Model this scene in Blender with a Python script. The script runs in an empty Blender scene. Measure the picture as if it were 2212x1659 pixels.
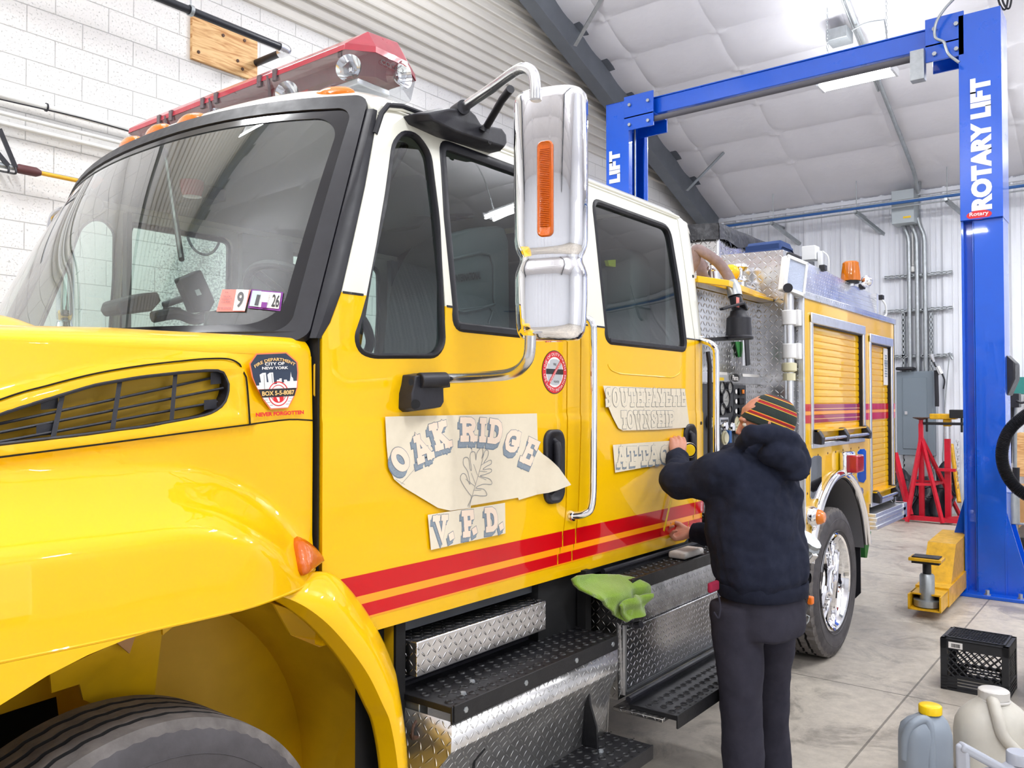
import bpy, bmesh, math, random
from mathutils import Vector, Matrix
from mathutils.geometry import tessellate_polygon
PI = math.pi
random.seed(7)
SC = bpy.context.scene
COL = SC.collection

# ------------------------------------------------------------------ camera, world, exposure
CAM_H = 1.72                       # eye height in metres; the camera stands at x = 0, y = 0
FPX, CX, CY = 1800.0, 1106.0, 829.5
YAW = math.atan2(2500 - 1106, 1800.0)
PITCH = math.atan2(868 - 829.5, 1800.0)
cam_data = bpy.data.cameras.new('camera')
cam = bpy.data.objects.new('camera', cam_data)
COL.objects.link(cam)
cam_data.sensor_fit = 'HORIZONTAL'
cam_data.sensor_width = 36.0
cam_data.lens = 36.0 * FPX / 2212.0
cam_data.clip_start = 0.05
cam_data.clip_end = 100
cam.location = (0, 0, CAM_H)
cam.rotation_euler = (PI / 2 + PITCH, 0, YAW - PI / 2)
SC.camera = cam
world = bpy.data.worlds.new('world')
SC.world = world
world.use_nodes = True
world.node_tree.nodes['Background'].inputs[0].default_value = (0.86, 0.92, 1.0, 1)
world.node_tree.nodes['Background'].inputs[1].default_value = 0.5
SC.view_settings.view_transform = 'Standard'
SC.view_settings.look = 'None'
SC.view_settings.gamma = 1.0
SC.view_settings.use_curve_mapping = False
SC.view_settings.exposure = 0.22
SC.cycles.max_bounces = 8
SC.cycles.transparent_max_bounces = 16
SC.cycles.caustics_reflective = False
SC.cycles.caustics_refractive = False
SC.cycles.sample_clamp_indirect = 6
SC.cycles.use_adaptive_sampling = True
SC.cycles.adaptive_threshold = 0.03
SC.cycles.diffuse_bounces = 4

LAMP_W = 78.0                     # watts of each twin-tube shop light
# (x, y, z of the hanging shop lights, axis along y)
LAMPS = [(10.4, 2.81, 5.6), (5.6, 4.6, 5.6), (5.6, -0.6, 5.6), (1.0, 4.3, 5.6), (1.0, -0.8, 5.0),
         (-3.2, 3.4, 5.4), (-3.2, -2.0, 5.4), (9.2, -2.6, 5.6), (3.0, -5.2, 5.0), (12.2, -0.6, 4.9)]  # last lamp is added out of view to brighten the back wall
for i, (x, y, z) in enumerate(LAMPS):
    ln = 0.85 if i == 0 else 1.2
    for dx in (-0.09, 0.09):
        L = bpy.data.lights.new('shop_light_glow', 'AREA'); L.shape = 'RECTANGLE'; L.size = 0.045; L.size_y = ln
        L.energy = LAMP_W / 2 * (1.5 if x < 0 else 1.0); L.color = (0.97, 0.985, 1.0)
        lo = bpy.data.objects.new('shop_light_glow', L); COL.objects.link(lo); lo.location = (x + dx, y, z - 0.032)
    L2_ = bpy.data.lights.new('shop_light_upglow', 'AREA'); L2_.shape = 'RECTANGLE'; L2_.size = 0.3; L2_.size_y = ln
    L2_.energy = LAMP_W * (0.2 if i == 0 else 1.7 if x < 0 else 1.15); L2_.color = (0.97, 0.985, 1.0)
    lo = bpy.data.objects.new('shop_light_upglow', L2_); COL.objects.link(lo); lo.location = (x, y, z + 0.1); lo.rotation_euler = (PI, 0, 0)
# daylight through the open overhead door behind the camera
D = bpy.data.lights.new('door_daylight', 'AREA'); D.shape = 'RECTANGLE'; D.size = 4.2; D.size_y = 3.6
D.energy = 60; D.color = (0.93, 0.97, 1.0)
do = bpy.data.objects.new('door_daylight', D); COL.objects.link(do)
do.location = (0.6, -6.85, 2.0); do.rotation_euler = (PI / 2, 0, 0)

# ------------------------------------------------------------------ photo measuring helpers
_f = Vector((math.cos(YAW) * math.cos(PITCH), math.sin(YAW) * math.cos(PITCH), math.sin(PITCH)))
_r = Vector((math.sin(YAW), -math.cos(YAW), 0))
_u = _r.cross(_f)
def ray(px, py):
    return _f + _r * ((px - CX) / FPX) - _u * ((py - CY) / FPX)
def SP(px, py, Y):                 # point of the plane y = Y seen at a photo pixel
    d = ray(px, py); k = Y / d.y
    return Vector((d.x * k, Y, CAM_H + d.z * k))
def XP(px, py, X):
    d = ray(px, py); k = X / d.x
    return Vector((X, d.y * k, CAM_H + d.z * k))
def ZP(px, py, z):
    d = ray(px, py); k = (z - CAM_H) / d.z
    return Vector((d.x * k, d.y * k, z))
def DP(px, py, dep):               # point at a given depth in front of the camera
    return ray(px, py) * dep + Vector((0, 0, CAM_H))
def sm(a, b, x):
    t = max(0.0, min(1.0, (x - a) / (b - a))); return t * t * (3 - 2 * t)
def lerp(a, b, t): return a + (b - a) * t

# ------------------------------------------------------------------ materials
def srgb(h):
    h = h.lstrip('#'); c = [int(h[i:i + 2], 16) / 255 for i in (0, 2, 4)]
    return tuple(v / 12.92 if v <= 0.04045 else ((v + 0.055) / 1.055) ** 2.4 for v in c) + (1,)
class NT:
    def __init__(s, m): s.t = m.node_tree; s.n = s.t.nodes; s.l = s.t.links
    def add(s, typ, **kw):
        nd = s.n.new(typ)
        for k, v in kw.items():
            if k.startswith('i_'):
                key = k[2:]; key = int(key) if key.isdigit() else key.replace('_', ' ')
                if isinstance(v, bpy.types.NodeSocket): s.l.new(v, nd.inputs[key])
                else: nd.inputs[key].default_value = v
            else: setattr(nd, k, v)
        return nd
    def math(s, op, a, b=0.0, c=None):
        nd = s.n.new('ShaderNodeMath'); nd.operation = op
        for i, v in enumerate((a, b, c)):
            if v is None: continue
            if isinstance(v, bpy.types.NodeSocket): s.l.new(v, nd.inputs[i])
            else: nd.inputs[i].default_value = v
        return nd.outputs[0]
def mat(name, color, rough=0.5, metal=0.0, coat=0.0, spec=0.5, noise=0.0, nscale=8.0, bump=0.0, bscale=60.0, trans=0.0, emit=None, estr=0.0, alpha=1.0, ior=1.45, coord='Object', sheen=0.0, stretch=None):
    m = bpy.data.materials.new(name); m.use_nodes = True
    N = NT(m); p = N.n['Principled BSDF']
    c = srgb(color) if isinstance(color, str) else tuple(color)
    p.inputs['Base Color'].default_value = c
    p.inputs['Roughness'].default_value = rough; p.inputs['Metallic'].default_value = metal
    p.inputs['Coat Weight'].default_value = coat; p.inputs['Coat Roughness'].default_value = 0.03
    p.inputs['Specular IOR Level'].default_value = spec
    p.inputs['Transmission Weight'].default_value = trans; p.inputs['IOR'].default_value = ior
    p.inputs['Alpha'].default_value = alpha
    if sheen: p.inputs['Sheen Weight'].default_value = sheen
    if emit: p.inputs['Emission Color'].default_value = srgb(emit); p.inputs['Emission Strength'].default_value = estr
    tc = None
    if noise or bump:
        tc = N.add('ShaderNodeTexCoord').outputs[coord]
        if stretch: tc = N.add('ShaderNodeMapping', i_Vector=tc, i_Scale=stretch).outputs[0]
    if noise:
        nz = N.add('ShaderNodeTexNoise', i_Vector=tc, i_Scale=nscale, i_Detail=5.0, i_Roughness=0.6)
        mx = N.add('ShaderNodeMix', data_type='RGBA', blend_type='MULTIPLY', i_0=1.0)
        mx.inputs[6].default_value = c
        cr = N.add('ShaderNodeMapRange', i_0=nz.outputs[0], i_1=0.3, i_2=0.7, i_3=1 - noise, i_4=1 + noise * 0.3)
        cc = N.add('ShaderNodeCombineColor', i_0=cr.outputs[0], i_1=cr.outputs[0], i_2=cr.outputs[0])
        N.l.new(cc.outputs[0], mx.inputs[7]); N.l.new(mx.outputs[2], p.inputs['Base Color'])
        rr = N.add('ShaderNodeMapRange', i_0=nz.outputs[0], i_1=0.3, i_2=0.7, i_3=min(1, rough * 1.15 + 0.03), i_4=rough * 0.9)
        N.l.new(rr.outputs[0], p.inputs['Roughness'])
    if bump:
        nb = N.add('ShaderNodeTexNoise', i_Vector=tc, i_Scale=bscale, i_Detail=4.0)
        bp = N.add('ShaderNodeBump', i_Strength=1.0, i_Distance=bump, i_Height=nb.outputs[0])
        N.l.new(bp.outputs[0], p.inputs['Normal'])
    return m
def thin_glass(name, tint, refl=0.9, dirt=0.0, rough=0.0):
    m = bpy.data.materials.new(name); m.use_nodes = True
    N = NT(m); N.n.remove(N.n['Principled BSDF']); out = N.n['Material Output']
    tr = N.add('ShaderNodeBsdfTransparent'); tr.inputs[0].default_value = tint
    gl = N.add('ShaderNodeBsdfGlossy', i_Roughness=rough)
    gl.inputs[0].default_value = (refl, refl, refl, 1)
    ge = N.add('ShaderNodeNewGeometry'); dt = N.add('ShaderNodeVectorMath', operation='DOT_PRODUCT', i_0=ge.outputs['Normal'], i_1=ge.outputs['Incoming'])
    c1 = N.math('SUBTRACT', 1.0, N.math('ABSOLUTE', dt.outputs['Value'])); k = N.math('MULTIPLY_ADD', N.math('POWER', c1, 4.2), 1.2, 0.10); k = N.math('MINIMUM', k, 1.0)
    mx = N.add('ShaderNodeMixShader', i_0=k, i_1=tr.outputs[0], i_2=gl.outputs[0])
    last = mx
    if dirt:
        df = N.add('ShaderNodeBsdfDiffuse'); df.inputs[0].default_value = (0.75, 0.8, 0.8, 1)
        last = N.add('ShaderNodeMixShader', i_0=dirt, i_1=mx.outputs[0], i_2=df.outputs[0])
    N.l.new(last.outputs[0], out.inputs[0])
    return m
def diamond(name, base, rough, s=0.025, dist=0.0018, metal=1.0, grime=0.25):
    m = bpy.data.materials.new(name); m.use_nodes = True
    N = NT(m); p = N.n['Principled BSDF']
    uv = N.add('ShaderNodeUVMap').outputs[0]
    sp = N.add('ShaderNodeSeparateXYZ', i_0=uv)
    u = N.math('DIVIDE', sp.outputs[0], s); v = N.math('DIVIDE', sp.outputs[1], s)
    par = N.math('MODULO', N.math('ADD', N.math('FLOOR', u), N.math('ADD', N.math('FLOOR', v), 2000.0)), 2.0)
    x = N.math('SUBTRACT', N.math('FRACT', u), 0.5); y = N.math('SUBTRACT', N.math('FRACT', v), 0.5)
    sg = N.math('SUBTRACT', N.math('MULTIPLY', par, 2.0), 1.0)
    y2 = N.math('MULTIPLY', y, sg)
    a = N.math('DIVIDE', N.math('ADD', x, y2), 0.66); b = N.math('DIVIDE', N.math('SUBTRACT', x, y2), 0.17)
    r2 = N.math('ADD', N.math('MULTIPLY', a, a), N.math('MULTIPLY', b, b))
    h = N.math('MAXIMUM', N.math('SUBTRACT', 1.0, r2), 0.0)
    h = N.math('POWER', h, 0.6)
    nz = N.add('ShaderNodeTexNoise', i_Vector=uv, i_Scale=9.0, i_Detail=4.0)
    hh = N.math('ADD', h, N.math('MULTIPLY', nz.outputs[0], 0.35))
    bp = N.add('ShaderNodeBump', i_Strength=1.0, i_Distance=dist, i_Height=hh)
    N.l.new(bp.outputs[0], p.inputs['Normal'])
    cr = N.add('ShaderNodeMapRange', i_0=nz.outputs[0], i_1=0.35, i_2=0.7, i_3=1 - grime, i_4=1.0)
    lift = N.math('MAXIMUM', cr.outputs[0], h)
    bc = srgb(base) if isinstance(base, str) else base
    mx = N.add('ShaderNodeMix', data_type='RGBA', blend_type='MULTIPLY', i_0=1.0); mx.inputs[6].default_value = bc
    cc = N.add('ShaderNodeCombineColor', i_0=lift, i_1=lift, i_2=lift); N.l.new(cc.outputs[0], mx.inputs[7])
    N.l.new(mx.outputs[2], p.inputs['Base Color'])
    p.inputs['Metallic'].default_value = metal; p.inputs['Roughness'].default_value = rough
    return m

YEL = (0.86, 0.49, 0.0003, 1)
M = dict(
    yellow=mat('yellow_paint', YEL, 0.35, coat=0.75, spec=0.15),
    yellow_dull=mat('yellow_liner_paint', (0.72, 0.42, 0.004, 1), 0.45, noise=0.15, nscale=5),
    cream=mat('cream_white_paint', '#e6e5d8', 0.3, coat=0.8),
    red_stripe=mat('red_reflective_stripe', '#c4000e', 0.28, coat=0.6, spec=0.2),
    orange_stripe=mat('orange_stripe', '#ff9c00', 0.3, coat=0.6),
    black_rub=mat('black_rubber', '#1b1b22', 0.45, noise=0.2, nscale=20),
    black_plastic=mat('black_plastic', '#24242b', 0.42, noise=0.15, nscale=30, bump=0.0004, bscale=300),
    black_gloss=mat('black_gloss', '#0b0b10', 0.12),
    black_metal=mat('black_powdercoat', '#1a1a1d', 0.4, noise=0.35, nscale=14, bump=0.0006, bscale=120),
    dark=mat('dark_interior', '#4a4e54', 0.7, noise=0.15, nscale=6),
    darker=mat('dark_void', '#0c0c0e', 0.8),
    gap=mat('panel_gap', '#171204', 0.9),
    seat=mat('grey_vinyl', '#4b5358', 0.55, bump=0.0008, bscale=200),
    headliner=mat('headliner_grey', '#7c8184', 0.85, bump=0.0005, bscale=300),
    chrome=mat('chrome', (0.93, 0.93, 0.95, 1), 0.03, metal=1.0),
    steel=mat('brushed_steel', (0.72, 0.72, 0.74, 1), 0.22, metal=1.0, noise=0.1, nscale=20),
    alu=mat('aluminium', (0.78, 0.79, 0.82, 1), 0.32, metal=1.0, noise=0.12, nscale=15),
    galv=mat('galvanised_steel', '#aeb3b6', 0.38, metal=0.75, noise=0.15, nscale=18),
    dplate=diamond('diamond_plate', (0.78, 0.78, 0.80, 1), 0.24),
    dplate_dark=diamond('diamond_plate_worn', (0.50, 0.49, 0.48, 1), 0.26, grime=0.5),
    dplate_far=diamond('diamond_plate_coarse', (0.80, 0.80, 0.81, 1), 0.2, s=0.034, dist=0.0045),
    dplate_cover=diamond('diamond_plate_cover', (0.72, 0.71, 0.70, 1), 0.3, metal=0.88, dist=0.003, grime=0.3),
    dplate_small=diamond('diamond_plate_fine', (0.80, 0.81, 0.84, 1), 0.24, s=0.025),
    amber=mat('amber_lens', '#ff8a00', 0.12, coat=1.0, trans=0.25, emit='#ff7a00', estr=0.0, bump=0.0015, bscale=90),
    amber_dark=mat('dark_amber_lens', (0.58, 0.115, 0.003, 1), 0.2, coat=0.35, bump=0.002, bscale=90),
    red_lens=mat('red_lens', '#d3122e', 0.1, coat=1.0, trans=0.3),
    red_lens_dull=mat('dusty_red_lens', '#a81830', 0.3, coat=0.5, noise=0.12, nscale=25),
    clear=thin_glass('clear_lens', (0.88, 0.9, 0.92, 1), 0.9, dirt=0.04, rough=0.02),
    glass=thin_glass('tinted_glass', (0.66, 0.77, 0.73, 1), 0.9),
    glass_ws=thin_glass('windshield_glass', (0.74, 0.85, 0.80, 1), 0.9, dirt=0.03),
    tyre=mat('tyre_rubber', '#6f6a68', 0.8, noise=0.35, nscale=16, bump=0.002, bscale=70),
    tyre_side=mat('tyre_sidewall', '#4a474a', 0.6, noise=0.25, nscale=12, bump=0.0005, bscale=120),
    blue=mat('blue_enamel', '#0058d4', 0.28, coat=0.6, noise=0.06, nscale=3),
    blue_cloth=mat('blue_cloth', '#2c4272', 0.9, bump=0.001, bscale=300),
    white_plastic=mat('white_plastic', '#e9e9ea', 0.35),
    cream_plastic=mat('aged_white_plastic', '#dcd6b4', 0.4),
    white_enamel=mat('white_enamel', '#eceef0', 0.3),
    white_vinyl=mat('white_lettering', '#f4f6f8', 0.4),
    yellow_jack=mat('yellow_machine_paint', '#e2ab10', 0.4, noise=0.25, nscale=18, coat=0.2),
    red_jack=mat('red_machine_paint', '#c8102c', 0.4, noise=0.15, nscale=15, coat=0.2),
    rust=mat('rusty_steel', '#5b4338', 0.7, noise=0.4, nscale=40, bump=0.002, bscale=120),
    paper=mat('stencil_paper', '#e0d5bf', 0.75, noise=0.03, nscale=40),
    paper_pink=mat('stencil_letter_fill', '#ebd6c2', 0.75),
    graphite=mat('graphite_shading', '#8d99a4', 0.8, noise=0.25, nscale=240),
    graphite_light=mat('light_graphite', '#85898e', 0.8),
    pencil=mat('pencil_line', '#8e8f90', 0.8),
    pencil_blue=mat('blue_pencil_line', '#6f7b88', 0.8),
    navy=mat('sticker_navy', '#223149', 0.4, coat=0.5), sticker_white=mat('sticker_white', '#efece9', 0.4, coat=0.5),
    sticker_orange=mat('sticker_orange', '#f27a4a', 0.4, coat=0.5), sticker_red=mat('sticker_red', '#d7141f', 0.4, coat=0.5),
    sticker_gold=mat('sticker_gold', '#f2c27a', 0.4, coat=0.5), sticker_black=mat('sticker_black', '#141417', 0.4, coat=0.5),
    sticker_grey=mat('sticker_grey', '#b9bcc0', 0.4), sticker_pink=mat('sticker_pink', '#e5857c', 0.5), sticker_purple=mat('sticker_purple', '#7a2f8c', 0.5), sticker_aqua=mat('sticker_aqua', '#b9d3d6', 0.5),
    gauge=mat('gauge_panel', '#3a3b3f', 0.5), gauge_face=mat('gauge_face', '#8f8e8a', 0.3, coat=0.5), gauge_cream=mat('gauge_cream', '#c9c2a0', 0.3, coat=0.6),
    hose=mat('hose_fabric', '#8f7b79', 0.85, noise=0.2, nscale=30, bump=0.001, bscale=200),
    tarp=mat('black_tarp', '#26272e', 0.38, noise=0.25, nscale=8, bump=0.02, bscale=7),
    skin=mat('skin', '#c98a72', 0.5, noise=0.12, nscale=25, bump=0.0006, bscale=120),
    hoodie=mat('navy_fleece', '#202434', 0.92, noise=0.15, nscale=30, bump=0.0006, bscale=500, spec=0.2),
    pants=mat('charcoal_sweatpants', '#33323d', 0.92, noise=0.2, nscale=9, bump=0.0006, bscale=500, spec=0.2),
    tshirt=mat('maroon_shirt', '#8c1638', 0.9), hair=mat('brown_hair', '#5a3a26', 0.7, bump=0.002, bscale=200, stretch=(1, 1, 0.1)),
    towel=mat('green_microfibre', '#7d9e2c', 0.95, noise=0.2, nscale=15, bump=0.003, bscale=260, sheen=0.4),
    tissue=mat('white_cloth', '#d6d3cf', 0.85, noise=0.1, nscale=30, bump=0.002, bscale=90),
    crate=mat('black_crate_plastic', '#26272b', 0.4, noise=0.2, nscale=20),
    jug_grey=mat('silver_grey_plastic', '#8d97a3', 0.35, noise=0.05, nscale=10), jug_white=mat('milky_plastic', '#c6c2b8', 0.35, noise=0.1, nscale=10),
    jug_silver=mat('pale_silver_plastic', '#a9adb8', 0.35), cap_yellow=mat('yellow_cap', '#f2c808', 0.35), cap_white=mat('white_cap', '#c9c6c2', 0.4),
    panel_grey=mat('electrical_grey', '#76828c', 0.4), box_grey=mat('light_grey_box', '#b3bcc0', 0.4),
    wood=None, rafter=mat('grey_primer_steel', '#6b7078', 0.5, noise=0.1, nscale=3),
    black_pipe=mat('black_iron_pipe', '#22242c', 0.4), white_pipe=mat('white_painted_conduit', '#e4e5e3', 0.5),
    yellow_pole=mat('yellow_fibreglass', '#e0a81c', 0.35, coat=0.5), maroon_plastic=mat('maroon_plastic', '#5b3436', 0.5),
    tube=mat('lamp_tube', '#ffffff', 0.5, emit='#fbfdff', estr=14.0), cardboard=mat('cardboard', '#b58b5c', 0.8, noise=0.1, nscale=10),
    green=mat('green_plastic', '#2f7a3a', 0.5), teal=mat('teal_box', '#2f7f7a', 0.5), orange_tool=mat('orange_plastic', '#e0701c', 0.4), purple=mat('purple_stripe', '#97103c', 0.3, coat=0.6),
    beam_blue=mat('conduit_blue', '#2c5c9a', 0.4),
)

M['tube'].cycles.emission_sampling = 'NONE' if hasattr(M['tube'], 'cycles') else None

# ------------------------------------------------------------------ mesh building
class MB:
    def __init__(s): s.v = []; s.f = []; s.mi = []; s.cur = 0; s.sm = []
    def add(s, verts, faces, mi=None, smooth=True):
        b = len(s.v); s.v += [Vector(v) for v in verts]
        for f in faces: s.f.append([i + b for i in f]); s.mi.append(s.cur if mi is None else mi); s.sm.append(smooth)
        return s
    def box(s, x0, x1, y0, y1, z0, z1, mi=None, mtx=None):
        v = [Vector(p) for p in ((x0, y0, z0), (x1, y0, z0), (x1, y1, z0), (x0, y1, z0), (x0, y0, z1), (x1, y0, z1), (x1, y1, z1), (x0, y1, z1))]
        if mtx: v = [mtx @ p for p in v]
        return s.add(v, [(0, 3, 2, 1), (4, 5, 6, 7), (0, 1, 5, 4), (1, 2, 6, 5), (2, 3, 7, 6), (3, 0, 4, 7)], mi, True)
    def bar(s, p, q, w, h=None, up=(0, 0, 1), mi=None):   # square bar from p to q
        p, q = Vector(p), Vector(q); h = h or w
        d = (q - p); L = d.length; d.normalize(); u = Vector(up)
        if abs(d.dot(u)) > 0.98: u = Vector((1, 0, 0))
        a = d.cross(u).normalized(); b = a.cross(d).normalized()
        m = Matrix((a, d, b)).transposed().to_4x4(); m.translation = p
        return s.box(-w / 2, w / 2, 0, L, -h / 2, h / 2, mi, m)
    def tube(s, pts, r, n=14, mi=None, cap=True, flat=1.0):
        pts = [Vector(p) for p in pts]; R = r if isinstance(r, (list, tuple)) else [r] * len(pts)
        base = len(s.v); prev = None; vs = []; fs = []
        for i, p in enumerate(pts):
            d = (pts[min(i + 1, len(pts) - 1)] - pts[max(i - 1, 0)]).normalized()
            if prev is None:
                u = Vector((0, 0, 1)) if abs(d.z) < 0.95 else Vector((1, 0, 0)); a = d.cross(u).normalized()
            else:
                a = (prev - d * prev.dot(d)).normalized()
            prev = a; b = d.cross(a)
            for k in range(n):
                t = 2 * PI * k / n; vs.append(p + a * math.cos(t) * R[i] + b * math.sin(t) * R[i] * flat)
        for i in range(len(pts) - 1):
            for k in range(n): fs.append((i * n + k, i * n + (k + 1) % n, (i + 1) * n + (k + 1) % n, (i + 1) * n + k))
        if cap: fs.append(tuple(range(n - 1, -1, -1))); fs.append(tuple((len(pts) - 1) * n + k for k in range(n)))
        return s.add(vs, fs, mi)
    def lathe(s, prof, c=(0, 0, 0), axis='z', n=32, mi=None, a0=0, a1=2 * PI, mtx=None):  # prof: (radius, height)
        full = abs(a1 - a0 - 2 * PI) < 1e-6; m = n if full else n + 1; vs = []; fs = []
        c = Vector(c)
        for (r, h) in prof:
            for k in range(m):
                t = a0 + (a1 - a0) * k / n; x, y = r * math.cos(t), r * math.sin(t)
                q = {'z': Vector((x, y, h)), 'y': Vector((x, h, y)), 'x': Vector((h, x, y))}[axis]
                if mtx: q = mtx @ q
                vs.append(c + q)
        for i in range(len(prof) - 1):
            for k in range(n):
                k2 = (k + 1) % m if full else k + 1
                q = (i * m + k, i * m + k2, (i + 1) * m + k2, (i + 1) * m + k)
                fs.append(q if axis != 'y' else q[::-1])
        s.add(vs, fs, mi)
        return s
    def cyl(s, p, q, r, n=20, mi=None, r2=None):
        return s.tube([p, q], [r, r if r2 is None else r2], n, mi)
    def prism(s, pts, off, mi=None):       # polygon (3D points) swept by an offset vector
        pts = [Vector(p) for p in pts]; off = Vector(off); n = len(pts)
        tri = tessellate_polygon([pts]); vs = pts + [p + off for p in pts]
        fs = [tuple(t) for t in tri] + [tuple(i + n for i in t[::-1]) for t in tri]
        fs += [(i, (i + 1) % n, (i + 1) % n + n, i + n) for i in range(n)]
        return s.add(vs, fs, mi, False)
    def poly(s, pts, mi=None):
        pts = [Vector(p) for p in pts]
        return s.add(pts, [tuple(t) for t in tessellate_polygon([pts])], mi, False)
    def grid(s, fn, nu, nv, mi=None, closeu=False):
        vs = [fn(i / nu, j / nv) for j in range(nv + 1) for i in range(nu + (0 if closeu else 1))]
        w = nu if closeu else nu + 1
        fs = [(j * w + i, j * w + (i + 1) % w, (j + 1) * w + (i + 1) % w, (j + 1) * w + i) for j in range(nv) for i in range(nu)]
        return s.add(vs, fs, mi)
    def stroke(s, pts, w, y, mi=None, close=False, n=8):  # flat mitred ribbon in a plane of constant y, points are (x, z)
        pts = [Vector((p[0], p[1])) for p in pts]; s.nst = getattr(s, 'nst', 0) + 1; y = y - (s.nst % 9) * 4e-5
        if (pts[0] - pts[-1]).length < 1e-6 and len(pts) > 3: close = True; pts = pts[:-1]
        N_ = len(pts); vs = []
        for i, p in enumerate(pts):
            a = pts[i - 1] if (i > 0 or close) else p; c = pts[(i + 1) % N_] if (i < N_ - 1 or close) else p
            d1 = (p - a).normalized() if (p - a).length > 1e-9 else (c - p).normalized(); d2 = (c - p).normalized() if (c - p).length > 1e-9 else d1
            n1 = Vector((-d1.y, d1.x)); n2 = Vector((-d2.y, d2.x)); m = n1 + n2
            m = m.normalized() if m.length > 1e-6 else n1; k = w / 2 / max(0.5, m.dot(n1))
            ext = Vector((0, 0))
            if not close and i == 0: ext = -d2 * w / 2
            if not close and i == N_ - 1: ext = d1 * w / 2
            vs += [(p.x + ext.x + m.x * k, y, p.y + ext.y + m.y * k), (p.x + ext.x - m.x * k, y, p.y + ext.y - m.y * k)]
        R_ = N_ if close else N_ - 1
        s.add(vs, [(2 * i, 2 * i + 1, (2 * i + 3) % (2 * N_), (2 * i + 2) % (2 * N_)) for i in range(R_)], mi, False)
        return s
    def build(s, name, mats, parent=None, bevel=0.0, angle=35, solid=0.0, fix=True, subsurf=0, seg=2, uv=True):
        me = bpy.data.meshes.new(name); me.from_pydata([tuple(v) for v in s.v], [], s.f)
        for m in (mats if isinstance(mats, (list, tuple)) else [mats]): me.materials.append(m)
        me.polygons.foreach_set('material_index', s.mi)
        me.polygons.foreach_set('use_smooth', [True] * len(s.f))
        if fix:
            bm = bmesh.new(); bm.from_mesh(me); bmesh.ops.remove_doubles(bm, verts=bm.verts, dist=1e-5)
            bmesh.ops.recalc_face_normals(bm, faces=bm.faces); bm.to_mesh(me); bm.free()
        if not subsurf: me.set_sharp_from_angle(angle=math.radians(angle))
        if uv: box_uv(me)
        o = bpy.data.objects.new(name, me); COL.objects.link(o)
        if parent: o.parent = parent; o.matrix_parent_inverse = parent.matrix_world.inverted() if parent.type != 'EMPTY' or True else o.matrix_parent_inverse
        if solid: md = o.modifiers.new('thickness', 'SOLIDIFY'); md.thickness = solid; md.offset = -1
        if bevel: md = o.modifiers.new('bevel', 'BEVEL'); md.width = bevel; md.segments = seg; md.limit_method = 'ANGLE'; md.angle_limit = math.radians(40); md.harden_normals = False
        if subsurf: md = o.modifiers.new('sub', 'SUBSURF'); md.levels = subsurf; md.render_levels = subsurf
        return o
def box_uv(me):
    uvl = me.uv_layers.new(name='UVMap'); co = me.vertices
    for p in me.polygons:
        n = p.normal; ax = max(range(3), key=lambda i: abs(n[i]))
        for li in p.loop_indices:
            v = co[me.loops[li].vertex_index].co
            uvl.data[li].uv = (v.y, v.z) if ax == 0 else ((v.x, v.z) if ax == 1 else (v.x, v.y))
def thing(name, label, cat, loc=(0, 0, 0), group=None):
    o = bpy.data.objects.new(name, None); COL.objects.link(o); o.empty_display_size = 0.1
    o.location = loc; o.matrix_world = Matrix.Translation(loc)
    o['label'] = label; o['category'] = cat
    if group: o['group'] = group
    return o
def tag(o, label, cat, group=None, kind=None):
    o['label'] = label; o['category'] = cat
    if group: o['group'] = group
    if kind: o['kind'] = kind
    return o
def structure(o, label=None):
    o['kind'] = 'structure'
    if label: o['label'] = label; o['category'] = 'room'
    return o
def text_mesh(body, size, off=0.0, extrude=0.0, spacing=1.0, align='CENTER', res=4):
    cu = bpy.data.curves.new('lettering', 'FONT'); cu.body = body; cu.size = size; cu.offset = off; cu.extrude = extrude
    cu.align_x = align; cu.align_y = 'CENTER'; cu.space_character = spacing; cu.resolution_u = res
    o = bpy.data.objects.new('tmp_text', cu); COL.objects.link(o)
    dg = bpy.context.evaluated_depsgraph_get(); me = bpy.data.meshes.new_from_object(o.evaluated_get(dg))
    vs = [v.co.copy() for v in me.vertices]; fs = [tuple(p.vertices) for p in me.polygons]
    bpy.data.objects.remove(o); bpy.data.curves.remove(cu); bpy.data.meshes.remove(me)
    return vs, fs
def text_into(mb, body, size, origin, ex=(1, 0, 0), ey=(0, 0, 1), mi=0, off=0.0, sx=1.0, sy=1.0, fit=None, arc=None, extrude=0.0, spacing=1.0):
    """adds lettering to mb; ex / ey are the reading direction and the up direction"""
    vs, fs = text_mesh(body, size, off, extrude, spacing)
    if fit:
        x0 = min(v.x for v in vs); x1 = max(v.x for v in vs); y0 = min(v.y for v in vs); y1 = max(v.y for v in vs)
        vs = [Vector(((v.x - (x0 + x1) / 2) / (x1 - x0) * fit[0], (v.y - (y0 + y1) / 2) / (y1 - y0) * fit[1], v.z)) for v in vs]
    ex, ey = Vector(ex).normalized(), Vector(ey).normalized(); ez = ex.cross(ey); out = []
    for v in vs:
        x, y = v.x * sx, v.y * sy
        if arc: t = x / arc; x, y = (arc + y) * math.sin(t), (arc + y) * math.cos(t) - arc
        out.append(Vector(origin) + ex * x + ey * y + ez * v.z)
    mb.add(out, fs, mi, False)
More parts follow.
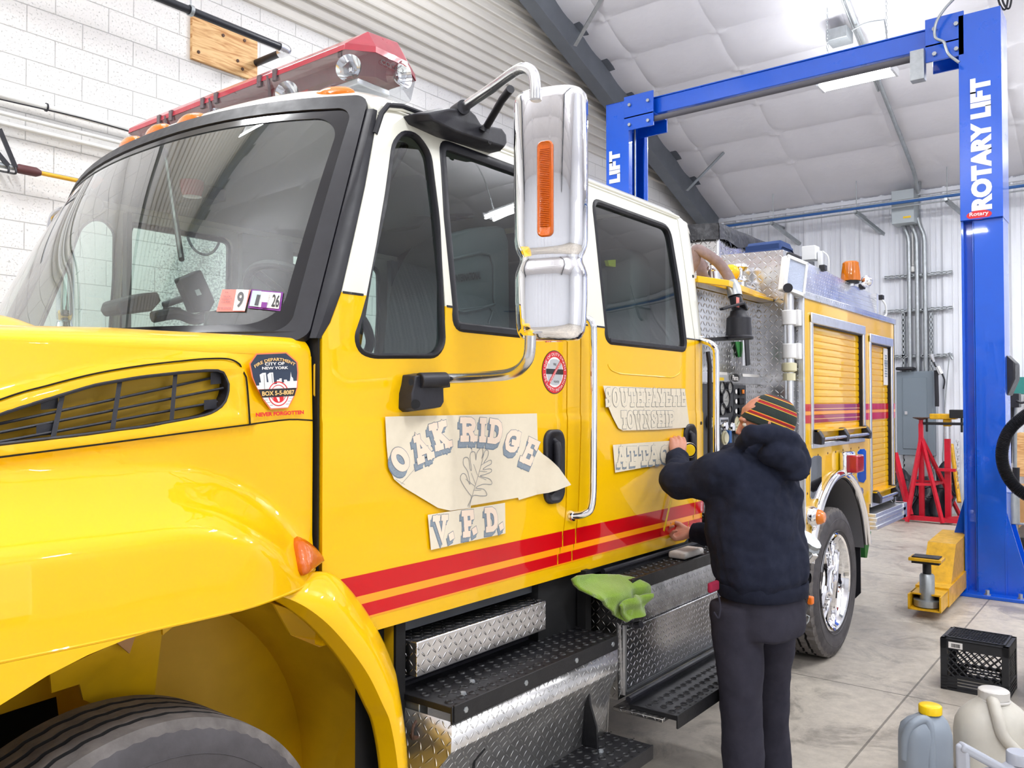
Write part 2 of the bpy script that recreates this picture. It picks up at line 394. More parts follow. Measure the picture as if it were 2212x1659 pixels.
def panel(outer, holes, xcuts, zcuts, fn, mfun=None, rim=0.0):
    """a sheet in x-z cut from an outline with holes, sliced along the given lines, then bent by y = fn(x, z)"""
    loops = [[Vector((p[0], p[1], 0)) for p in outer]] + [[Vector((p[0], p[1], 0)) for p in h] for h in holes]
    allp = [p for l in loops for p in l]
    bm = bmesh.new(); vs = [bm.verts.new(p) for p in allp]
    for t in tessellate_polygon(loops):
        try: bm.faces.new([vs[i] for i in t])
        except ValueError: pass
    for x in xcuts: bmesh.ops.bisect_plane(bm, geom=bm.verts[:] + bm.edges[:] + bm.faces[:], plane_co=(x, 0, 0), plane_no=(1, 0, 0), dist=1e-5)
    for z in zcuts: bmesh.ops.bisect_plane(bm, geom=bm.verts[:] + bm.edges[:] + bm.faces[:], plane_co=(0, z, 0), plane_no=(0, 1, 0), dist=1e-5)
    bmesh.ops.dissolve_degenerate(bm, edges=bm.edges[:], dist=1e-5)
    bm.verts.index_update(); mb = MB()
    verts = [v.co.copy() for v in bm.verts]
    for f in bm.faces:
        c = f.calc_center_median()
        mb.f.append([v.index for v in f.verts]); mb.mi.append(mfun(c.x, c.y) if mfun else 0); mb.sm.append(True)
    for i, f in enumerate(mb.f):        # face the street side (-y)
        a, b_, c_ = verts[f[0]], verts[f[1]], verts[f[2]]
        ar = sum(verts[f[k]].x * verts[f[(k + 1) % len(f)]].y - verts[f[(k + 1) % len(f)]].x * verts[f[k]].y for k in range(len(f)))
        if ar < 0: mb.f[i] = f[::-1]
    mb.v = [Vector((v.x, fn(v.x, v.y), v.y)) for v in verts]
    if rim:
        for e in bm.edges:
            if len(e.link_faces) == 1:
                a, b_ = e.verts[0].index, e.verts[1].index; c = e.link_faces[0].calc_center_median(); k = len(mb.v)
                mb.v += [mb.v[a] + Vector((0, rim, 0)), mb.v[b_] + Vector((0, rim, 0)), mb.v[a].copy(), mb.v[b_].copy()]
                mb.f.append([k + 2, k + 3, k + 1, k]); mb.mi.append(mfun(c.x, c.y) if mfun else 0); mb.sm.append(False)
    bm.free()
    return mb
def rrect(x0, x1, z0, z1, r, n=5):
    out = []
    for (cx, cz, a) in ((x1 - r, z1 - r, 0), (x0 + r, z1 - r, 90), (x0 + r, z0 + r, 180), (x1 - r, z0 + r, 270)):
        for k in range(n + 1): t = math.radians(a + 90 * k / n); out.append((cx + r * math.cos(t), cz + r * math.sin(t)))
    return out
def rpoly(pts, r, n=5):       # rounded polygon
    out = []; N = len(pts)
    for i in range(N):
        p = Vector(pts[i][:2]); a = Vector(pts[i - 1][:2]); b = Vector(pts[(i + 1) % N][:2]); rr = r[i] if isinstance(r, (list, tuple)) else r
        da = (a - p); db = (b - p); ra = min(rr, da.length * 0.49, db.length * 0.49)
        pa = p + da.normalized() * ra; pb = p + db.normalized() * ra
        for k in range(n + 1):
            t = k / n; q = pa * (1 - t) ** 2 + p * 2 * t * (1 - t) + pb * t * t; out.append((q.x, q.y))
    return out
def smooth_path(pts, n=6):    # Catmull-Rom through 3D points
    P = [Vector(p) for p in pts]; P = [P[0] * 2 - P[1]] + P + [P[-1] * 2 - P[-2]]; out = []
    for i in range(1, len(P) - 2):
        for k in range(n):
            t = k / n; out.append(0.5 * ((2 * P[i]) + (-P[i - 1] + P[i + 1]) * t + (2 * P[i - 1] - 5 * P[i] + 4 * P[i + 1] - P[i + 2]) * t * t + (-P[i - 1] + 3 * P[i] - 3 * P[i + 1] + P[i + 2]) * t ** 3))
    out.append(P[-2]); return out
def frange(a, b, s):
    out = []; x = a
    while x < b: out.append(x); x += s
    return out
# ------------------------------------------------------------------ the room
WALL_L, WALL_B, WALL_R, WALL_F = 6.6, 14.3, -7.0, -8.3
EAVE, SLOPE, RIDGE = 5.1, 0.38, 3.0
def ceil_z(x): return EAVE + SLOPE * (min(x, 2 * RIDGE - x) if False else (WALL_B - x if x > RIDGE else x - (2 * RIDGE - WALL_B)))

def floor_mat():
    m = bpy.data.materials.new('polished_concrete'); m.use_nodes = True
    N = NT(m); p = N.n['Principled BSDF']; tc = N.add('ShaderNodeTexCoord').outputs['Object']
    n1 = N.add('ShaderNodeTexNoise', i_Vector=tc, i_Scale=0.7, i_Detail=6.0, i_Roughness=0.62)
    n2 = N.add('ShaderNodeTexNoise', i_Vector=tc, i_Scale=14.0, i_Detail=5.0, i_Roughness=0.7)
    n3 = N.add('ShaderNodeTexNoise', i_Vector=tc, i_Scale=2.3, i_Detail=7.0, i_Roughness=0.75)
    n3.inputs['Distortion'].default_value = 1.2
    cr = N.add('ShaderNodeValToRGB', i_0=n1.outputs[0]); e = cr.color_ramp.elements
    e[0].position = 0.3; e[0].color = srgb('#a8a097'); e[1].position = 0.68; e[1].color = srgb('#cdc4b5')
    mr = N.add('ShaderNodeMapRange', i_0=n2.outputs[0], i_1=0.3, i_2=0.75, i_3=0.8, i_4=1.08)
    mr3 = N.add('ShaderNodeMapRange', i_0=n3.outputs[0], i_1=0.36, i_2=0.5, i_3=0.62, i_4=1.0)
    k = N.math('MULTIPLY', mr.outputs[0], mr3.outputs[0])
    # saw-cut joints every 3.6 m
    sp = N.add('ShaderNodeSeparateXYZ', i_0=tc)
    for ax, off in ((0, 0.1), (1, 0.62)):
        q = N.math('ABSOLUTE', N.math('SUBTRACT', N.math('MODULO', N.math('ADD', sp.outputs[ax], 36.0 + off), 3.6), 1.8))
        k = N.math('MULTIPLY', k, N.math('MAXIMUM', N.math('GREATER_THAN', q, 0.006), 0.45))
    cc = N.add('ShaderNodeCombineColor', i_0=k, i_1=k, i_2=k)
    mx = N.add('ShaderNodeMix', data_type='RGBA', blend_type='MULTIPLY', i_0=1.0); N.l.new(cr.outputs[0], mx.inputs[6]); N.l.new(cc.outputs[0], mx.inputs[7])
    N.l.new(mx.outputs[2], p.inputs['Base Color'])
    rr = N.add('ShaderNodeMapRange', i_0=n3.outputs[0], i_1=0.3, i_2=0.7, i_3=0.3, i_4=0.55); N.l.new(rr.outputs[0], p.inputs['Roughness'])
    bp = N.add('ShaderNodeBump', i_Strength=0.5, i_Distance=0.003, i_Height=n2.outputs[0]); N.l.new(bp.outputs[0], p.inputs['Normal'])
    return m
def block_mat():
    m = bpy.data.materials.new('painted_block'); m.use_nodes = True
    N = NT(m); p = N.n['Principled BSDF']; uv = N.add('ShaderNodeUVMap').outputs[0]
    br = N.add('ShaderNodeTexBrick', i_Vector=uv, i_Scale=1.0)
    br.inputs['Color1'].default_value = (1, 1, 1, 1); br.inputs['Color2'].default_value = (0.97, 0.97, 0.97, 1); br.inputs['Mortar'].default_value = (0, 0, 0, 1)
    br.inputs['Mortar Size'].default_value = 0.004; br.inputs['Mortar Smooth'].default_value = 0.5
    br.inputs['Brick Width'].default_value = 0.406; br.inputs['Row Height'].default_value = 0.203
    nz = N.add('ShaderNodeTexNoise', i_Vector=uv, i_Scale=60.0, i_Detail=4.0, i_Roughness=0.7)
    pit = N.add('ShaderNodeMapRange', i_0=nz.outputs[0], i_1=0.27, i_2=0.42, i_3=0.0, i_4=1.0)
    st = N.add('ShaderNodeTexNoise', i_Vector=uv, i_Scale=0.9, i_Detail=3.0)
    sp = N.add('ShaderNodeSeparateXYZ', i_0=uv)
    # dirty peeling patch seen through the cab window
    dx = N.math('DIVIDE', N.math('SUBTRACT', sp.outputs[0], 4.05), 0.55); dz = N.math('DIVIDE', N.math('SUBTRACT', sp.outputs[1], 2.6), 1.2)
    pr = N.math('SUBTRACT', 1.0, N.math('ADD', N.math('MULTIPLY', dx, dx), N.math('MULTIPLY', dz, dz)))
    speck = N.add('ShaderNodeTexNoise', i_Vector=uv, i_Scale=45.0, i_Detail=6.0, i_Roughness=0.8)
    sk = N.add('ShaderNodeMapRange', i_0=N.math('ADD', speck.outputs[0], N.math('MULTIPLY', N.math('MAXIMUM', pr, 0.0), 0.16)), i_1=0.6, i_2=0.68, i_3=0.0, i_4=1.0)
    dark = N.math('SUBTRACT', 1.0, N.math('MULTIPLY', sk.outputs[0], N.math('MINIMUM', N.math('MULTIPLY', N.math('MAXIMUM', pr, 0.0), 3.0), 0.55)))
    mort = N.add('ShaderNodeMapRange', i_0=br.outputs['Fac'], i_1=0.0, i_2=1.0, i_3=1.0, i_4=0.72)
    pitc = N.add('ShaderNodeMapRange', i_0=pit.outputs[0], i_1=0.0, i_2=1.0, i_3=0.66, i_4=1.0)
    k = N.math('MULTIPLY', N.math('MULTIPLY', mort.outputs[0], pitc.outputs[0]), dark)
    k = N.math('MULTIPLY', k, N.add('ShaderNodeMapRange', i_0=st.outputs[0], i_1=0.3, i_2=0.7, i_3=0.93, i_4=1.0).outputs[0])
    cc = N.add('ShaderNodeCombineColor', i_0=k, i_1=k, i_2=k)
    mx = N.add('ShaderNodeMix', data_type='RGBA', blend_type='MULTIPLY', i_0=1.0); mx.inputs[6].default_value = srgb('#efeeec'); N.l.new(cc.outputs[0], mx.inputs[7])
    N.l.new(mx.outputs[2], p.inputs['Base Color']); p.inputs['Roughness'].default_value = 0.6
    h = N.math('ADD', N.math('MULTIPLY', N.math('SUBTRACT', 1.0, br.outputs['Fac']), 1.0), N.math('MULTIPLY', pit.outputs[0], 0.5))
    bp = N.add('ShaderNodeBump', i_Strength=1.0, i_Distance=0.006, i_Height=h); N.l.new(bp.outputs[0], p.inputs['Normal'])
    return m
M['floor'] = floor_mat(); M['block'] = block_mat()
M['siding'] = mat('cream_metal_siding', '#dedad2', 0.42, noise=0.05, nscale=2)
M['ribwall'] = mat('white_ribbed_steel', '#e6e9f0', 0.35, noise=0.03, nscale=2)
M['ceiling'] = mat('white_insulation_vinyl', '#e2e1e6', 0.5, noise=0.05, nscale=1.5, bump=0.012, bscale=5)
def wood_mat():
    m = bpy.data.materials.new('weathered_plywood'); m.use_nodes = True; N = NT(m); p = N.n['Principled BSDF']
    uv = N.add('ShaderNodeUVMap').outputs[0]; mp = N.add('ShaderNodeMapping', i_Vector=uv, i_Scale=(2.0, 16.0, 1.0)).outputs[0]
    n1 = N.add('ShaderNodeTexNoise', i_Vector=mp, i_Scale=1.6, i_Detail=5.0); n1.inputs['Distortion'].default_value = 1.5
    cr = N.add('ShaderNodeValToRGB', i_0=n1.outputs[0]); e = cr.color_ramp.elements
    e[0].position = 0.32; e[0].color = srgb('#b5793c'); e[1].position = 0.6; e[1].color = srgb('#e6bd85')
    N.l.new(cr.outputs[0], p.inputs['Base Color']); p.inputs['Roughness'].default_value = 0.6
    return m
M['wood'] = wood_mat()

b = MB(); b.box(WALL_F, WALL_B + 0.1, WALL_R - 5, WALL_L, -0.2, 0)
structure(b.build('floor', M['floor']))
b = MB(); b.box(WALL_F, WALL_B, WALL_L, WALL_L + 0.2, 0, 5.41)
structure(b.build('wall_left', M['block']))
# lapped cream siding above the block
b = MB(); z = 5.41
while z < 9.3:
    z2 = z + 0.135; x1 = WALL_B - max(0, (z2 - EAVE)) / SLOPE; x0 = 2 * RIDGE - x1
    x1 = min(x1 + 0.3, WALL_B)
    if x1 > x0:
        prof = [(6.6, z), (6.565, z + 0.004), (6.56, z + 0.02), (6.572, z + 0.07), (6.585, z + 0.105), (6.6, z + 0.122), (6.6, z2)]
        for i in range(len(prof) - 1):
            b.add([(x0, prof[i][0], prof[i][1]), (x1, prof[i][0], prof[i][1]), (x1, prof[i + 1][0], prof[i + 1][1]), (x0, prof[i + 1][0], prof[i + 1][1])], [(0, 1, 2, 3)])
    z = z2
structure(b.build('wall_left_upper', M['siding'], fix=False, angle=20))

def ribbed(name, p0, p1, z0, z1f, inward, hole=None):
    """white ribbed steel wall between two floor points; z1f(point) gives the top"""
    p0, p1 = Vector(p0 + (0,)), Vector(p1 + (0,)); d = p1 - p0; L = d.length; d.normalize(); n = Vector(inward + (0,))
    prof = []; s = 0.0
    while s < L:
        prof += [(s, 0), (s + 0.035, 0.03), (s + 0.065, 0.03), (s + 0.1, 0), (s + 0.155, 0), (s + 0.16, 0.008), (s + 0.175, 0.008), (s + 0.18, 0), (s + 0.235, 0), (s + 0.24, 0.008), (s + 0.255, 0.008), (s + 0.26, 0)]
        s += 0.305
    prof = [q for q in prof if q[0] <= L] + [(L, 0)]
    b = MB()
    for i in range(len(prof) - 1):
        A = p0 + d * prof[i][0] + n * prof[i][1]; B = p0 + d * prof[i + 1][0] + n * prof[i + 1][1]
        zz = z0
        if hole and hole[0] < prof[i][0] < hole[1]: zz = hole[2]
        b.add([A + Vector((0, 0, zz)), B + Vector((0, 0, zz)), B + Vector((0, 0, z1f(B))), A + Vector((0, 0, z1f(A)))], [(0, 1, 2, 3)])
    return structure(b.build(name, M['ribwall'], fix=False, angle=20, uv=False))
ribbed('wall_back', (WALL_B, WALL_L), (WALL_B, WALL_R), 0, lambda p: EAVE + 0.05, (-1, 0))
ribbed('wall_front', (WALL_F, WALL_R), (WALL_F, WALL_L), 0, lambda p: EAVE + 0.05, (1, 0))
ribbed('wall_right', (WALL_B, WALL_R), (WALL_F, WALL_R), 0, lambda p: ceil_z(p.x) + 0.05, (0, 1), hole=(WALL_B - 2.7, WALL_B + 1.5, 3.8))

# insulated ceiling: quilted between purlins (along y) and rafters
SX = [WALL_B - 1.12 - 0.715 * k for k in range(34)]; SY = [5.84, 4.56, 3.02, 1.5, 0.0, -1.5, -3.0, -4.5, -6.0]
def samples(lo, hi, seams, step, near):
    out = [lo, hi] + frange(lo, hi, step)
    for s_ in seams: out += [s_ + o for o in near]
    out = sorted(set(round(v, 4) for v in out if lo <= v <= hi)); res = [out[0]]
    for v in out[1:]:
        if v - res[-1] > 0.004: res.append(v)
    return res
near = (-0.12, -0.06, -0.025, -0.008, 0, 0.008, 0.025, 0.06, 0.12)
GX = samples(2 * RIDGE - WALL_B, WALL_B, SX, 0.12, near); GY = samples(WALL_R, WALL_L, SY, 0.12, near)
def nd(v, S): return min(abs(v - q) for q in S)
def quilt(x, y):
    dx, dy = nd(x, SX), nd(y, SY)
    a = 1 - math.exp(-dx / 0.07); c = 1 - math.exp(-dy / 0.06)
    w = math.sin((y * 1.3 + x) * 17) * 0.6 + math.sin((y - x * 1.7) * 29) * 0.4
    k = math.exp(-dx / 0.2) + math.exp(-dy / 0.2)
    tab = 0.05 * math.exp(-(dx / 0.03) ** 2) * math.exp(-(dy / 0.1) ** 2)
    bag = 0.05 * math.sin(PI * min(1, dx / 0.36) / 2)
    return bag + 0.022 * a + 0.022 * c - 0.0045 * w * k + tab
b = MB()
vs = [(x, y, ceil_z(x) - quilt(x, y) + 0.05) for y in GY for x in GX]; nx = len(GX)
b.add(vs, [(j * nx + i, j * nx + i + 1, (j + 1) * nx + i + 1, (j + 1) * nx + i) for j in range(len(GY) - 1) for i in range(nx - 1)])
structure(b.build('ceiling', M['ceiling'], fix=False, uv=False, angle=180))
# steel rafters with bottom flange, web and top flange
def rafter(y, name='beam'):
    b = MB()
    for side in (1, -1):
        def P(t, dz): 
            x = lerp(WALL_B - 0.05, RIDGE, t); xx = x if side == 1 else 2 * RIDGE - x
            return xx, ceil_z(x) + dz
        for (t0, t1) in ((0, 1),):
            x0, z0 = P(0, 0); x1, z1 = P(1, 0); dep0, dep1 = 0.52, 0.46
            def slab(y0, y1, a0, b0, a1, b1):
                v = [(x0, y0, z0 - a0), (x0, y1, z0 - a0), (x1, y1, z1 - a1), (x1, y0, z1 - a1), (x0, y0, z0 - b0), (x0, y1, z0 - b0), (x1, y1, z1 - b1), (x1, y0, z1 - b1)]
                b.add(v, [(0, 1, 2, 3), (4, 7, 6, 5), (0, 4, 5, 1), (1, 5, 6, 2), (2, 6, 7, 3), (3, 7, 4, 0)])
            slab(y - 0.005, y + 0.005, 0.02, dep0, 0.02, dep1)
            slab(y - 0.1, y + 0.1, dep0, dep0 + 0.014, dep1, dep1 + 0.014)
            slab(y - 0.1, y + 0.1, 0.0, 0.014, 0.0, 0.014)
    b.box(WALL_B - 0.42, WALL_B - 0.1, y - 0.1, y + 0.1, 0, EAVE - 0.35)
    o = b.build(name, M['rafter'], uv=False); return structure(o)
rafter(6.28, 'beam_left'); rafter(-1.1, 'beam_right')
# flange braces from rafter to purlins
for i, (x, dy) in enumerate(((9.2, 0.6), (12.6, 0.75), (6.0, 0.6))):
    b = MB(); z = ceil_z(x)
    b.bar((x + 0.2, 6.2, z - 0.48), (x, 6.2 - dy, z - 0.02), 0.06, 0.012)
    structure(b.build('beam_brace', M['galv'], uv=False))
b = MB(); b.box(WALL_B - 0.06, WALL_B, WALL_R, 6.3, EAVE - 0.12, EAVE - 0.06)
structure(b.build('trim_1', M['ribwall'], uv=False))

# plywood patch on the block wall
q = [SP(415, 28, 6.57), SP(556, 86, 6.57), SP(556, 168, 6.57), SP(414, 125, 6.57)]
b = MB(); b.box(q[0].x, q[1].x, 6.565, 6.6, (q[2].z + q[3].z) / 2 - 0.02, (q[0].z + q[1].z) / 2 + 0.02)
w = b.build('plywood_board', M['wood'], bevel=0.003); tag(w, 'bare yellow plywood square screwed to the white block wall', 'board')
b = MB()
for (dx, dz) in ((0.06, 0.07), (0.5, 0.06), (0.3, 0.3), (0.52, 0.33), (0.45, 0.12)):
    b.cyl((q[0].x + dx, 6.566, q[3].z + dz), (q[0].x + dx, 6.558, q[3].z + dz), 0.014)
b.build('screw_head', M['rust'], w)
# black iron pipe with elbow running along the wall
z0 = SP(600, 100, 6.1)
pe = SP(622, 108, 6.1); 
b = MB(); b.cyl((pe.x - 0.06, 6.1, pe.z), (pe.x - 9, 6.1, pe.z), 0.032); b.cyl((pe.x, 6.16, pe.z), (pe.x, 6.6, pe.z), 0.032)
pipe = b.build('black_gas_pipe', M['black_pipe'], uv=False); tag(pipe, 'black iron pipe with silver elbow turning into the block wall above the plywood', 'pipe')
b = MB(); b.tube(smooth_path([(pe.x - 0.1, 6.1, pe.z), (pe.x - 0.02, 6.11, pe.z), (pe.x, 6.13, pe.z), (pe.x, 6.21, pe.z)]), 0.045); b.build('elbow', M['steel'], pipe, uv=False)
b = MB(); h = SP(412, 20, 6.1); b.lathe([(0.038, -0.015), (0.044, -0.015), (0.044, 0.015), (0.038, 0.015)], (h.x, 6.1, pe.z), 'x', 20); b.cyl((h.x, 6.1, pe.z + 0.04), (h.x, 6.1, pe.z + 0.9), 0.006); b.build('clamp', M['galv'], pipe, uv=False)
# white conduits low on the wall, left of the cab
for i, (ya, yb, r, lab) in enumerate(((198, 278, 0.024, 'uppermost white conduit with thin black cable strapped to it on block wall'), (242, 307, 0.016, 'middle white conduit of three on the block wall'), (266, 324, 0.018, 'lowest white conduit of three on the block wall'))):
    a = SP(0, ya, 6.52); c = SP(250, yb, 6.52); zz = (a.z + c.z) / 2
    b = MB(); b.cyl((-3, 6.52, zz), (14, 6.52, zz), r)
    o = b.build('wall_conduit', M['white_pipe'], uv=False); tag(o, lab, 'conduit', 'white conduits on the block wall')
    if i == 0:
        b = MB(); b.tube(smooth_path([(-3 + k * 0.6, 6.49, zz - 0.035 - 0.015 * math.sin(k * 1.7)) for k in range(14)], 4), 0.005, 6)
        for k in range(8): b.lathe([(r + 0.003, -0.006), (r + 0.008, -0.006), (r + 0.008, 0.006), (r + 0.003, 0.006)], (-1 + k * 0.75, 6.52, zz), 'x', 14)
        b.build('cable', M['black_plastic'], o, uv=False)
# long pole on hooks
a = SP(40, 365, 6.45); c = SP(150, 386, 6.45); zz = (a.z + c.z) / 2
pole = thing('extension_pole', 'yellow extension pole with maroon grip hanging level on the block wall', 'pole', (a.x, 6.45, zz))
b = MB(); b.cyl((a.x, 6.45, zz), (a.x + 2.6, 6.45, zz), 0.016); b.build('shaft', M['yellow_pole'], pole)
b = MB(); b.tube([(a.x - 0.02, 6.45, zz), (a.x, 6.45, zz), (a.x + 0.12, 6.45, zz), (a.x + 0.15, 6.45, zz)], [0.022, 0.034, 0.034, 0.02]); b.build('grip', M['maroon_plastic'], pole)
b = MB(); b.cyl((a.x - 1.2, 6.45, zz), (a.x - 0.01, 6.45, zz), 0.02); b.build('inner_tube', M['galv'], pole)
h1 = SP(5, 280, 6.45); h2 = SP(15, 365, 6.45)
for k, (xa, lab) in enumerate(((0.0, 'black strap hook at far left holding the pole'), (0.12, 'second black strap hook beside the maroon grip'))):
    b = MB(); b.bar((h2.x - 0.22 + xa * 1.4, 6.45, h1.z), (h2.x + xa * 0.4, 6.43, zz), 0.018, 0.03); b.tube(smooth_path([(h2.x + xa * 0.4, 6.43, zz), (h2.x + xa * 0.4, 6.42, zz - 0.04), (h2.x + xa * 0.4, 6.46, zz - 0.04), (h2.x + xa * 0.4, 6.58, zz - 0.01)], 4), 0.008, 8)
    o = b.build('wall_hook', M['black_plastic'], uv=False); tag(o, lab, 'hook', 'pole hooks')
# air hose loop hanging on the wall, seen through the cab window
hc = SP(440, 500, 6.5); b = MB()
b.tube([(hc.x + 0.16 * math.cos(t), 6.5, hc.z + 0.2 * math.sin(t)) for t in [PI * 2 * k / 28 for k in range(29)]], 0.012, 8)
tag(b.build('hose_loop', M['black_plastic'], uv=False), 'dark hose loop hanging on the wall, seen through the cab window', 'hose')

# ---------------------------------------------------------------- things on the back wall
XB = WALL_B - 0.05
def bw(px, py, x=XB): return XP(px, py, x)
# long pipe run on strut brackets
A = bw(1590, 489, 13.75); B = bw(2212, 397, 13.75); zr = (A.z + B.z) / 2
run = thing('pipe_run', 'blue and silver pipes carried on brackets high along the white back wall', 'pipe', (13.75, 2, zr))
b = MB(); b.cyl((13.75, 6.2, zr), (13.75, -6.9, zr), 0.022); b.build('blue_pipe', M['beam_blue'], run, uv=False)
b = MB(); b.cyl((13.83, 6.2, zr + 0.04), (13.83, -6.9, zr + 0.04), 0.02); b.cyl((13.83, 6.2, zr - 0.05), (13.83, -6.9, zr - 0.05), 0.012); b.build('silver_pipe', M['galv'], run, uv=False)
for y in (5.1, 3.75, 2.45, 1.2, 0, -1.2, -2.4, -3.6):
    b = MB(); b.bar((13.7, y, zr - 0.05), (WALL_B, y, zr - 0.05), 0.04); b.bar((13.78, y, zr - 0.06), (WALL_B, y - 0.28, zr - 0.36), 0.05); b.cyl((13.8, y, zr), (13.8, y, ceil_z(13.8) - 0.05), 0.006, 8)
    b.build('bracket', M['galv'], run, uv=False)
# junction box, conduits, breaker panel
c0 = bw(1927, 415, 14.0); c1 = bw(1976, 480, 14.0)
jb = thing('junction_box', 'light grey steel junction box with yellow label above the conduits', 'electrical box', (14.1, (c0.y + c1.y) / 2, c1.z))
b = MB(); b.box(13.95, WALL_B, c1.y, c0.y, c1.z, c0.z); b.build('housing', M['box_grey'], jb, bevel=0.006)
b = MB(); b.box(13.944, 13.95, c0.y - 0.28, c0.y - 0.17, c1.z + 0.07, c1.z + 0.1); b.build('label_plate', M['cap_yellow'], jb)
p0 = bw(1937, 803, 14.12); p1 = bw(2018, 985, 14.12)
for k, px in enumerate((1964, 1981, 1998)):
    a = bw(px, 600, 14.18)
    b = MB(); b.tube(smooth_path([(14.2, a.y + 0.10, c1.z + 0.1), (14.2, a.y + 0.07, c1.z - 0.02), (14.19, a.y + 0.02, c1.z - 0.16), (14.18, a.y, c1.z - 0.3)], 5)[: -1] + [Vector((14.18, a.y, p0.z))], 0.033)
    tag(b.build('riser_conduit', M['galv'], uv=False), ('left', 'middle', 'right')[k] + 'most of three thick galvanised conduits rising from the grey breaker panel' if k != 1 else 'middle of three thick galvanised conduits rising from the grey breaker panel', 'conduit', 'thick risers above the breaker panel')
a = bw(1972, 560, 14.2); b = MB(); b.cyl((14.2, a.y, c1.z), (14.2, a.y, a.z - 0.1), 0.014); b.lathe([(0.028, 0), (0.034, 0.02), (0.034, 0.07), (0.02, 0.09)], (14.2, a.y, a.z - 0.2)); tag(b.build('thin_conduit', M['white_pipe'], uv=False), 'thin white pipe ending in a cream fitting between the risers', 'conduit')
bp_ = thing('breaker_panel', 'large grey electrical breaker panel on the back wall behind the jack stands', 'electrical panel', (14.2, (p0.y + p1.y) / 2, p1.z))
b = MB(); b.box(14.1, WALL_B, p1.y, p0.y, p1.z, p0.z); b.build('cabinet', M['panel_grey'], bp_, bevel=0.006)
b = MB(); b.box(14.088, 14.1, p1.y + 0.09, p0.y - 0.09, p1.z + 0.1, p0.z - 0.1); dd = b.build('door', M['panel_grey'], bp_, bevel=0.004)
b = MB(); b.box(14.075, 14.09, p0.y - 0.16, p0.y - 0.12, (p0.z + p1.z) / 2 - 0.02, (p0.z + p1.z) / 2 + 0.03); b.build('latch', M['steel'], dd)
b = MB(); b.box(14.15, 14.28, p1.y + 0.1, p0.y - 0.1, p1.z - 0.32, p1.z); tag(b.build('wireway', M['galv'], uv=False), 'galvanised box under the grey breaker panel', 'electrical box')
def strut(y0, y1, z0, z1, lab):
    b = MB(); horiz = abs(y1 - y0) > abs(z1 - z0)
    if horiz:
        for dz in (-0.018, 0.018): b.box(14.2, 14.26, min(y0, y1), max(y0, y1), z0 + dz - 0.006, z0 + dz + 0.006)
        y = min(y0, y1)
        while y < max(y0, y1): b.box(14.2, 14.215, y, min(y + 0.045, max(y0, y1)), z0 - 0.02, z0 + 0.02); y += 0.085
    else:
        for dy in (-0.018, 0.018): b.box(14.2, 14.26, y0 + dy - 0.006, y0 + dy + 0.006, min(z0, z1), max(z0, z1))
        z = min(z0, z1)
        while z < max(z0, z1): b.box(14.2, 14.215, y0 - 0.02, y0 + 0.02, z, min(z + 0.045, max(z0, z1))); z += 0.085
    tag(b.build('slotted_strut', M['galv'], uv=False), lab, 'strut channel', 'slotted strut channel around the conduits')
for (y, lab) in ((597, 'topmost slotted channel crossing the risers'), (672, 'middle slotted channel crossing the risers'), (772, 'lowest slotted channel crossing the risers just above the breaker panel')):
    a = bw(1911, y, 14.22); c = bw(2057, y - 6, 14.22); strut(a.y, c.y, (a.z + c.z) / 2, (a.z + c.z) / 2, lab)
for (x, lab) in ((1952, 'upright slotted channel left of the risers'), (2012, 'upright slotted channel right of the risers')):
    a = bw(x, 675, 14.24); c = bw(x, 1060, 14.24); strut(a.y, a.y, a.z, c.z, lab)
# conduit down the roof slope with a box and the hanging light's chains
yc = 2.88
pts = [(x, yc, ceil_z(x) - 0.1) for x in (4.0, 8.0, 12.0, 13.3)] + [(13.75, yc, ceil_z(13.75) - 0.14), (13.95, yc, 4.95), (14.05, yc, c0.z + 0.1), (14.05, yc, c0.z)]
b = MB(); b.tube(smooth_path(pts, 5), 0.028); b.tube([(x, yc + 0.055, ceil_z(x) - 0.08) for x in (4.0, 8.0, 11.9)], 0.014)
cd = b.build('ceiling_conduit', M['galv'], uv=False); tag(cd, 'galvanised conduit running down the white ceiling behind the bright shop light', 'conduit')
b = MB(); b.box(10.5, 10.78, 2.95, 3.2, 6.2, 6.34); b.build('junction_box', M['galv'], cd, bevel=0.004)
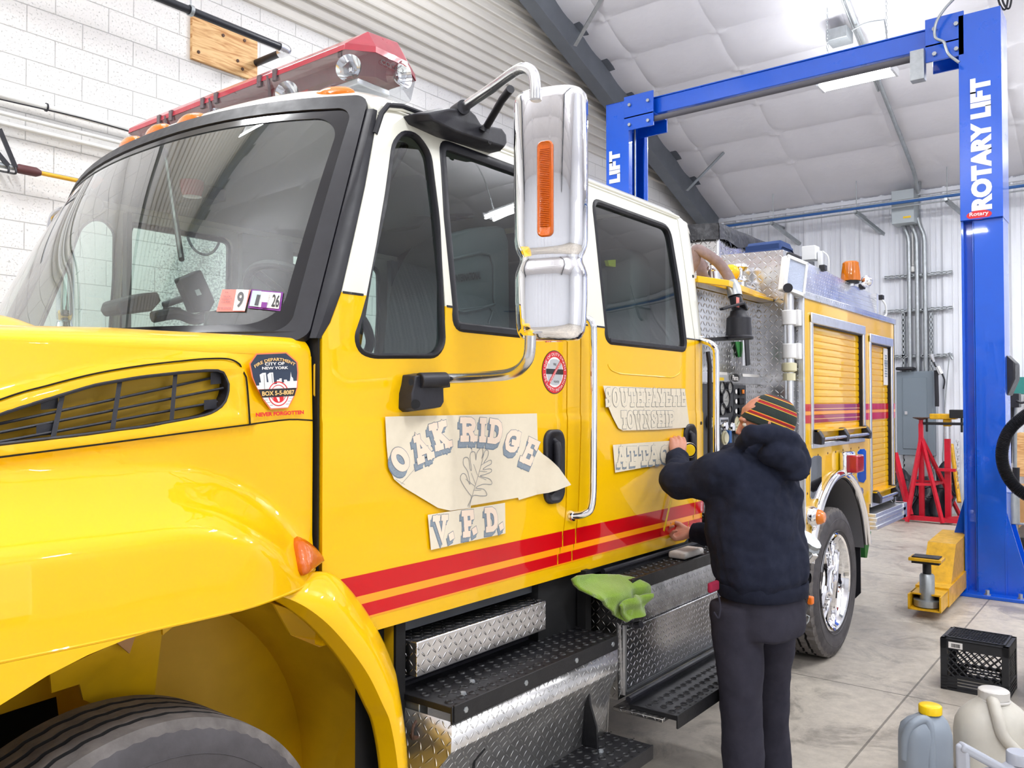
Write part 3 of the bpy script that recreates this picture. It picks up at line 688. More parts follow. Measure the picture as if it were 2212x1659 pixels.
# ------------------------------------------------------------------ shop lights
def shop_light(x, y, z, ln, lab, chains=True, cable=False):
    t = thing('shop_light', lab, 'light', (x, y, z), 'twin tube shop lights')
    for s_ in (-1, 1):
        b = MB(); b.cyl((x + s_ * 0.09, y - ln / 2, z), (x + s_ * 0.09, y + ln / 2, z), 0.028, 16); b.build('lamp_tube', M['tube'], t, uv=False)
    b = MB(); b.box(x - 0.05, x + 0.05, y - ln / 2, y + ln / 2, z + 0.02, z + 0.08)
    for s_ in (-1, 1): b.box(x - 0.14, x + 0.14, y + s_ * ln / 2 - 0.015, y + s_ * ln / 2 + 0.015, z - 0.03, z + 0.06)
    b.build('housing', M['white_enamel'], t, bevel=0.004, uv=False)
    for s_ in (-1, 1):
        b = MB(); top = ceil_z(x) - 0.03; zz = z + 0.08; k = 0
        while zz < top:
            m = Matrix.Rotation(PI / 2 * (k % 2), 3, 'Z')
            b.tube([Vector((x, y + s_ * ln * 0.4, zz + 0.022)) + m @ Vector((0.012 * math.cos(a), 0, 0.026 * math.sin(a))) for a in [2 * PI * q / 8 for q in range(9)]], 0.0035, 5, cap=False)
            zz += 0.042; k += 1
        b.build('chain', M['galv'], t, uv=False)
    if cable:
        b = MB(); b.tube(smooth_path([(10.62, 2.92, 6.3), (10.6, 2.75, 6.34), (10.5, 2.55, 6.28), (x, y - ln * 0.38, 6.2), (x, y - ln * 0.4, 5.85), (x, y - ln * 0.25, 5.78), (x, y - ln * 0.1, 5.83), (x, y + 0.05, 5.7)], 6), 0.009, 8); b.build('cable', M['galv'], t, uv=False)
    return t
for i, (x, y, z) in enumerate(LAMPS):
    if i == 0: shop_light(x, y, z, 0.85, 'glowing twin tube light hung on chains beyond the blue lift crossbeam', cable=True)
    else: shop_light(x, y, z, 1.2, ('twin tube light hung over the fire truck pump', 'twin tube light hung in the aisle beside the truck', 'twin tube light hung over the truck cab windshield', 'twin tube light hung above the photographer', 'twin tube light hung ahead of the truck nose on the wall side', 'twin tube light hung at the open door corner', 'twin tube light hung past the right lift column', 'twin tube light hung near the overhead door', 'added twin tube light brightening the back wall beyond the right lift column')[i - 1])
# ------------------------------------------------------------------ two-post lift
lift = thing('two_post_lift', 'tall blue two-post vehicle lift with crossbeam and white lettering', 'vehicle lift', (8.6, 3.0, 0))
XF = 8.4; ZT = 5.22
# right column: upper sleeve, lower channel, base, gussets
b = MB()
b.box(XF, 8.78, 1.05, 1.385, 3.35, ZT)
b.box(XF - 0.006, XF, 1.05, 1.385, 3.35, 3.36)
# lower: C channel open towards the other post, with carriage slot
b.box(XF + 0.03, 8.75, 1.055, 1.075, 0.02, 3.4); b.box(XF + 0.03, XF + 0.05, 1.075, 1.29, 0.02, 3.4); b.box(8.73, 8.75, 1.075, 1.38, 0.02, 3.4)
b.box(XF + 0.1, XF + 0.12, 1.29, 1.37, 0.02, 3.4); b.box(XF + 0.02, XF + 0.12, 1.365, 1.385, 0.02, 3.4); b.box(XF + 0.03, XF + 0.12, 1.28, 1.295, 0.02, 3.4)
b.build('column', M['blue'], lift, bevel=0.008, uv=False)
b = MB(); b.box(8.3, 8.95, 0.86, 1.46, 0, 0.03); b.build('base_plate', M['blue'], lift, bevel=0.004, uv=False)
for (p, q) in (((8.44, 1.055), (8.44, 0.875)), ((8.7, 1.055), (8.7, 0.875)), ((8.75, 1.2), (8.93, 1.2))):
    b = MB(); n = Vector((0.012, 0, 0)) if p[0] == q[0] else Vector((0, 0.012, 0))
    b.prism([(p[0], p[1], 0.03), (q[0], q[1], 0.03), (q[0], q[1], 0.06), (p[0], p[1], 0.75)], n); b.build('gusset', M['blue'], lift, uv=False)
b = MB(); b.prism([(8.62, 1.385, 0.03), (8.62, 1.385, 0.95), (8.55, 1.62, 0.03)], (0.02, 0, 0)); b.prism([(8.55, 1.62, 0.02), (8.55, 1.385, 0.02), (8.55, 1.385, 0.6)], (0.1, 0, 0)); b.build('gusset', M['blue'], lift, uv=False)
for (x, y) in ((8.36, 0.95), (8.9, 0.92), (8.36, 1.2), (8.85, 1.3)):
    b = MB(); b.lathe([(0, 0.035), (0.018, 0.035), (0.018, 0), (0.03, 0), (0.03, -0.01)], (x, y, 0.035), n=6); b.build('anchor_bolt', M['galv'], lift, uv=False)
# left column
b = MB()
b.box(XF, XF + 0.02, 4.8, 5.1, 0.02, ZT); b.box(XF, 8.87, 5.08, 5.1, 0.02, ZT); b.box(8.85, 8.87, 4.8, 5.1, 0.02, ZT)
b.box(XF + 0.02, XF + 0.09, 4.8, 4.82, 0.02, ZT); b.box(8.78, 8.85, 4.8, 4.82, 0.02, ZT)
b.box(XF + 0.25, XF + 0.3, 4.86, 5.08, 0.02, ZT - 0.3)
b.build('column', M['blue'], lift, bevel=0.006, uv=False)
b = MB()
for k in range(24): b.cyl((XF + 0.06, 4.802, ZT - 1.1 - k * 0.12), (XF + 0.06, 4.798, ZT - 1.1 - k * 0.12), 0.01, 8); b.cyl((8.82, 4.802, ZT - 1.1 - k * 0.12), (8.82, 4.798, ZT - 1.1 - k * 0.12), 0.01, 8)
b.build('bolt_hole', M['darker'], lift, uv=False)
b = MB(); b.cyl((8.6, 4.83, 2), (8.6, 4.83, ZT - 0.2), 0.012); b.build('lift_cable', M['galv'], lift, uv=False)
b = MB(); b.box(8.25, 8.95, 4.75, 5.2, 0, 0.03); b.build('base_plate', M['blue'], lift, uv=False)
# crossbeam
zb = 5.0
b = MB(); b.box(8.5, 8.66, 1.385, 4.6, zb + 0.02, zb + 0.2); b.box(8.49, 8.7, 1.385, 4.6, zb + 0.2, zb + 0.215); b.build('crossbeam', M['blue'], lift, bevel=0.006, uv=False)
b = MB(); b.cyl((8.46, 1.62, zb - 0.05), (8.46, 4.5, zb - 0.05), 0.032); b.build('shutoff_bar', mat('grey_foam_bar', '#5d5c62', 0.6), lift, uv=False)
for (y0, y1) in ((1.34, 1.66), (4.48, 4.86)):
    b = MB(); b.box(8.4, 8.42, y0, y1, zb - 0.14, zb + 0.26); b.box(8.4, 8.75, y0, y1, zb + 0.0, zb + 0.02); b.box(8.73, 8.75, y0, y1, zb - 0.14, zb + 0.3)
    bb = b.build('bracket', M['blue'], lift, bevel=0.003, uv=False)
    for y in (y0 + 0.06, y1 - 0.08):
        for z in (zb - 0.08, zb + 0.15): b = MB(); b.cyl((8.4, y, z), (8.375, y, z), 0.02, 6); b.build('bolt', M['galv'], bb, uv=False)
# lettering
b = MB(); cz = (XP(2115, 170, XF).z + XP(2115, 452, XF).z) / 2; hz = XP(2115, 168, XF).z - XP(2115, 455, XF).z
ycn = XP(2119, 300, XF).y
text_into(b, 'ROTARY LIFT', 0.3, (XF - 0.004, ycn, cz), ex=(0, 0, 1), ey=(0, 1, 0), fit=(hz, 0.165), off=0.02, spacing=1.02)
b.build('lettering', M['white_vinyl'], lift, fix=False, uv=False)
b = MB(); oc = XP(2115, 464, XF)
b.add([(XF - 0.003, oc.y + 0.1 * math.cos(t), oc.z + 0.042 * math.sin(t)) for t in [2 * PI * k / 32 for k in range(32)]], [tuple(range(32))])
b.cur = 1; text_into(b, 'Rotary', 0.08, (XF - 0.006, oc.y, oc.z + 0.005), ex=(0, -1, 0), ey=(0, 0, 1), mi=1, fit=(0.15, 0.045), off=0.001)
b.build('oval_badge', [M['sticker_red'], M['white_vinyl']], lift, fix=False, uv=False)
b = MB(); a = XP(1330, 325, XF); c = XP(1330, 405, XF); hL = (a.z - c.z)
# LIFT measures hL; the full word continues below behind the cab
text_into(b, 'ROTARY LIFT', 0.3, (XF - 0.004, XP(1328, 360, XF).y, a.z - hL * 1.42), ex=(0, 0, 1), ey=(0, 1, 0), fit=(hL * 2.84, 0.15), off=0.02, spacing=1.02)
b.build('lettering', M['white_vinyl'], lift, fix=False, uv=False)
# power unit, box and hoses on the right post
b = MB(); a = XP(2020, 95, 8.38); b.box(8.34, 8.44, 1.66, 1.78, zb - 0.3, zb - 0.02); b.build('switch_box', M['galv'], lift, bevel=0.004, uv=False)
b = MB(); P = [XP(x, y, 8.3) for x, y in ((2068, -10), (2040, 20), (2022, 50), (2020, 80), (2038, 90), (2042, 100), (2050, 118), (2072, 135))]; b.tube(smooth_path(P, 6), 0.013, 8); b.build('flex_conduit', M['galv'], lift, uv=False)
for d in (0, 0.03):
    b = MB(); P = [XP(x, y, 8.9) for x, y in ((2150, -30), (2160, 10), (2172, 20), (2178, -10), (2178, -40))]; b.tube(smooth_path([p + Vector((0, -d, 0)) for p in P], 5), 0.009, 8); b.build('hydraulic_hose', M['black_plastic'], lift, uv=False)
# yellow arm with adapter pad in front of the right post
arm = M['yellow_jack']
A0 = Vector((7.95, 1.72, 0)); 
pc = ZP(2003, 1300, 0.12)
tp = Vector((8.45, 1.5, 0.0)); d = (Vector((tp.x, tp.y, 0)) - Vector((pc.x, pc.y, 0))).normalized(); nrm = Vector((-d.y, d.x, 0))
def AP(s, t, z): return Vector((pc.x, pc.y, 0)) + d * s + nrm * t + Vector((0, 0, z))
Larm = (Vector((tp.x, tp.y, 0)) - Vector((pc.x, pc.y, 0))).length
def abox(b, s0, s1, t0, t1, z0, z1):
    v = [AP(s, t, z) for z in (z0, z1) for (s, t) in ((s0, t0), (s1, t0), (s1, t1), (s0, t1))]
    b.add(v, [(0, 3, 2, 1), (4, 5, 6, 7), (0, 1, 5, 4), (1, 2, 6, 5), (2, 3, 7, 6), (3, 0, 4, 7)])
b = MB()
abox(b, -0.12, 0.3, -0.12, -0.107, 0.07, 0.19); abox(b, -0.12, 0.3, 0.107, 0.12, 0.07, 0.19); abox(b, -0.12, 0.3, -0.12, 0.12, 0.07, 0.082); abox(b, -0.04, 0.3, -0.12, 0.12, 0.178, 0.19)
abox(b, 0.2, Larm + 0.3, -0.125, 0.125, 0.055, 0.205)
v0 = [AP(0.4, -0.11, 0.205), AP(0.66, -0.11, 0.5), AP(Larm + 0.25, -0.11, 0.52), AP(Larm + 0.25, -0.11, 0.205)]
b.prism(v0, nrm * 0.22)
ar = b.build('swing_arm', arm, lift, bevel=0.006, uv=False)
b = MB(); c = AP(0, 0, 0); b.lathe([(0, 0.09), (0.1, 0.09), (0.1, 0.14), (0.055, 0.14), (0.055, 0.33), (0.045, 0.345), (0, 0.345)], (c.x, c.y, 0), n=24); b.build('adapter_tube', M['galv'], ar, uv=False)
b = MB(); b.cyl((c.x, c.y, 0.34), (c.x, c.y, 0.43), 0.032); abox(b, -0.07, 0.07, -0.1, 0.1, 0.43, 0.45); b.cur = 0; b.build('adapter_post', M['black_metal'], ar, uv=False)
b = MB(); abox(b, -0.09, 0.09, -0.12, 0.12, 0.45, 0.475); b.build('adapter_pad', arm, ar, bevel=0.004, uv=False)
b = MB(); abox(b, -0.07, 0.07, -0.1, 0.1, 0.475, 0.485); b.build('rubber_pad', M['black_rub'], ar, bevel=0.004, uv=False)

# ------------------------------------------------------------------ things by the back wall
def floorp(px, py, z=0): return ZP(px, py, z)
# tall red tripod stand
top = XP(1990, 903, 13.2); ts = thing('tripod_stand', 'tall dark red tripod jack stand standing before the grey breaker panel', 'jack stand', (13.2, top.y, 0))
foot = [XP(1961, 1118, 12.95), XP(2040, 1115, 13.0), XP(1937, 1095, 13.5)]
cy = XP(1990, 950, 13.2).y
hub = Vector((13.2, cy, XP(1990, 945, 13.2).z)); zt = XP(1990, 903, 13.2).z
b = MB(); b.bar((13.2, cy, 0.05), (13.2, cy, hub.z), 0.065); b.build('column', M['red_jack'], ts, uv=False)
b = MB(); b.bar((13.2, cy, hub.z), (13.2, cy, zt - 0.08), 0.06); b.cyl((13.2, cy, zt - 0.08), (13.2, cy, zt - 0.02), 0.03); inn = b.build('inner_post', M['red_jack'], ts, uv=False)
b = MB(); b.lathe([(0.02, -0.03), (0.11, 0.0), (0.11, 0.01), (0, 0.005)], (13.2, cy, zt), n=20); b.build('saddle', M['rust'], ts, uv=False)
feet = [Vector((12.8, XP(1959, 1118, 12.8).y, 0)), Vector((12.95, XP(2036, 1112, 12.95).y, 0)), Vector((13.8, cy + 0.35, 0)), Vector((13.8, cy - 0.4, 0))]
for p in feet:
    b = MB(); b.bar(p + Vector((0, 0, 0.02)), hub, 0.045, 0.04); b.build('leg', M['red_jack'], ts, uv=False)
b = MB(); mids = [p.lerp(hub, 0.45) for p in (feet[0], feet[1], feet[3], feet[2])]
for i in range(4): b.bar(mids[i], mids[(i + 1) % 4], 0.02, 0.035)
b.build('brace', M['red_jack'], ts, uv=False)
# second stand partly behind the truck
b2 = thing('leaning_red_leg_stand', 'red stand leg leaning out from behind the truck body corner', 'jack stand', (13.0, 3.5, 0))
a = XP(1925, 980, 13.0); c = XP(1966, 1112, 13.0); b = MB(); b.bar(Vector((13, c.y, max(c.z, 0.02))), Vector((13.2, a.y, a.z)), 0.07, 0.06); b.build('leg', M['red_jack'], b2, uv=False)
b = MB(); b.bar(Vector((13.0, c.y + 0.05, 0.25)), Vector((13.1, c.y + 0.9, 0.25)), 0.05, 0.05); b.build('brace', M['red_jack'], b2, uv=False)
# red strut compressor / hoist stand next to the column
yb = XP(2047, 950, 13.3).y
sc_ = thing('strut_compressor', 'bright red upright strut tool with yellow head beside the blue column', 'tool', (13.3, yb, 0))
b = MB(); b.bar((13.3, yb, 0.06), (13.3, yb, XP(2047, 948, 13.3).z), 0.075); b.build('post', M['red_jack'], sc_, uv=False)
b = MB(); b.bar((13.0, yb - 0.5, 0.06), (13.0, yb + 0.9, 0.06), 0.08, 0.06); b.bar((13.7, yb - 0.3, 0.06), (13.0, yb, 0.06), 0.07, 0.06); b.bar((13.2, yb - 0.12, 0.75), (13.2, yb + 0.12, 0.75), 0.06, 0.04); b.build('base', M['red_jack'], sc_, uv=False)
b = MB(); zz = XP(2047, 948, 13.3).z
for dy in (-0.03, 0.03): b.cyl((13.3, yb + dy, zz), (13.3, yb + dy, zz + 0.22), 0.014)
b.build('guide_rod', M['steel'], sc_, uv=False)
b = MB(); b.box(13.22, 13.4, yb - 0.12, yb + 0.22, zz + 0.28, zz + 0.36); b.box(13.25, 13.35, yb - 0.05, yb + 0.05, zz + 0.18, zz + 0.28); b.build('clamp_head', M['yellow_jack'], sc_, bevel=0.01, uv=False)
b = MB(); b.bar((13.2, yb - 0.25, zz + 0.22), (13.2, yb + 0.3, zz + 0.22), 0.04); b.bar((13.2, yb - 0.2, zz + 0.1), (13.2, yb - 0.2, zz + 0.3), 0.03); b.bar((13.2, yb + 0.25, zz + 0.1), (13.2, yb + 0.25, zz + 0.3), 0.03); b.box(13.15, 13.35, yb - 0.3, yb - 0.05, zz + 0.3, zz + 0.42); b.build('hook_arm', M['black_metal'], sc_, bevel=0.008, uv=False)
b = MB(); zc = zz
for k in range(14): b.lathe([(0.016, -0.004), (0.022, 0.0), (0.016, 0.004)], (13.1, yb - 0.16, zz - 0.02 - k * 0.05), 'y' if k % 2 else 'x', 8)
b.build('chain', M['galv'], sc_, uv=False)
# yellow pry bar leaning behind
b = MB(); b.cyl(XP(2055, 960, 13.8), XP(2072, 1085, 13.4), 0.03); tag(b.build('leaning_bar', M['yellow_jack'], uv=False), 'yellow bar leaning on the wall behind the red strut tool', 'bar')
# come-along chain hoist hanging from strut
b = MB(); P = [XP(x, y, 14.05) for x, y in ((2013, 770), (2020, 790), (2030, 800), (2040, 820), (2038, 840))]; b.tube(smooth_path(P, 4), 0.012, 8)
P = [XP(x, y, 14.05) for x, y in ((2022, 800), (2024, 860), (2024, 878))]; b.tube(P, 0.03, 8)
ca = b.build('cable_puller', M['black_plastic'], uv=False); tag(ca, 'black hand winch with hook hanging from the lowest slotted channel', 'winch')
b = MB(); P = [XP(x, y, 14.0) for x, y in ((2011, 766), (2018, 782))]; b.tube(P, [0.035, 0.02], 10); P = [XP(x, y, 14.0) for x, y in ((2026, 792), (2034, 808))]; b.tube(P, 0.045, 8); b.build('ratchet', M['steel'], ca, uv=False)
b = MB(); P = [XP(x, y, 14.1) for x, y in ((2050, 775), (2045, 830), (2041, 880), (2038, 960), (2036, 990), (2040, 1010))]; b.tube(smooth_path(P, 4), 0.008, 6); P = [XP(x, y, 14.1) for x, y in ((2056, 770), (2050, 762), (2058, 776))]; b.tube(P, 0.02, 8)
tag(b.build('hanging_wire', M['galv'], uv=False), 'thin wire looped down the wall beside the breaker panel', 'wire')
# black stacked things behind the stands
rr = random.Random(11)
for k, (px0, px1, py0, py1, lab, cat, mk) in enumerate(((1930, 1975, 1015, 1105, 'black folded bumper cover leaning behind the truck corner', 'car part', 'black_plastic'), (1975, 2030, 1035, 1110, 'black ribbed plastic trim piled behind the red tripod stand', 'car part', 'tarp'), (2020, 2062, 1000, 1090, 'black fender liner leaning behind the strut tool', 'car part', 'black_plastic'))):
    a = XP(px0, py0, 13.85); c = XP(px1, py1, 13.6); b = MB()
    def g(u, v, a=a, c=c, k=k):
        return Vector((lerp(13.5, 13.95, v) + 0.06 * math.sin(u * 9 + k), lerp(a.y, c.y, u) + 0.03 * math.sin(v * 7), max(0.02, lerp(0.02, a.z, v) * (1 - 0.35 * abs(u - 0.4))) + 0.03 * math.sin(u * 14 + v * 8) * v))
    b.grid(g, 24, 14)
    b.tube([g(u / 10, 0.55) + Vector((-0.03, 0, 0)) for u in range(11)], 0.012, 6)
    b.tube([g(u / 10, 0.8) + Vector((-0.03, 0, 0)) for u in range(11)], 0.012, 6)
    o = b.build('trim_cover', M[mk], solid=0.02, uv=False); tag(o, lab, cat)
b = MB(); a = XP(1955, 800, 14.1); b.box(14.0, 14.25, a.y - 0.13, a.y + 0.12, a.z - 0.0, a.z + 0.05); tag(b.build('glove_pile', M['black_plastic'], bevel=0.02, uv=False), 'small black item lying on top of the grey breaker panel', 'tool')

# ------------------------------------------------------------------ right of the blue column
X8 = 8.62; yo = 1.05
def colp(px, py): return SP(px, py, yo)
mb_ = MB(); a = XP(2166, 763, 8.75); c = XP(2200, 855, 8.75)
prof = [(a.y, a.z), (a.y - 0.03, a.z), (c.y + 0.0, a.z - 0.1), (c.y, c.z + 0.15), (c.y + 0.06, c.z), (a.y, c.z)]
mb_.prism([(8.55, p[0], p[1]) for p in prof], (0.32, 0, 0)); o = mb_.build('control_cover', M['black_plastic'], bevel=0.012, uv=False); tag(o, 'black plastic control cover mounted on the side of the blue column', 'cover')
# galvanised can holder
a = XP(2186, 1065, 8.75); c = XP(2186, 1130, 8.75); e = XP(2186, 1147, 8.75)
b = MB(); b.lathe([(0.055, 0), (0.06, 0), (0.06, a.z - c.z), (0.055, a.z - c.z)], (8.75, a.y, c.z), n=24); b.lathe([(0.045, 0), (0.045, c.z - e.z)], (8.75, a.y, e.z), n=24); b.box(8.7, 8.8, a.y - 0.14, a.y + 0.12, c.z - 0.004, c.z + 0.004)
tag(b.build('cup_holder', M['galv'], uv=False), 'galvanised tube holder on a shelf bracket at the side of the blue column', 'holder')
# corrugated exhaust hose
P = [XP(x, y, 8.1) for x, y in ((2240, 880), (2205, 905), (2180, 930), (2166, 965), (2166, 1000), (2180, 1035), (2205, 1062), (2245, 1085))]
sp_ = smooth_path(P, 26); b = MB(); b.tube(sp_, [0.052 if k % 2 else 0.045 for k in range(len(sp_))], 20)
tag(b.build('exhaust_hose', M['black_rub'], uv=False), 'thick black corrugated exhaust hose looping in at the right edge', 'hose')
# rods and tools hanging on the wall behind
for (x0, y0, x1, y1, r, mk, nm, lab) in ((2193, 850, 2192, 1070, 0.02, 'galv', 'hanging_rod', 'grey rod hanging between the column and the cardboard'), (2182, 870, 2178, 1000, 0.035, 'black_plastic', 'hanging_tool', 'long black tool hanging just right of the blue column'), (2195, 1010, 2192, 1150, 0.035, 'black_rub', 'black_grip', 'black rubber grip at the lower end of the grey rod')):
    b = MB(); b.tube([XP(x0, y0, 10.5), XP((x0 + x1) / 2, (y0 + y1) / 2, 10.5), XP(x1, y1, 10.5)], r, 10); tag(b.build(nm, M[mk], uv=False), lab, 'tool')
b = MB(); a = XP(2185, 860, 10.4); b.box(10.3, 10.5, a.y - 0.08, a.y + 0.08, a.z - 0.1, a.z + 0.05); b.tube(smooth_path([XP(2195, 865, 10.3), XP(2205, 870, 10.3), XP(2218, 868, 10.3)], 4), 0.014, 6); tag(b.build('black_switch', M['black_plastic'], bevel=0.01, uv=False), 'small black switch box with cable near the hose', 'switch')
a = XP(2197, 935, 13.9); c = XP(2240, 1030, 13.9); b = MB(); b.box(13.8, 14.2, c.y, a.y, c.z, a.z); tag(b.build('particle_board', M['wood'], bevel=0.005), 'tan particle board leaning on the back wall at the right edge', 'board')
a = XP(2188, 1045, 13.5); b = MB(); b.box(13.2, 13.6, a.y - 0.5, a.y + 0.02, 0.0, a.z); tag(b.build('cardboard_box', M['cardboard'], bevel=0.005, uv=False), 'brown cardboard box on the floor beyond the blue column', 'box')
a = XP(2196, 818, 13.8); b = MB(); b.box(13.7, 14.1, a.y - 0.3, a.y + 0.05, a.z - 0.22, a.z + 0.02, mtx=None); tag(b.build('teal_box', M['teal'], bevel=0.006, uv=False), 'teal box tilted on the back wall beside the black cover', 'box')
# floor jack at the right edge
b = MB(); a = ZP(2215, 1185, 0.0); b.box(a.x - 0.5, a.x + 0.8, a.y - 0.35, a.y + 0.1, 0.08, 0.2); b.cyl((a.x - 0.4, a.y - 0.3, 0.06), (a.x - 0.4, a.y + 0.16, 0.06), 0.06); b.cyl((a.x + 0.6, a.y - 0.3, 0.06), (a.x + 0.6, a.y + 0.16, 0.06), 0.06)
tag(b.build('floor_jack', M['black_metal'], bevel=0.01, uv=False), 'black trolley jack on the floor at the right edge behind the column', 'floor jack')
# black tyre edge at the far right
b = MB(); a = ZP(2290, 1500, 0.0); b.lathe([(0.2, -0.12), (0.33, -0.12), (0.36, -0.1), (0.36, 0.1), (0.33, 0.12), (0.2, 0.12)], (a.x, a.y - 0.0, 0.36), 'y', 48)
tag(b.build('spare_tyre', M['tyre'], uv=False), 'black tyre edge standing at the right border behind the milk crate', 'tyre')

# ------------------------------------------------------------------ milk crate
cr = thing('milk_crate', 'black milk crate with barcode sticker standing upside down on the floor', 'crate', (0, 0, 0))
c0 = ZP(2032, 1487, 0); c1 = ZP(2180, 1516, 0); c2 = ZP(2198, 1485, 0)
ux = (c1 - c0); W = ux.length; ux.normalize(); uy = Vector((-ux.y, ux.x, 0)); 
if (c2 - c1).dot(uy) < 0: uy = -uy
Dp = 0.30; HT = 0.3
def CP(u, v, z): return c0 + ux * u + uy * v + Vector((0, 0, z))
def cbox(b, u0, u1, v0, v1, z0, z1):
    v = [CP(u, w_, z) for z in (z0, z1) for (u, w_) in ((u0, v0), (u1, v0), (u1, v1), (u0, v1))]
    b.add(v, [(0, 3, 2, 1), (4, 5, 6, 7), (0, 1, 5, 4), (1, 2, 6, 5), (2, 3, 7, 6), (3, 0, 4, 7)])
b = MB(); t = 0.012
for (u0, v0) in ((0, 0), (W - 0.035, 0), (0, Dp - 0.035), (W - 0.035, Dp - 0.035)): cbox(b, u0, u0 + 0.035, v0, v0 + 0.035, 0, HT)
def face(b, F, L, hole=True):
    # F(s, d, z): along the face, depth, height
    def fb(s0, s1, z0, z1, d0=0.0, d1=t):
        v = [F(s, d_, z) for z in (z0, z1) for (s, d_) in ((s0, d0), (s1, d0), (s1, d1), (s0, d1))]
        b.add(v, [(0, 3, 2, 1), (4, 5, 6, 7), (0, 1, 5, 4), (1, 2, 6, 5), (2, 3, 7, 6), (3, 0, 4, 7)])
    fb(0.0, L, HT - 0.055, HT); 
    for k in range(5): fb(0, L, 0.004 + k * 0.018, 0.012 + k * 0.018)
    m = L / 2; fb(0.03, m - 0.09, 0, 0.075, 0.003); fb(m + 0.09, L - 0.03, 0, 0.075, 0.003); fb(m - 0.1, m + 0.1, 0.082, 0.094); fb(0.03, L - 0.03, 0, 0.02, 0.003)
    n = 7; st = (L - 0.07) / n
    z0, z1 = 0.08, HT - 0.055; hh = z1 - z0
    k = -4
    while k < n + 4:
        for sg in (1, -1):
            s0 = 0.035 + k * st; pts = []
            sa, sb = (s0, s0 + hh) if sg == 1 else (s0 + hh, s0)
            # clip to the opening
            tlo, thi = 0.0, 1.0; dS = sb - sa
            for lim, low in ((0.035, True), (L - 0.035, False)):
                tt = (lim - sa) / dS
                if (dS > 0) == low: tlo = max(tlo, tt)
                else: thi = min(thi, tt)
            if thi - tlo > 0.05:
                pts = [F(lerp(sa, sb, q), t / 2, lerp(z0, z1, q)) for q in (tlo, thi)]
                b.bar(pts[0], pts[1], 0.005, 0.012, up=uy)
        k += 1
face(b, lambda s, d_, z: CP(s, d_, z), W); face(b, lambda s, d_, z: CP(s, Dp - d_, z), W)
face(b, lambda s, d_, z: CP(W - d_, s, z), Dp); face(b, lambda s, d_, z: CP(d_, s, z), Dp)
b.build('side_lattice', M['crate'], cr, uv=False)
b = MB(); cbox(b, 0, W, 0, 0.03, HT - 0.006, HT + 0.004); cbox(b, 0, W, Dp - 0.03, Dp, HT - 0.006, HT + 0.004); cbox(b, 0, 0.03, 0, Dp, HT - 0.006, HT + 0.004); cbox(b, W - 0.03, W, 0, Dp, HT - 0.006, HT + 0.004)
cbox(b, 0.02, W - 0.02, 0.02, 0.03, HT, HT + 0.014); cbox(b, 0.02, W - 0.02, Dp - 0.03, Dp - 0.02, HT, HT + 0.014); cbox(b, 0.02, 0.03, 0.02, Dp - 0.02, HT, HT + 0.014); cbox(b, W - 0.03, W - 0.02, 0.02, Dp - 0.02, HT, HT + 0.014)
k = -10
while k < 22:
    for sg in (1, -1):
        s0 = k * 0.032; sa, sb = (s0, s0 + (Dp - 0.05) * 1.0) if sg == 1 else (s0 + (Dp - 0.05), s0)
        tlo, thi = 0.0, 1.0; dS = sb - sa
        for lim, low in ((0.025, True), (W - 0.025, False)):
            tt = (lim - sa) / dS
            if (dS > 0) == low: tlo = max(tlo, tt)
            else: thi = min(thi, tt)
        if thi - tlo > 0.03: b.bar(CP(lerp(sa, sb, tlo), lerp(0.025, Dp - 0.025, tlo), HT + 0.006), CP(lerp(sa, sb, thi), lerp(0.025, Dp - 0.025, thi), HT + 0.006), 0.004, 0.01)
    k += 1
b.build('bottom_lattice', M['crate'], cr, uv=False)
b = MB(); cbox(b, 0.045, 0.12, -0.0015, 0, HT - 0.048, HT - 0.012); b.cur = 1
u = 0.06
while u < 0.106: w_ = rr.choice((0.001, 0.002, 0.003)); cbox(b, u, u + w_, -0.0022, -0.0015, HT - 0.042, HT - 0.02); u += w_ + rr.choice((0.001, 0.0015, 0.002))
b.build('barcode_label', [M['sticker_white'], M['sticker_black']], cr, fix=False, uv=False)

# ------------------------------------------------------------------ fluid jugs in the lower right corner
def jug_grid(b, c, rx, ry, prof, ang, n=40, sq=3.0):
    """superelliptic body; prof: (z, scale, shift along local x)"""
    ca, sa = math.cos(ang), math.sin(ang); vs = []; fs = []
    for (z, s, sh) in prof:
        for k in range(n):
            t = 2 * PI * k / n; co, si = math.cos(t), math.sin(t)
            x = rx * s * abs(co) ** (2 / sq) * (1 if co >= 0 else -1) + sh; y = ry * s * abs(si) ** (2 / sq) * (1 if si >= 0 else -1)
            vs.append((c[0] + x * ca - y * sa, c[1] + x * sa + y * ca, z))
    for i in range(len(prof) - 1):
        for k in range(n): fs.append((i * n + k, i * n + (k + 1) % n, (i + 1) * n + (k + 1) % n, (i + 1) * n + k))
    fs.append(tuple(range(n - 1, -1, -1))); fs.append(tuple((len(prof) - 1) * n + k for k in range(n)))
    b.add(vs, fs)
def cap(b, c, r, h, ridges=24):
    n = ridges * 2; prof = [(1.0, 0), (1.0, h * 0.9), (0.93, h), (0, h)]; vs = []; fs = []
    for (s, z) in prof:
        for k in range(n): t = 2 * PI * k / n; q = r * s * (1.03 if k % 2 else 0.98) if s > 0.95 else r * s; vs.append((c[0] + q * math.cos(t), c[1] + q * math.sin(t), c[2] + z))
    for i in range(len(prof) - 1):
        for k in range(n): fs.append((i * n + k, i * n + (k + 1) % n, (i + 1) * n + (k + 1) % n, (i + 1) * n + k))
    b.add(vs, fs)
VR = _r.copy()   # camera right on the floor plane, used only to turn the jugs
JZ = 0.0
def jugpos(px, dep):
    p = ray(px, 868) * (dep / _f.dot(ray(px, 868))); return Vector((p.x, p.y, 0))
AR = math.atan2(_r.y, _r.x)
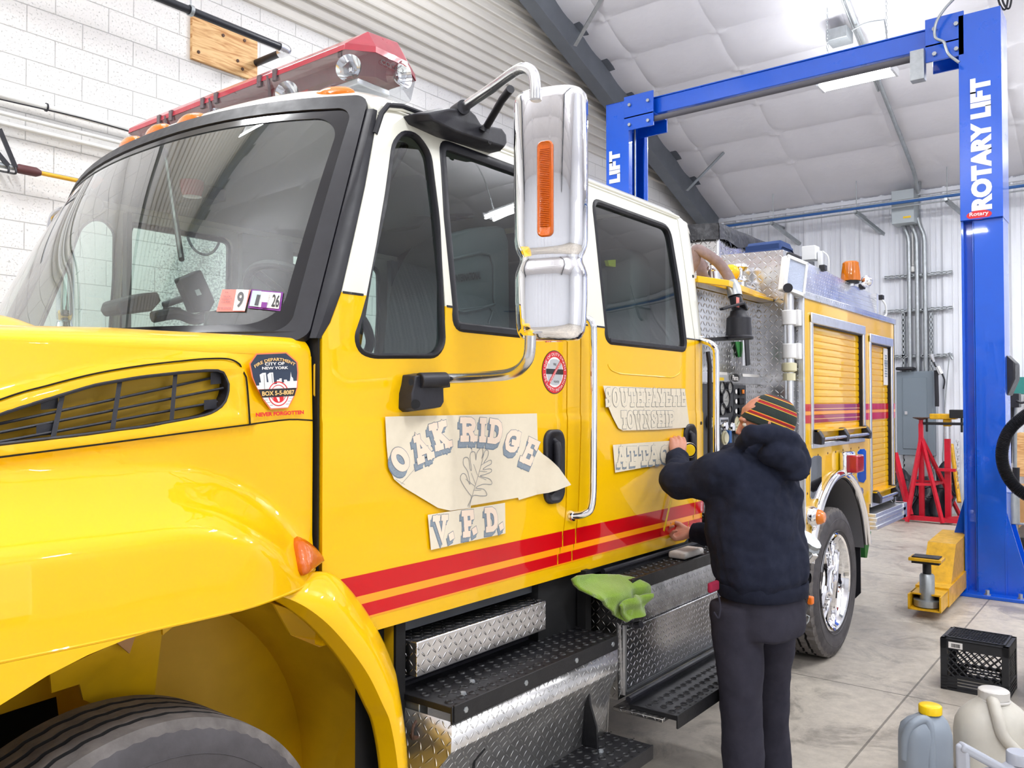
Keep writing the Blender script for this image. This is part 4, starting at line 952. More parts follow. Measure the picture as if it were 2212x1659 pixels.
def JL(c, a, r, f, z): return Vector((c.x, c.y, z)) + Vector((math.cos(a), math.sin(a), 0)) * r + Vector((-math.sin(a), math.cos(a), 0)) * f
# grey jug with the yellow cap
c = jugpos(1991, 3.84); a = AR + 0.12
j = thing('oil_jug', 'silver grey oil jug with bright yellow cap', 'jug', c)
b = MB(); jug_grid(b, c, 0.112, 0.075, [(0, 0.9, 0), (0.012, 0.97, 0), (0.03, 1, 0), (0.17, 1, 0), (0.21, 0.98, 0), (0.245, 0.9, 0), (0.27, 0.74, 0.01), (0.288, 0.5, 0.022), (0.298, 0.36, 0.028)], a, sq=3.4)
b.build('body', M['jug_grey'], j, angle=60, uv=False)
b = MB(); b.tube(smooth_path([JL(c, a, -0.105, -0.01, 0.1), JL(c, a, -0.108, -0.02, 0.2), JL(c, a, -0.085, -0.035, 0.262), JL(c, a, -0.03, -0.04, 0.285), JL(c, a, -0.01, -0.05, 0.25), JL(c, a, -0.015, -0.065, 0.12), JL(c, a, -0.02, -0.066, 0.02)], 6), [0.012] * 5 + [0.02] * 27 + [0.018] * 5 if False else 0.02, 14)
b.build('handle', M['jug_grey'], j, uv=False)
b = MB(); cp = JL(c, a, 0.026, 0.0, 0.298); cap(b, cp, 0.048, 0.036); b.build('cap', M['cap_yellow'], j, angle=50, uv=False)
# milky jug with white cap
c = jugpos(2139, 3.9); a = AR - 0.1
j = thing('fluid_jug', 'large milky white fluid jug with dusty white cap and moulded handle', 'jug', c)
b = MB(); jug_grid(b, c, 0.17, 0.12, [(0, 0.9, 0), (0.015, 0.98, 0), (0.05, 1, 0), (0.19, 1, 0), (0.235, 0.96, 0), (0.275, 0.84, 0), (0.31, 0.64, 0), (0.335, 0.44, 0), (0.35, 0.36, 0)], a, sq=2.6)
b.build('body', M['jug_white'], j, angle=60, uv=False)
b = MB(); b.tube(smooth_path([JL(c, a, -0.02, -0.02, 0.33), JL(c, a, -0.03, -0.06, 0.345), JL(c, a, -0.035, -0.11, 0.3), JL(c, a, -0.03, -0.13, 0.22), JL(c, a, 0.02, -0.125, 0.15)], 6), [0.02, 0.022, 0.024, 0.026, 0.028] * 5, 14, cap=True) if False else b.tube(smooth_path([JL(c, a, -0.02, -0.02, 0.33), JL(c, a, -0.03, -0.06, 0.345), JL(c, a, -0.035, -0.11, 0.3), JL(c, a, -0.02, -0.13, 0.22), JL(c, a, 0.04, -0.125, 0.15)], 6), 0.026, 14)
b.build('handle', M['jug_white'], j, uv=False)
b = MB(); cp = JL(c, a, 0, 0.0, 0.345); cap(b, cp, 0.064, 0.04, 20); b.lathe([(0.066, -0.014), (0.07, -0.006), (0.066, 0.0)], cp, n=40); b.build('cap', M['cap_white'], j, angle=50, uv=False)
b = MB(); b.prism([JL(c, a, 0.09, -0.135, 0.27), JL(c, a, 0.2, -0.13, 0.2), JL(c, a, 0.2, -0.14, 0.02), JL(c, a, 0.16, -0.15, 0.08)], JL(c, a, 0, 0.004, 0) - JL(c, a, 0, 0, 0)); b.build('label', M['tissue'], j, uv=False)
# pale silver jug in front with long slanting handle
c = jugpos(2150, 3.42); a = AR + 0.05
j = thing('coolant_jug', 'pale silver jug with long slanting handle in front of the milky jug', 'jug', c)
b = MB(); jug_grid(b, c, 0.15, 0.075, [(0, 0.92, 0), (0.015, 1, 0), (0.16, 1, 0), (0.19, 0.9, 0.01), (0.215, 0.66, 0.035), (0.24, 0.4, 0.075), (0.25, 0.33, 0.08)], a, sq=3.6); b.build('body', M['jug_silver'], j, angle=60, uv=False)
b = MB(); b.bar(JL(c, a, -0.165, 0, 0.325), JL(c, a, 0.06, 0, 0.2), 0.05, 0.036); b.bar(JL(c, a, -0.155, 0, 0.33), JL(c, a, -0.15, 0, 0.05), 0.05, 0.035); b.box(-0.0, 0.0, 0, 0, 0, 0) if False else None
b.build('handle', M['jug_silver'], j, bevel=0.012, seg=3, uv=False)
b = MB(); cp = JL(c, a, 0.08, 0, 0.25); cap(b, cp, 0.045, 0.045, 22); b.build('cap', M['jug_silver'], j, angle=50, uv=False)
# ------------------------------------------------------------------ the fire truck
YC0 = 2.92                          # centre plane of the truck
T = thing('fire_truck', 'yellow and cream crew cab fire truck with red stripes, chrome mirror and light bar', 'fire truck', (3.4, YC0, 0))
def mirY(v): return Vector((v[0], 2 * YC0 - v[1], v[2]))
# ---- hood and fender: one tilting shell
ZL, ZP1 = 1.24, 1.845
def taper(x): return 0.0 if x > 1.0 else (1.0 - x) ** 2 * 0.13 if x > 0.2 else 0.0832 + (0.2 - x) ** 2 * 1.1 + (0.2 - x) * 0.208
def bulge(x, z):
    e = max(0, x - 0.98); zs = 1.578 - 1.0 * e ** 2.15 - 0.10 * max(0, 0.6 - x); sl = 2.15 * e ** 1.15
    A = 0.125 * (1 - sm(1.12, 1.62, x)) + 0.02
    t = max(0.0, min(1.0, (zs - z) / math.hypot(1, sl) / 0.17))
    g = 0.7 * t * t * (3 - 2 * t) + 0.3 * math.sin(t * PI / 2)
    return A * g * (1 + 0.1 * sm(0, 0.35, zs - z))
def YS(x, z):
    lean = lerp(0.17, 0.03, sm(1.1, 1.47, x))
    up = max(0, z - 1.64); y = 1.838 + taper(x) + lean * up + 1.1 * lean * up * up
    # panel surround standing proud round the vent
    d = vent_d(x, z)
    if d is not None: y -= 0.014 * (1 - sm(-0.005, 0.022, d)) ; y += 0.012 * (1 - sm(-0.05, -0.022, d))
    return y - bulge(x, z)
SUR = [(0.1, 1.50), (0.30, 1.56), (0.5, 1.64), (0.702, 1.726), (0.791, 1.755), (0.888, 1.782), (0.993, 1.803), (1.109, 1.82), (1.171, 1.827), (1.224, 1.828), (1.252, 1.815), (1.266, 1.783), (1.268, 1.661)]
def panel_z(x): return 1.609 + (x - 0.696) * 0.095 - 0.02 * max(0, x - 1.0) ** 2 if x > 0.3 else 1.571 + (x - 0.3) * 0.12
def vent_d(x, z):
    """signed distance outside (+) the raised vent surround; None far away"""
    if x > 1.32 or z > 1.86 or x < 0.12: return None
    zt = None
    for (a, b_) in zip(SUR[:-2], SUR[1:-1]):
        if a[0] <= x <= b_[0]: zt = lerp(a[1], b_[1], (x - a[0]) / (b_[0] - a[0] + 1e-9))
    if zt is None: zt = 1.815 if x > 1.2 else 1.6
    return max(z - zt, panel_z(x) - z, x - 1.268)
def SURF(px, py, fn=YS, y0=1.83):
    y = y0
    for _ in range(14): p = SP(px, py, y); y = 0.5 * y + 0.5 * fn(p.x, p.z)
    return Vector((p.x, fn(p.x, p.z), p.z))
VENT = rpoly([(0.2, 1.43), (0.35, 1.52), (0.5, 1.6), (0.702, 1.696), (0.791, 1.726), (0.888, 1.757), (0.994, 1.777), (1.11, 1.792), (1.172, 1.798), (1.21, 1.797), (1.226, 1.765), (1.215, 1.72), (1.185, 1.697), (1.147, 1.686), (0.995, 1.664), (0.84, 1.648), (0.703, 1.636), (0.5, 1.61), (0.33, 1.5)], 0.02, 2)
VENT = rpoly([(0.52, 1.618), (0.6, 1.658), (0.702, 1.696), (0.791, 1.726), (0.888, 1.757), (0.994, 1.777), (1.11, 1.792), (1.172, 1.798), (1.212, 1.798), (1.228, 1.765), (1.215, 1.72), (1.185, 1.697), (1.147, 1.686), (0.995, 1.664), (0.84, 1.648), (0.703, 1.636), (0.6, 1.625)], 0.02, 2)
xs = frange(-0.48, 1.47, 0.025); zs_ = frange(1.255, 1.84, 0.0125)
outer = [(-0.5, ZL)] + [(x, ZL) for x in (0.2, 0.8)] + [(1.38, ZL), (1.475, 1.262), (1.478, 1.3), (1.478, ZP1), (-0.5, ZP1)]
hb = panel(outer, [VENT], xs, zs_, YS)
# shoulder and top of the hood, lofted to the centre line
def top_z(x, y):
    w = y - YC0
    z = 1.918 + 0.055 * (1 - sm(0.28, 0.5, abs(w))) * (1 - sm(0.98, 1.3, x)) - 0.05 * max(0, 1.0 - x) - 0.32 * max(0, 0.25 - x) ** 2 - 0.02 * (abs(w)) ** 2
    return z
def hood_prof(x, t):
    """t 0..1 from the side (z = ZP1) over the shoulder to the centre line"""
    y0 = YS(x, ZP1); R = lerp(0.19, 0.045, sm(0.95, 1.46, x))
    if t < 0.4:
        q = t / 0.4 * PI / 2; ye = y0 + R; ze = top_z(x, ye)
        return Vector((x, y0 + R * (1 - math.cos(q)), ZP1 + (ze - ZP1) * math.sin(q)))
    y = lerp(y0 + R, YC0, (t - 0.4) / 0.6); return Vector((x, y, top_z(x, y)))
def Xcowl(y): return 1.478 - 0.2 * (1 - (abs(y - YC0) / 1.08) ** 2)
def hg(u, v):
    p = hood_prof(lerp(-0.5, 1.478, u), v)
    w = sm(0.9, 1.478, p.x); p.x = lerp(p.x, p.x - (1.478 - Xcowl(p.y)), w * sm(0.3, 1.0, v) if False else w)
    return p
hb.grid(hg, 80, 44)
n0 = len(hb.v); hb.add([mirY(v) for v in hb.v], [f[::-1] for f in hb.f])
# nose
nose = [hood_prof(-0.5, k / 20) for k in range(21)]; lo = [Vector((-0.5, YS(-0.5, z), z)) for z in (ZL, 1.4, 1.55, 1.7, ZP1)]
ring = lo[:-1] + nose; ring = ring + [mirY(p) for p in reversed(ring[:-1])]
hb.add([p for p in ring] + [Vector((-0.62, lerp(p.y, YC0, 0.15), lerp(p.z, 1.5, 0.1))) for p in ring] + [Vector((-0.66, YC0, 1.5))], [(i, i + 1, i + 1 + len(ring), i + len(ring)) for i in range(len(ring) - 1)] + [(i + len(ring), i + 1 + len(ring), 2 * len(ring)) for i in range(len(ring) - 1)])
hood = hb.build('hood', M['yellow'], T, angle=50, uv=False)
# rolled lip along the fender edge and the panel grooves
def groove(pts, r, m, name, parent, fn=YS, off=0.0, n=3):
    b = MB(); sp = smooth_path([Vector((p[0], fn(p[0], p[1]) - off, p[1])) for p in pts], n) ; sp = [Vector((p.x, fn(p.x, p.z) - off, p.z)) for p in sp]
    b.tube(sp, r, 6); return b.build(name, m, parent, uv=False)
groove([(x, panel_z(x)) for x in [0.2 + 0.1 * k for k in range(13)]] + [(1.478, 1.669)], 0.0022, M['gap'], 'seam', hood)
groove(SUR, 0.0022, M['gap'], 'seam', hood, off=0.004, n=8)
b = MB(); b.tube([Vector((x, YS(x, ZL) + 0.004, ZL)) for x in frange(-0.45, 1.48, 0.05)], 0.005, 8); b.build('fender_lip', M['yellow'], hood, uv=False)
# vent grille: black ring, bars and the yellow duct behind
b = MB(); rim = [Vector((p[0], YS(p[0], p[1]), p[1])) for p in VENT]; n = len(rim)
cxv = sum(p.x for p in rim) / n
b.add([p + Vector((0, -0.003, 0)) for p in rim] + [p + Vector((0, 0.045, 0)) for p in rim], [(i, (i + 1) % n, (i + 1) % n + n, i + n) for i in range(n)])
b.tube([p + Vector((0, 0.001, 0)) for p in rim] + [rim[0]], 0.004, 6, cap=False)
b.build('vent_rim', M['black_plastic'], hood, uv=False)
def vtop(x):
    c = [(p[0], p[1]) for p in VENT]; zz = []
    for i in range(len(c)):
        a, d = c[i], c[(i + 1) % len(c)]
        if (a[0] - x) * (d[0] - x) <= 0 and a[0] != d[0]: zz.append(a[1] + (d[1] - a[1]) * (x - a[0]) / (d[0] - a[0]))
    return (min(zz), max(zz)) if len(zz) >= 2 else (1.64, 1.64)
b = MB()
for k in range(1, 4):
    sp = []
    for x in frange(0.54, 1.222, 0.02):
        zt = lerp(1.60 + (x - 0.5) * 0.125, 1.60 + (x - 0.5) * 0.125, 0) ; a_, c_ = vtop(x); z = 1.615 + 0.108 * (x - 0.55) / 0.67 + (k - 1) * lerp(0.012, 0.031, (x - 0.5) / 0.7)
        if a_ + 0.002 < z < c_ - 0.002: sp.append(Vector((x, YS(x, z) + 0.016, z)))
    if len(sp) > 2: b.tube(sp, 0.0035, 6); b.add([p + Vector((0, 0, 0.002)) for p in sp] + [p + Vector((0, 0.03, -0.004)) for p in sp], [(i, i + 1, i + 1 + len(sp), i + len(sp)) for i in range(len(sp) - 1)])
for (xa, xb) in ((0.826, 0.800), (0.952, 0.925), (1.09, 1.068), (0.69, 0.665)):
    a_, c_ = vtop((xa + xb) / 2); za = vtop(xa)[1]; zb_ = vtop(xb)[0]
    b.add([(xa - 0.007, YS(xa, za) + 0.012, za), (xa + 0.004, YS(xa, za) + 0.012, za), (xb + 0.004, YS(xb, zb_) + 0.012, zb_), (xb - 0.007, YS(xb, zb_) + 0.012, zb_)], [(0, 1, 2, 3)])
for (x, z, w, h) in ((1.2, 1.778, 0.03, 0.03), (1.178, 1.712, 0.035, 0.024), (0.8, 1.715, 0.035, 0.024), (0.79, 1.66, 0.04, 0.024)):
    b.add([(x - w / 2, YS(x, z) + 0.012, z - h / 2), (x + w / 2, YS(x, z) + 0.012, z - h / 2 + 0.003), (x + w / 2, YS(x, z) + 0.012, z + h / 2 + 0.003), (x - w / 2, YS(x, z) + 0.012, z + h / 2)], [(0, 1, 2, 3)])
b.build('vent_grille', M['black_plastic'], hood, uv=False)
b = MB()
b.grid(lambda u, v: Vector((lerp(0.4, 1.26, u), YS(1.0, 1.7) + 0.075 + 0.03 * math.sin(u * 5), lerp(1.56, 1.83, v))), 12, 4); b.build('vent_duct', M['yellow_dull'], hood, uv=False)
# turn lamp on the fender tail
LP = [(1.376, 1.284), (1.382, 1.31), (1.392, 1.342), (1.402, 1.356), (1.418, 1.359), (1.44, 1.35), (1.47, 1.328), (1.495, 1.298), (1.498, 1.284), (1.472, 1.275), (1.41, 1.268), (1.385, 1.270)]
LPc = (1.43, 1.31)
b = MB(); vs = []; n = len(LP)
for (s, o) in ((1.04, 0.004), (1.0, -0.012), (0.85, -0.026), (0.55, -0.036), (0.0, -0.04)):
    for p in LP: x = lerp(LPc[0], p[0], s); z = lerp(LPc[1], p[1], s); vs.append(Vector((x, YS(min(x, 1.47), z) + o, z)))
b.add(vs, [(r_ * n + i, r_ * n + (i + 1) % n, (r_ + 1) * n + (i + 1) % n, (r_ + 1) * n + i) for r_ in range(4) for i in range(n)])
b.build('turn_signal', M['amber_dark'], T, angle=60, uv=False)
# inner faces of the fender and the wheel housing
XW, RW = 0.98, 0.5
b = MB()
def liner(u, v):
    t = lerp(-0.35, PI + 0.1, u); y = lerp(1.80, 2.25, v); rr_ = 0.80 + 0.03 * math.sin(v * 5); 
    return Vector((XW + 0.02 + rr_ * math.cos(t), y, 0.5 + rr_ * math.sin(t) * 0.96))
b.grid(liner, 40, 8)
b.grid(lambda u, v: Vector((lerp(0.35, 1.78, u), 2.26 - 0.03 * math.sin(u * 9), lerp(0.95 if u < 0.5 else 0.5, 1.5, v))), 24, 10); b.grid(lambda u, v: Vector((1.79, lerp(1.84, 2.3, u), lerp(0.35, 1.3, v))), 3, 3)
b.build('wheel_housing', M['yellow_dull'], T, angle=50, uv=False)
# angled inner panels seen through the wheel arch
def quadpx(b, pts, Ys):
    P = [SP(p[0], p[1], y) for p, y in zip(pts, Ys)]; b.prism(P, (0, 0.008, 0))
b = MB()
quadpx(b, [(108, 1455), (292, 1370), (345, 1335), (352, 1350), (333, 1508), (215, 1525), (180, 1512), (172, 1478), (112, 1497)], [2.02, 2.02, 2.02, 2.02, 2.12, 2.12, 2.1, 2.08, 2.04])
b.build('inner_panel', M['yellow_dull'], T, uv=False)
b = MB(); quadpx(b, [(350, 1330), (420, 1316), (352, 1372)], [1.98, 2.0, 2.0]); quadpx(b, [(575, 1275), (650, 1262), (716, 1390), (690, 1398), (628, 1372)], [1.86, 1.84, 1.92, 1.94, 2.0]); b.build('inner_bracket', M['yellow'], T, uv=False)
b = MB(); quadpx(b, [(245, 1382), (300, 1352), (280, 1412)], [2.0, 1.99, 2.0]); b.build('inner_patch', mat('tan_panel', '#b98b5a', 0.5), T, uv=False)
# splash panel behind the front wheel: swept lip
b = MB(); so = [(1.40, 1.272), (1.512, 1.249), (1.596, 1.177), (1.685, 1.06), (1.745, 0.95), (1.77, 0.878), (1.80, 0.7), (1.80, 0.5), (1.79, 0.4)]
si = [(1.24, 1.25), (1.345, 1.215), (1.455, 1.125), (1.57, 0.99), (1.64, 0.87), (1.672, 0.80), (1.70, 0.66), (1.705, 0.48), (1.70, 0.38)]
so_ = smooth_path([Vector((p[0], 0, p[1])) for p in so], 6); si_ = smooth_path([Vector((p[0], 0, p[1])) for p in si], 6)
def spl(u, v):
    k = u * (len(so_) - 1); i = min(int(k), len(so_) - 2); t = k - i; o = so_[i].lerp(so_[i + 1], t); n_ = si_[i].lerp(si_[i + 1], t)
    if v < 0.72: s = v / 0.72; p = o.lerp(n_, s); y = 1.80 - 0.075 * math.sin(min(1, s * 1.15) * PI / 2) * sm(-0.1, 0.25, u)
    else: s = (v - 0.72) / 0.28; p = n_.copy(); y = 1.80 - 0.075 * sm(-0.1, 0.25, u) + s * 0.07; p = p + (n_ - o) * 0.12 * s
    return Vector((p.x, y, p.z))
b.grid(spl, 60, 22); b.build('splash_panel', M['yellow'], T, angle=60, uv=False, solid=0.004)
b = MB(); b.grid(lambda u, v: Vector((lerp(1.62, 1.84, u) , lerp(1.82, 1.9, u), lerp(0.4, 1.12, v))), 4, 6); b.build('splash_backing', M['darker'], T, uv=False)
b = MB(); b.prism([SP(*p, 1.86) for p in ((588, 1268), (700, 1240), (716, 1243), (612, 1290))], (0, 0.03, 0)); b.build('fender_bracket', M['yellow'], T, uv=False)
# front valance below the fender ahead of the wheel
b = MB(); fa = [(0.92, ZL - 0.004)] + [(XW + 0.74 * math.cos(math.radians(a)), 0.5 + 0.74 * math.sin(math.radians(a))) for a in (98, 104, 110, 118, 126, 134, 144, 154, 164, 172)]
fo = [(-0.05, 0.62), (-0.3, 0.7), (-0.4, ZL - 0.004)]
vp = panel([p for p in fa] + fo, [], frange(-0.38, 0.9, 0.05), frange(0.65, 1.23, 0.06), lambda x, z: YS(x, max(z, ZL)) + 0.004 * 0 + 0.02 * (1.24 - z), rim=0.02)
vp.build('front_valance', M['yellow'], T, uv=False, fix=False)
# bumper beyond the frame
b = MB(); b.box(-0.95, -0.72, 1.75, 4.09, 0.5, 0.85); b.build('front_bumper', M['chrome'], T, bevel=0.03, uv=False)
# ---- front tyre and rear tyres
def tyre(name, cx, y0, w, R, ribs, lug, rimr, par, steel=True):
    b = MB(); n = 160; prof = []
    # across the tread from the outer bead to the inner bead: (radius, y offset, is groove)
    side = [(rimr + 0.0, 0.03), (rimr + 0.02, 0.012), (rimr + 0.07, 0.0), (R - 0.085, -0.012), (R - 0.05, -0.006), (R - 0.022, 0.006), (R - 0.012, 0.014)]
    tread = []
    for k in range(ribs):
        a = 0.02 + (w - 0.04) * k / ribs; c = 0.02 + (w - 0.04) * (k + 1) / ribs; gw = 0.008
        if k: tread += [(R - 0.014, a + gw * 0.2), (R, a + gw)]
        else: tread += [(R - 0.002, a)]
        tread += [(R, c - gw)] if k < ribs - 1 else [(R - 0.002, c)]
        if k < ribs - 1: tread += [(R - 0.014, c - gw * 0.2)]
    prof = side + tread + [(r_, w - y_) for (r_, y_) in reversed(side)]
    vs = []; fs = []; mi = []
    for j, (r_, yy) in enumerate(prof):
        for k in range(n):
            t = 2 * PI * k / n; wob = 0.0; rr_ = r_
            if len(side) < j < len(prof) - len(side) - 1: wob = 0.0035 * math.sin(t * 50)
            if lug and len(side) - 2 <= j < len(prof) - len(side) + 2 and (k % 4 == 0): rr_ -= 0.012
            if not lug and j in (5, 6) and k % 2: rr_ -= 0.004
            vs.append((cx + rr_ * math.cos(t), y0 + yy + wob, R + rr_ * math.sin(t)))
    for j in range(len(prof) - 1):
        for k in range(n): fs.append((j * n + k, j * n + (k + 1) % n, (j + 1) * n + (k + 1) % n, (j + 1) * n + k))
    b.add(vs, fs)
    for i in range(len(fs)):
        j = i // n; b.mi[i] = 1 if (j < len(side) - 2 or j > len(prof) - len(side)) else (2 if (prof[j][0] < R - 0.01 and len(side) <= j < len(prof) - len(side) - 1) or (prof[j + 1][0] < R - 0.01 and len(side) - 1 < j < len(prof) - len(side) - 1) else 0)
    o = b.build(name, [M['tyre'], M['tyre_side'], M['darker']], par, angle=32, uv=False)
    b = MB()
    for r_ in (rimr + 0.045, R - 0.1, R - 0.075): b.lathe([(r_ - 0.003, -0.003), (r_, -0.008), (r_ + 0.003, -0.003)], (cx, y0 - 0.0 + (0.0 if r_ < R - 0.09 else -0.004), R), 'y', 80)
    b.build('sidewall_ring', M['tyre_side'], o, uv=False)
    return o
def wheel(cx, y0, R, dish, par, hub=True):
    b = MB()
    b.lathe([(0.325, 0.012), (0.33, 0.0), (0.32, -0.006), (0.305, 0.0), (0.295, 0.02), (0.285, 0.04), (0.28, dish - 0.02), (0.26, dish), (0.12, dish + 0.01), (0.11, dish - 0.03), (0.1, dish - 0.06), (0.0, dish - 0.06)], (cx, y0, R), 'y', 64)
    rim = b.build('rim', M['chrome'], par, angle=40, uv=False)
    b = MB()
    for k in range(10): t = 2 * PI * k / 10; b.cyl((cx + 0.17 * math.cos(t), y0 + dish, R + 0.17 * math.sin(t)), (cx + 0.17 * math.cos(t), y0 + dish - 0.02, R + 0.17 * math.sin(t)), 0.012, 8)
    b.build('lug_nut_ring', M['steel'], rim, uv=False)
    b = MB()
    for k in range(5): t = 2 * PI * (k + 0.5) / 5; b.cyl((cx + 0.24 * math.cos(t), y0 + dish - 0.002, R + 0.24 * math.sin(t)), (cx + 0.24 * math.cos(t), y0 + dish - 0.001, R + 0.24 * math.sin(t)), 0.03, 14)
    b.build('hand_hole_ring', M['darker'], rim, uv=False)
ft = tyre('front_tyre', XW, 1.765, 0.285, RW, 5, False, 0.3, T); wheel(XW, 1.77, RW, 0.06, T)
ft2 = tyre('front_tyre', XW, 2 * YC0 - 1.765 - 0.285, 0.285, RW, 5, False, 0.3, T)
XR, RR = 5.83, 0.5
rt = tyre('rear_tyre', XR, 1.735, 0.27, RR, 4, True, 0.3, T); wheel(XR, 1.74, RR, 0.16, T)
rt2 = tyre('rear_tyre', XR, 2.04, 0.27, RR, 4, True, 0.3, T)
rt3 = tyre('rear_tyre', XR, 2 * YC0 - 1.735 - 0.27, 0.27, RR, 4, True, 0.3, T)
# suspension and frame in the dark of the wheel well
b = MB(); b.box(-0.6, 7.2, 2.5, 2.6, 0.72, 0.98); b.box(-0.6, 7.2, 3.24, 3.34, 0.72, 0.98); b.box(-0.4, 1.2, 2.6, 3.3, 0.9, 1.35); b.build('chassis_frame', M['darker'], T, bevel=0.02, uv=False)
b = MB(); b.lathe([(0, 0), (0.1, 0.0), (0.13, 0.05), (0.13, 0.22), (0.09, 0.28), (0, 0.28)], (0.78, 2.35, 0.98), n=24); b.cyl((XW, 1.9, RW), (XW, 3.9, RW), 0.07); b.cyl((XR, 1.9, RR), (XR, 3.9, RR), 0.09); b.box(0.2, 0.8, 2.2, 2.35, 0.6, 1.25); b.build('suspension', M['black_rub'], T, bevel=0.01, uv=False)

# ---- cab shell
ZB = 2.03
def YC(x, z):
    y = 1.82 + 0.115 * max(0, z - ZB) + 0.10 * max(0, z - 2.45) ** 2 - 0.004 * sm(1.676, 1.660, z) 
    y += 0.45 * max(0, x - 3.86) ** 2 * 4 * (1 if True else 0)
    y += 0.12 * max(0, 1.10 - z) if z < 1.10 else 0
    return y
W_VENT = rpoly([(1.612, 1.90), (1.764, 2.341), (1.816, 2.53), (1.868, 2.582), (1.935, 2.59), (1.99, 2.54), (2.003, 2.32), (1.995, 1.90), (1.955, 1.862), (1.68, 1.850), (1.632, 1.862)], 0.03, 3)
W_FRONT = rpoly([(2.035, 1.955), (2.03, 2.33), (2.04, 2.60), (2.62, 2.60), (2.64, 2.3), (2.64, 1.955)], [0.05, 0.01, 0.05, 0.06, 0.01, 0.05], 5)
W_REAR = rpoly([(2.985, 1.99), (2.985, 2.585), (3.70, 2.585), (3.735, 2.3), (3.745, 1.965), (3.02, 1.965)], [0.04, 0.06, 0.07, 0.01, 0.05, 0.05], 5)
L1 = [(2.615, 1.09), (2.665, 1.2), (2.687, 1.307), (2.697, 1.614), (2.703, 1.933), (2.70, 2.3), (2.68, 2.62)]
L2 = [(2.715, 1.09), (2.755, 1.2), (2.775, 1.307), (2.793, 1.614), (2.799, 1.933), (2.80, 2.3), (2.79, 2.62)]
L3 = [(3.70, 1.09), (3.80, 1.15), (3.838, 1.23), (3.842, 1.6), (3.84, 2.03), (3.82, 2.35), (3.80, 2.62)]
ZR = 2.64; g_ = 0.0035
def xat(L, z): 
    for a, c in zip(L[:-1], L[1:]):
        if a[1] <= z <= c[1]: return lerp(a[0], c[0], (z - a[1]) / (c[1] - a[1]))
    return L[-1][0] if z > L[-1][1] else L[0][0]
zc = [1.1, 1.09, 1.18, 1.3, 1.5, 1.66, 1.67, 1.68, ZB, 2.1, 2.2, 2.3, 2.4, 2.45, 2.5, 2.55, 2.6]
paint = lambda x, z: 1 if z > ZB + 0.002 else 0
CABM = [M['yellow'], M['cream']]
def cabpanel(name, outer, holes, xc=()):
    b = panel(outer, holes, xc, zc, YC, paint, rim=0.02); return b.build(name, CABM, T, angle=25, uv=False, fix=False)
fd = cabpanel('front_door', [(1.495, 1.10), (1.495, 1.90), (1.524, 1.94), (1.565, 2.031), (1.635, 2.219), (1.687, 2.363), (1.74, 2.53), (1.772, ZR)] + [(x - g_, z) for (x, z) in reversed([(xat(L1, z), z) for z in (1.10, 1.2, 1.307, 1.614, 1.933, 2.3, ZR)])], [W_VENT, W_FRONT])
cabpanel('door_pillar', [(x + g_, z) for (x, z) in [(xat(L1, z), z) for z in (1.10, 1.2, 1.307, 1.614, 1.933, 2.3, ZR)]] + [(x - g_, z) for (x, z) in reversed([(xat(L2, z), z) for z in (1.10, 1.2, 1.307, 1.614, 1.933, 2.3, ZR)])], [])
rd = cabpanel('rear_door', [(x + g_, z) for (x, z) in [(xat(L2, z), z) for z in (1.10, 1.2, 1.307, 1.614, 1.933, 2.3, ZR)]] + [(x - g_, z) for (x, z) in reversed([(xat(L3, z), z) for z in (1.10, 1.15, 1.23, 1.6, 2.03, 2.35, ZR)])], [W_REAR])
cabpanel('cab_corner', [(x + g_, z) for (x, z) in [(xat(L3, z), z) for z in (1.10, 1.15, 1.23, 1.6, 2.03, 2.35, ZR)]] + [(3.93, ZR), (3.965, 2.45), (3.985, 2.1), (3.985, 1.3), (3.95, 1.22), (3.86, 1.10)], [], frange(3.85, 3.98, 0.02))
b = panel([(1.50, 1.05), (1.50, 1.097), (3.86, 1.097), (3.72, 1.04)], [], (), (), YC, rim=0.03); b.build('rocker_panel', M['yellow'], T, uv=False, fix=False)
b = MB()
for k in range(13): b.box(2.75 + k * 0.075, 2.75 + k * 0.075 + 0.022, 1.821, 1.826, 1.062, 1.074 + 0.006 * (k % 3))
b.build('rocker_clips', M['orange_stripe'], T, uv=False)
# far side of the cab, with its own windows
cabout = [(1.495, 1.10), (1.495, 1.90), (1.565, 2.031), (1.687, 2.363), (1.772, ZR), (3.93, ZR), (3.965, 2.45), (3.985, 2.1), (3.985, 1.10)]
fb = panel(cabout, [W_VENT, W_FRONT, W_REAR], frange(3.86, 3.98, 0.03), zc, YC, paint, rim=0.02); fb.v = [mirY(v) for v in fb.v]; fb.build('far_cab_side', CABM, T, angle=25, uv=False, fix=False)
# near-black strips behind the door gaps, coloured as the shade inside them
b = MB()
for L in (L1, L2, L3):
    for a, c in zip(L[:-1], L[1:]): b.add([(a[0] - 0.015, YC(*a) + 0.022, a[1]), (a[0] + 0.015, YC(*a) + 0.022, a[1]), (c[0] + 0.015, YC(*c) + 0.022, c[1]), (c[0] - 0.015, YC(*c) + 0.022, c[1])], [(0, 1, 2, 3)])
b.build('door_seal', M['gap'], T, uv=False)
b = MB(); b.box(1.49, 1.52, 1.86, 1.9, 1.28, 1.93); b.box(1.484, 1.49, 1.825, 1.86, 1.25, 1.9); b.build('cowl_gap', M['darker'], T, uv=False)
b = MB(); q0, q1 = 1.73, 1.82
b.tube([Vector((1.487 + dx, 1.838, z)) for dx, z in ((0.004, q0), (-0.004, q0 + 0.01), (-0.004, q1), (0.004, q1 + 0.01))], 0.003, 6); b.build('hood_latch', M['yellow_dull'], T, uv=False)
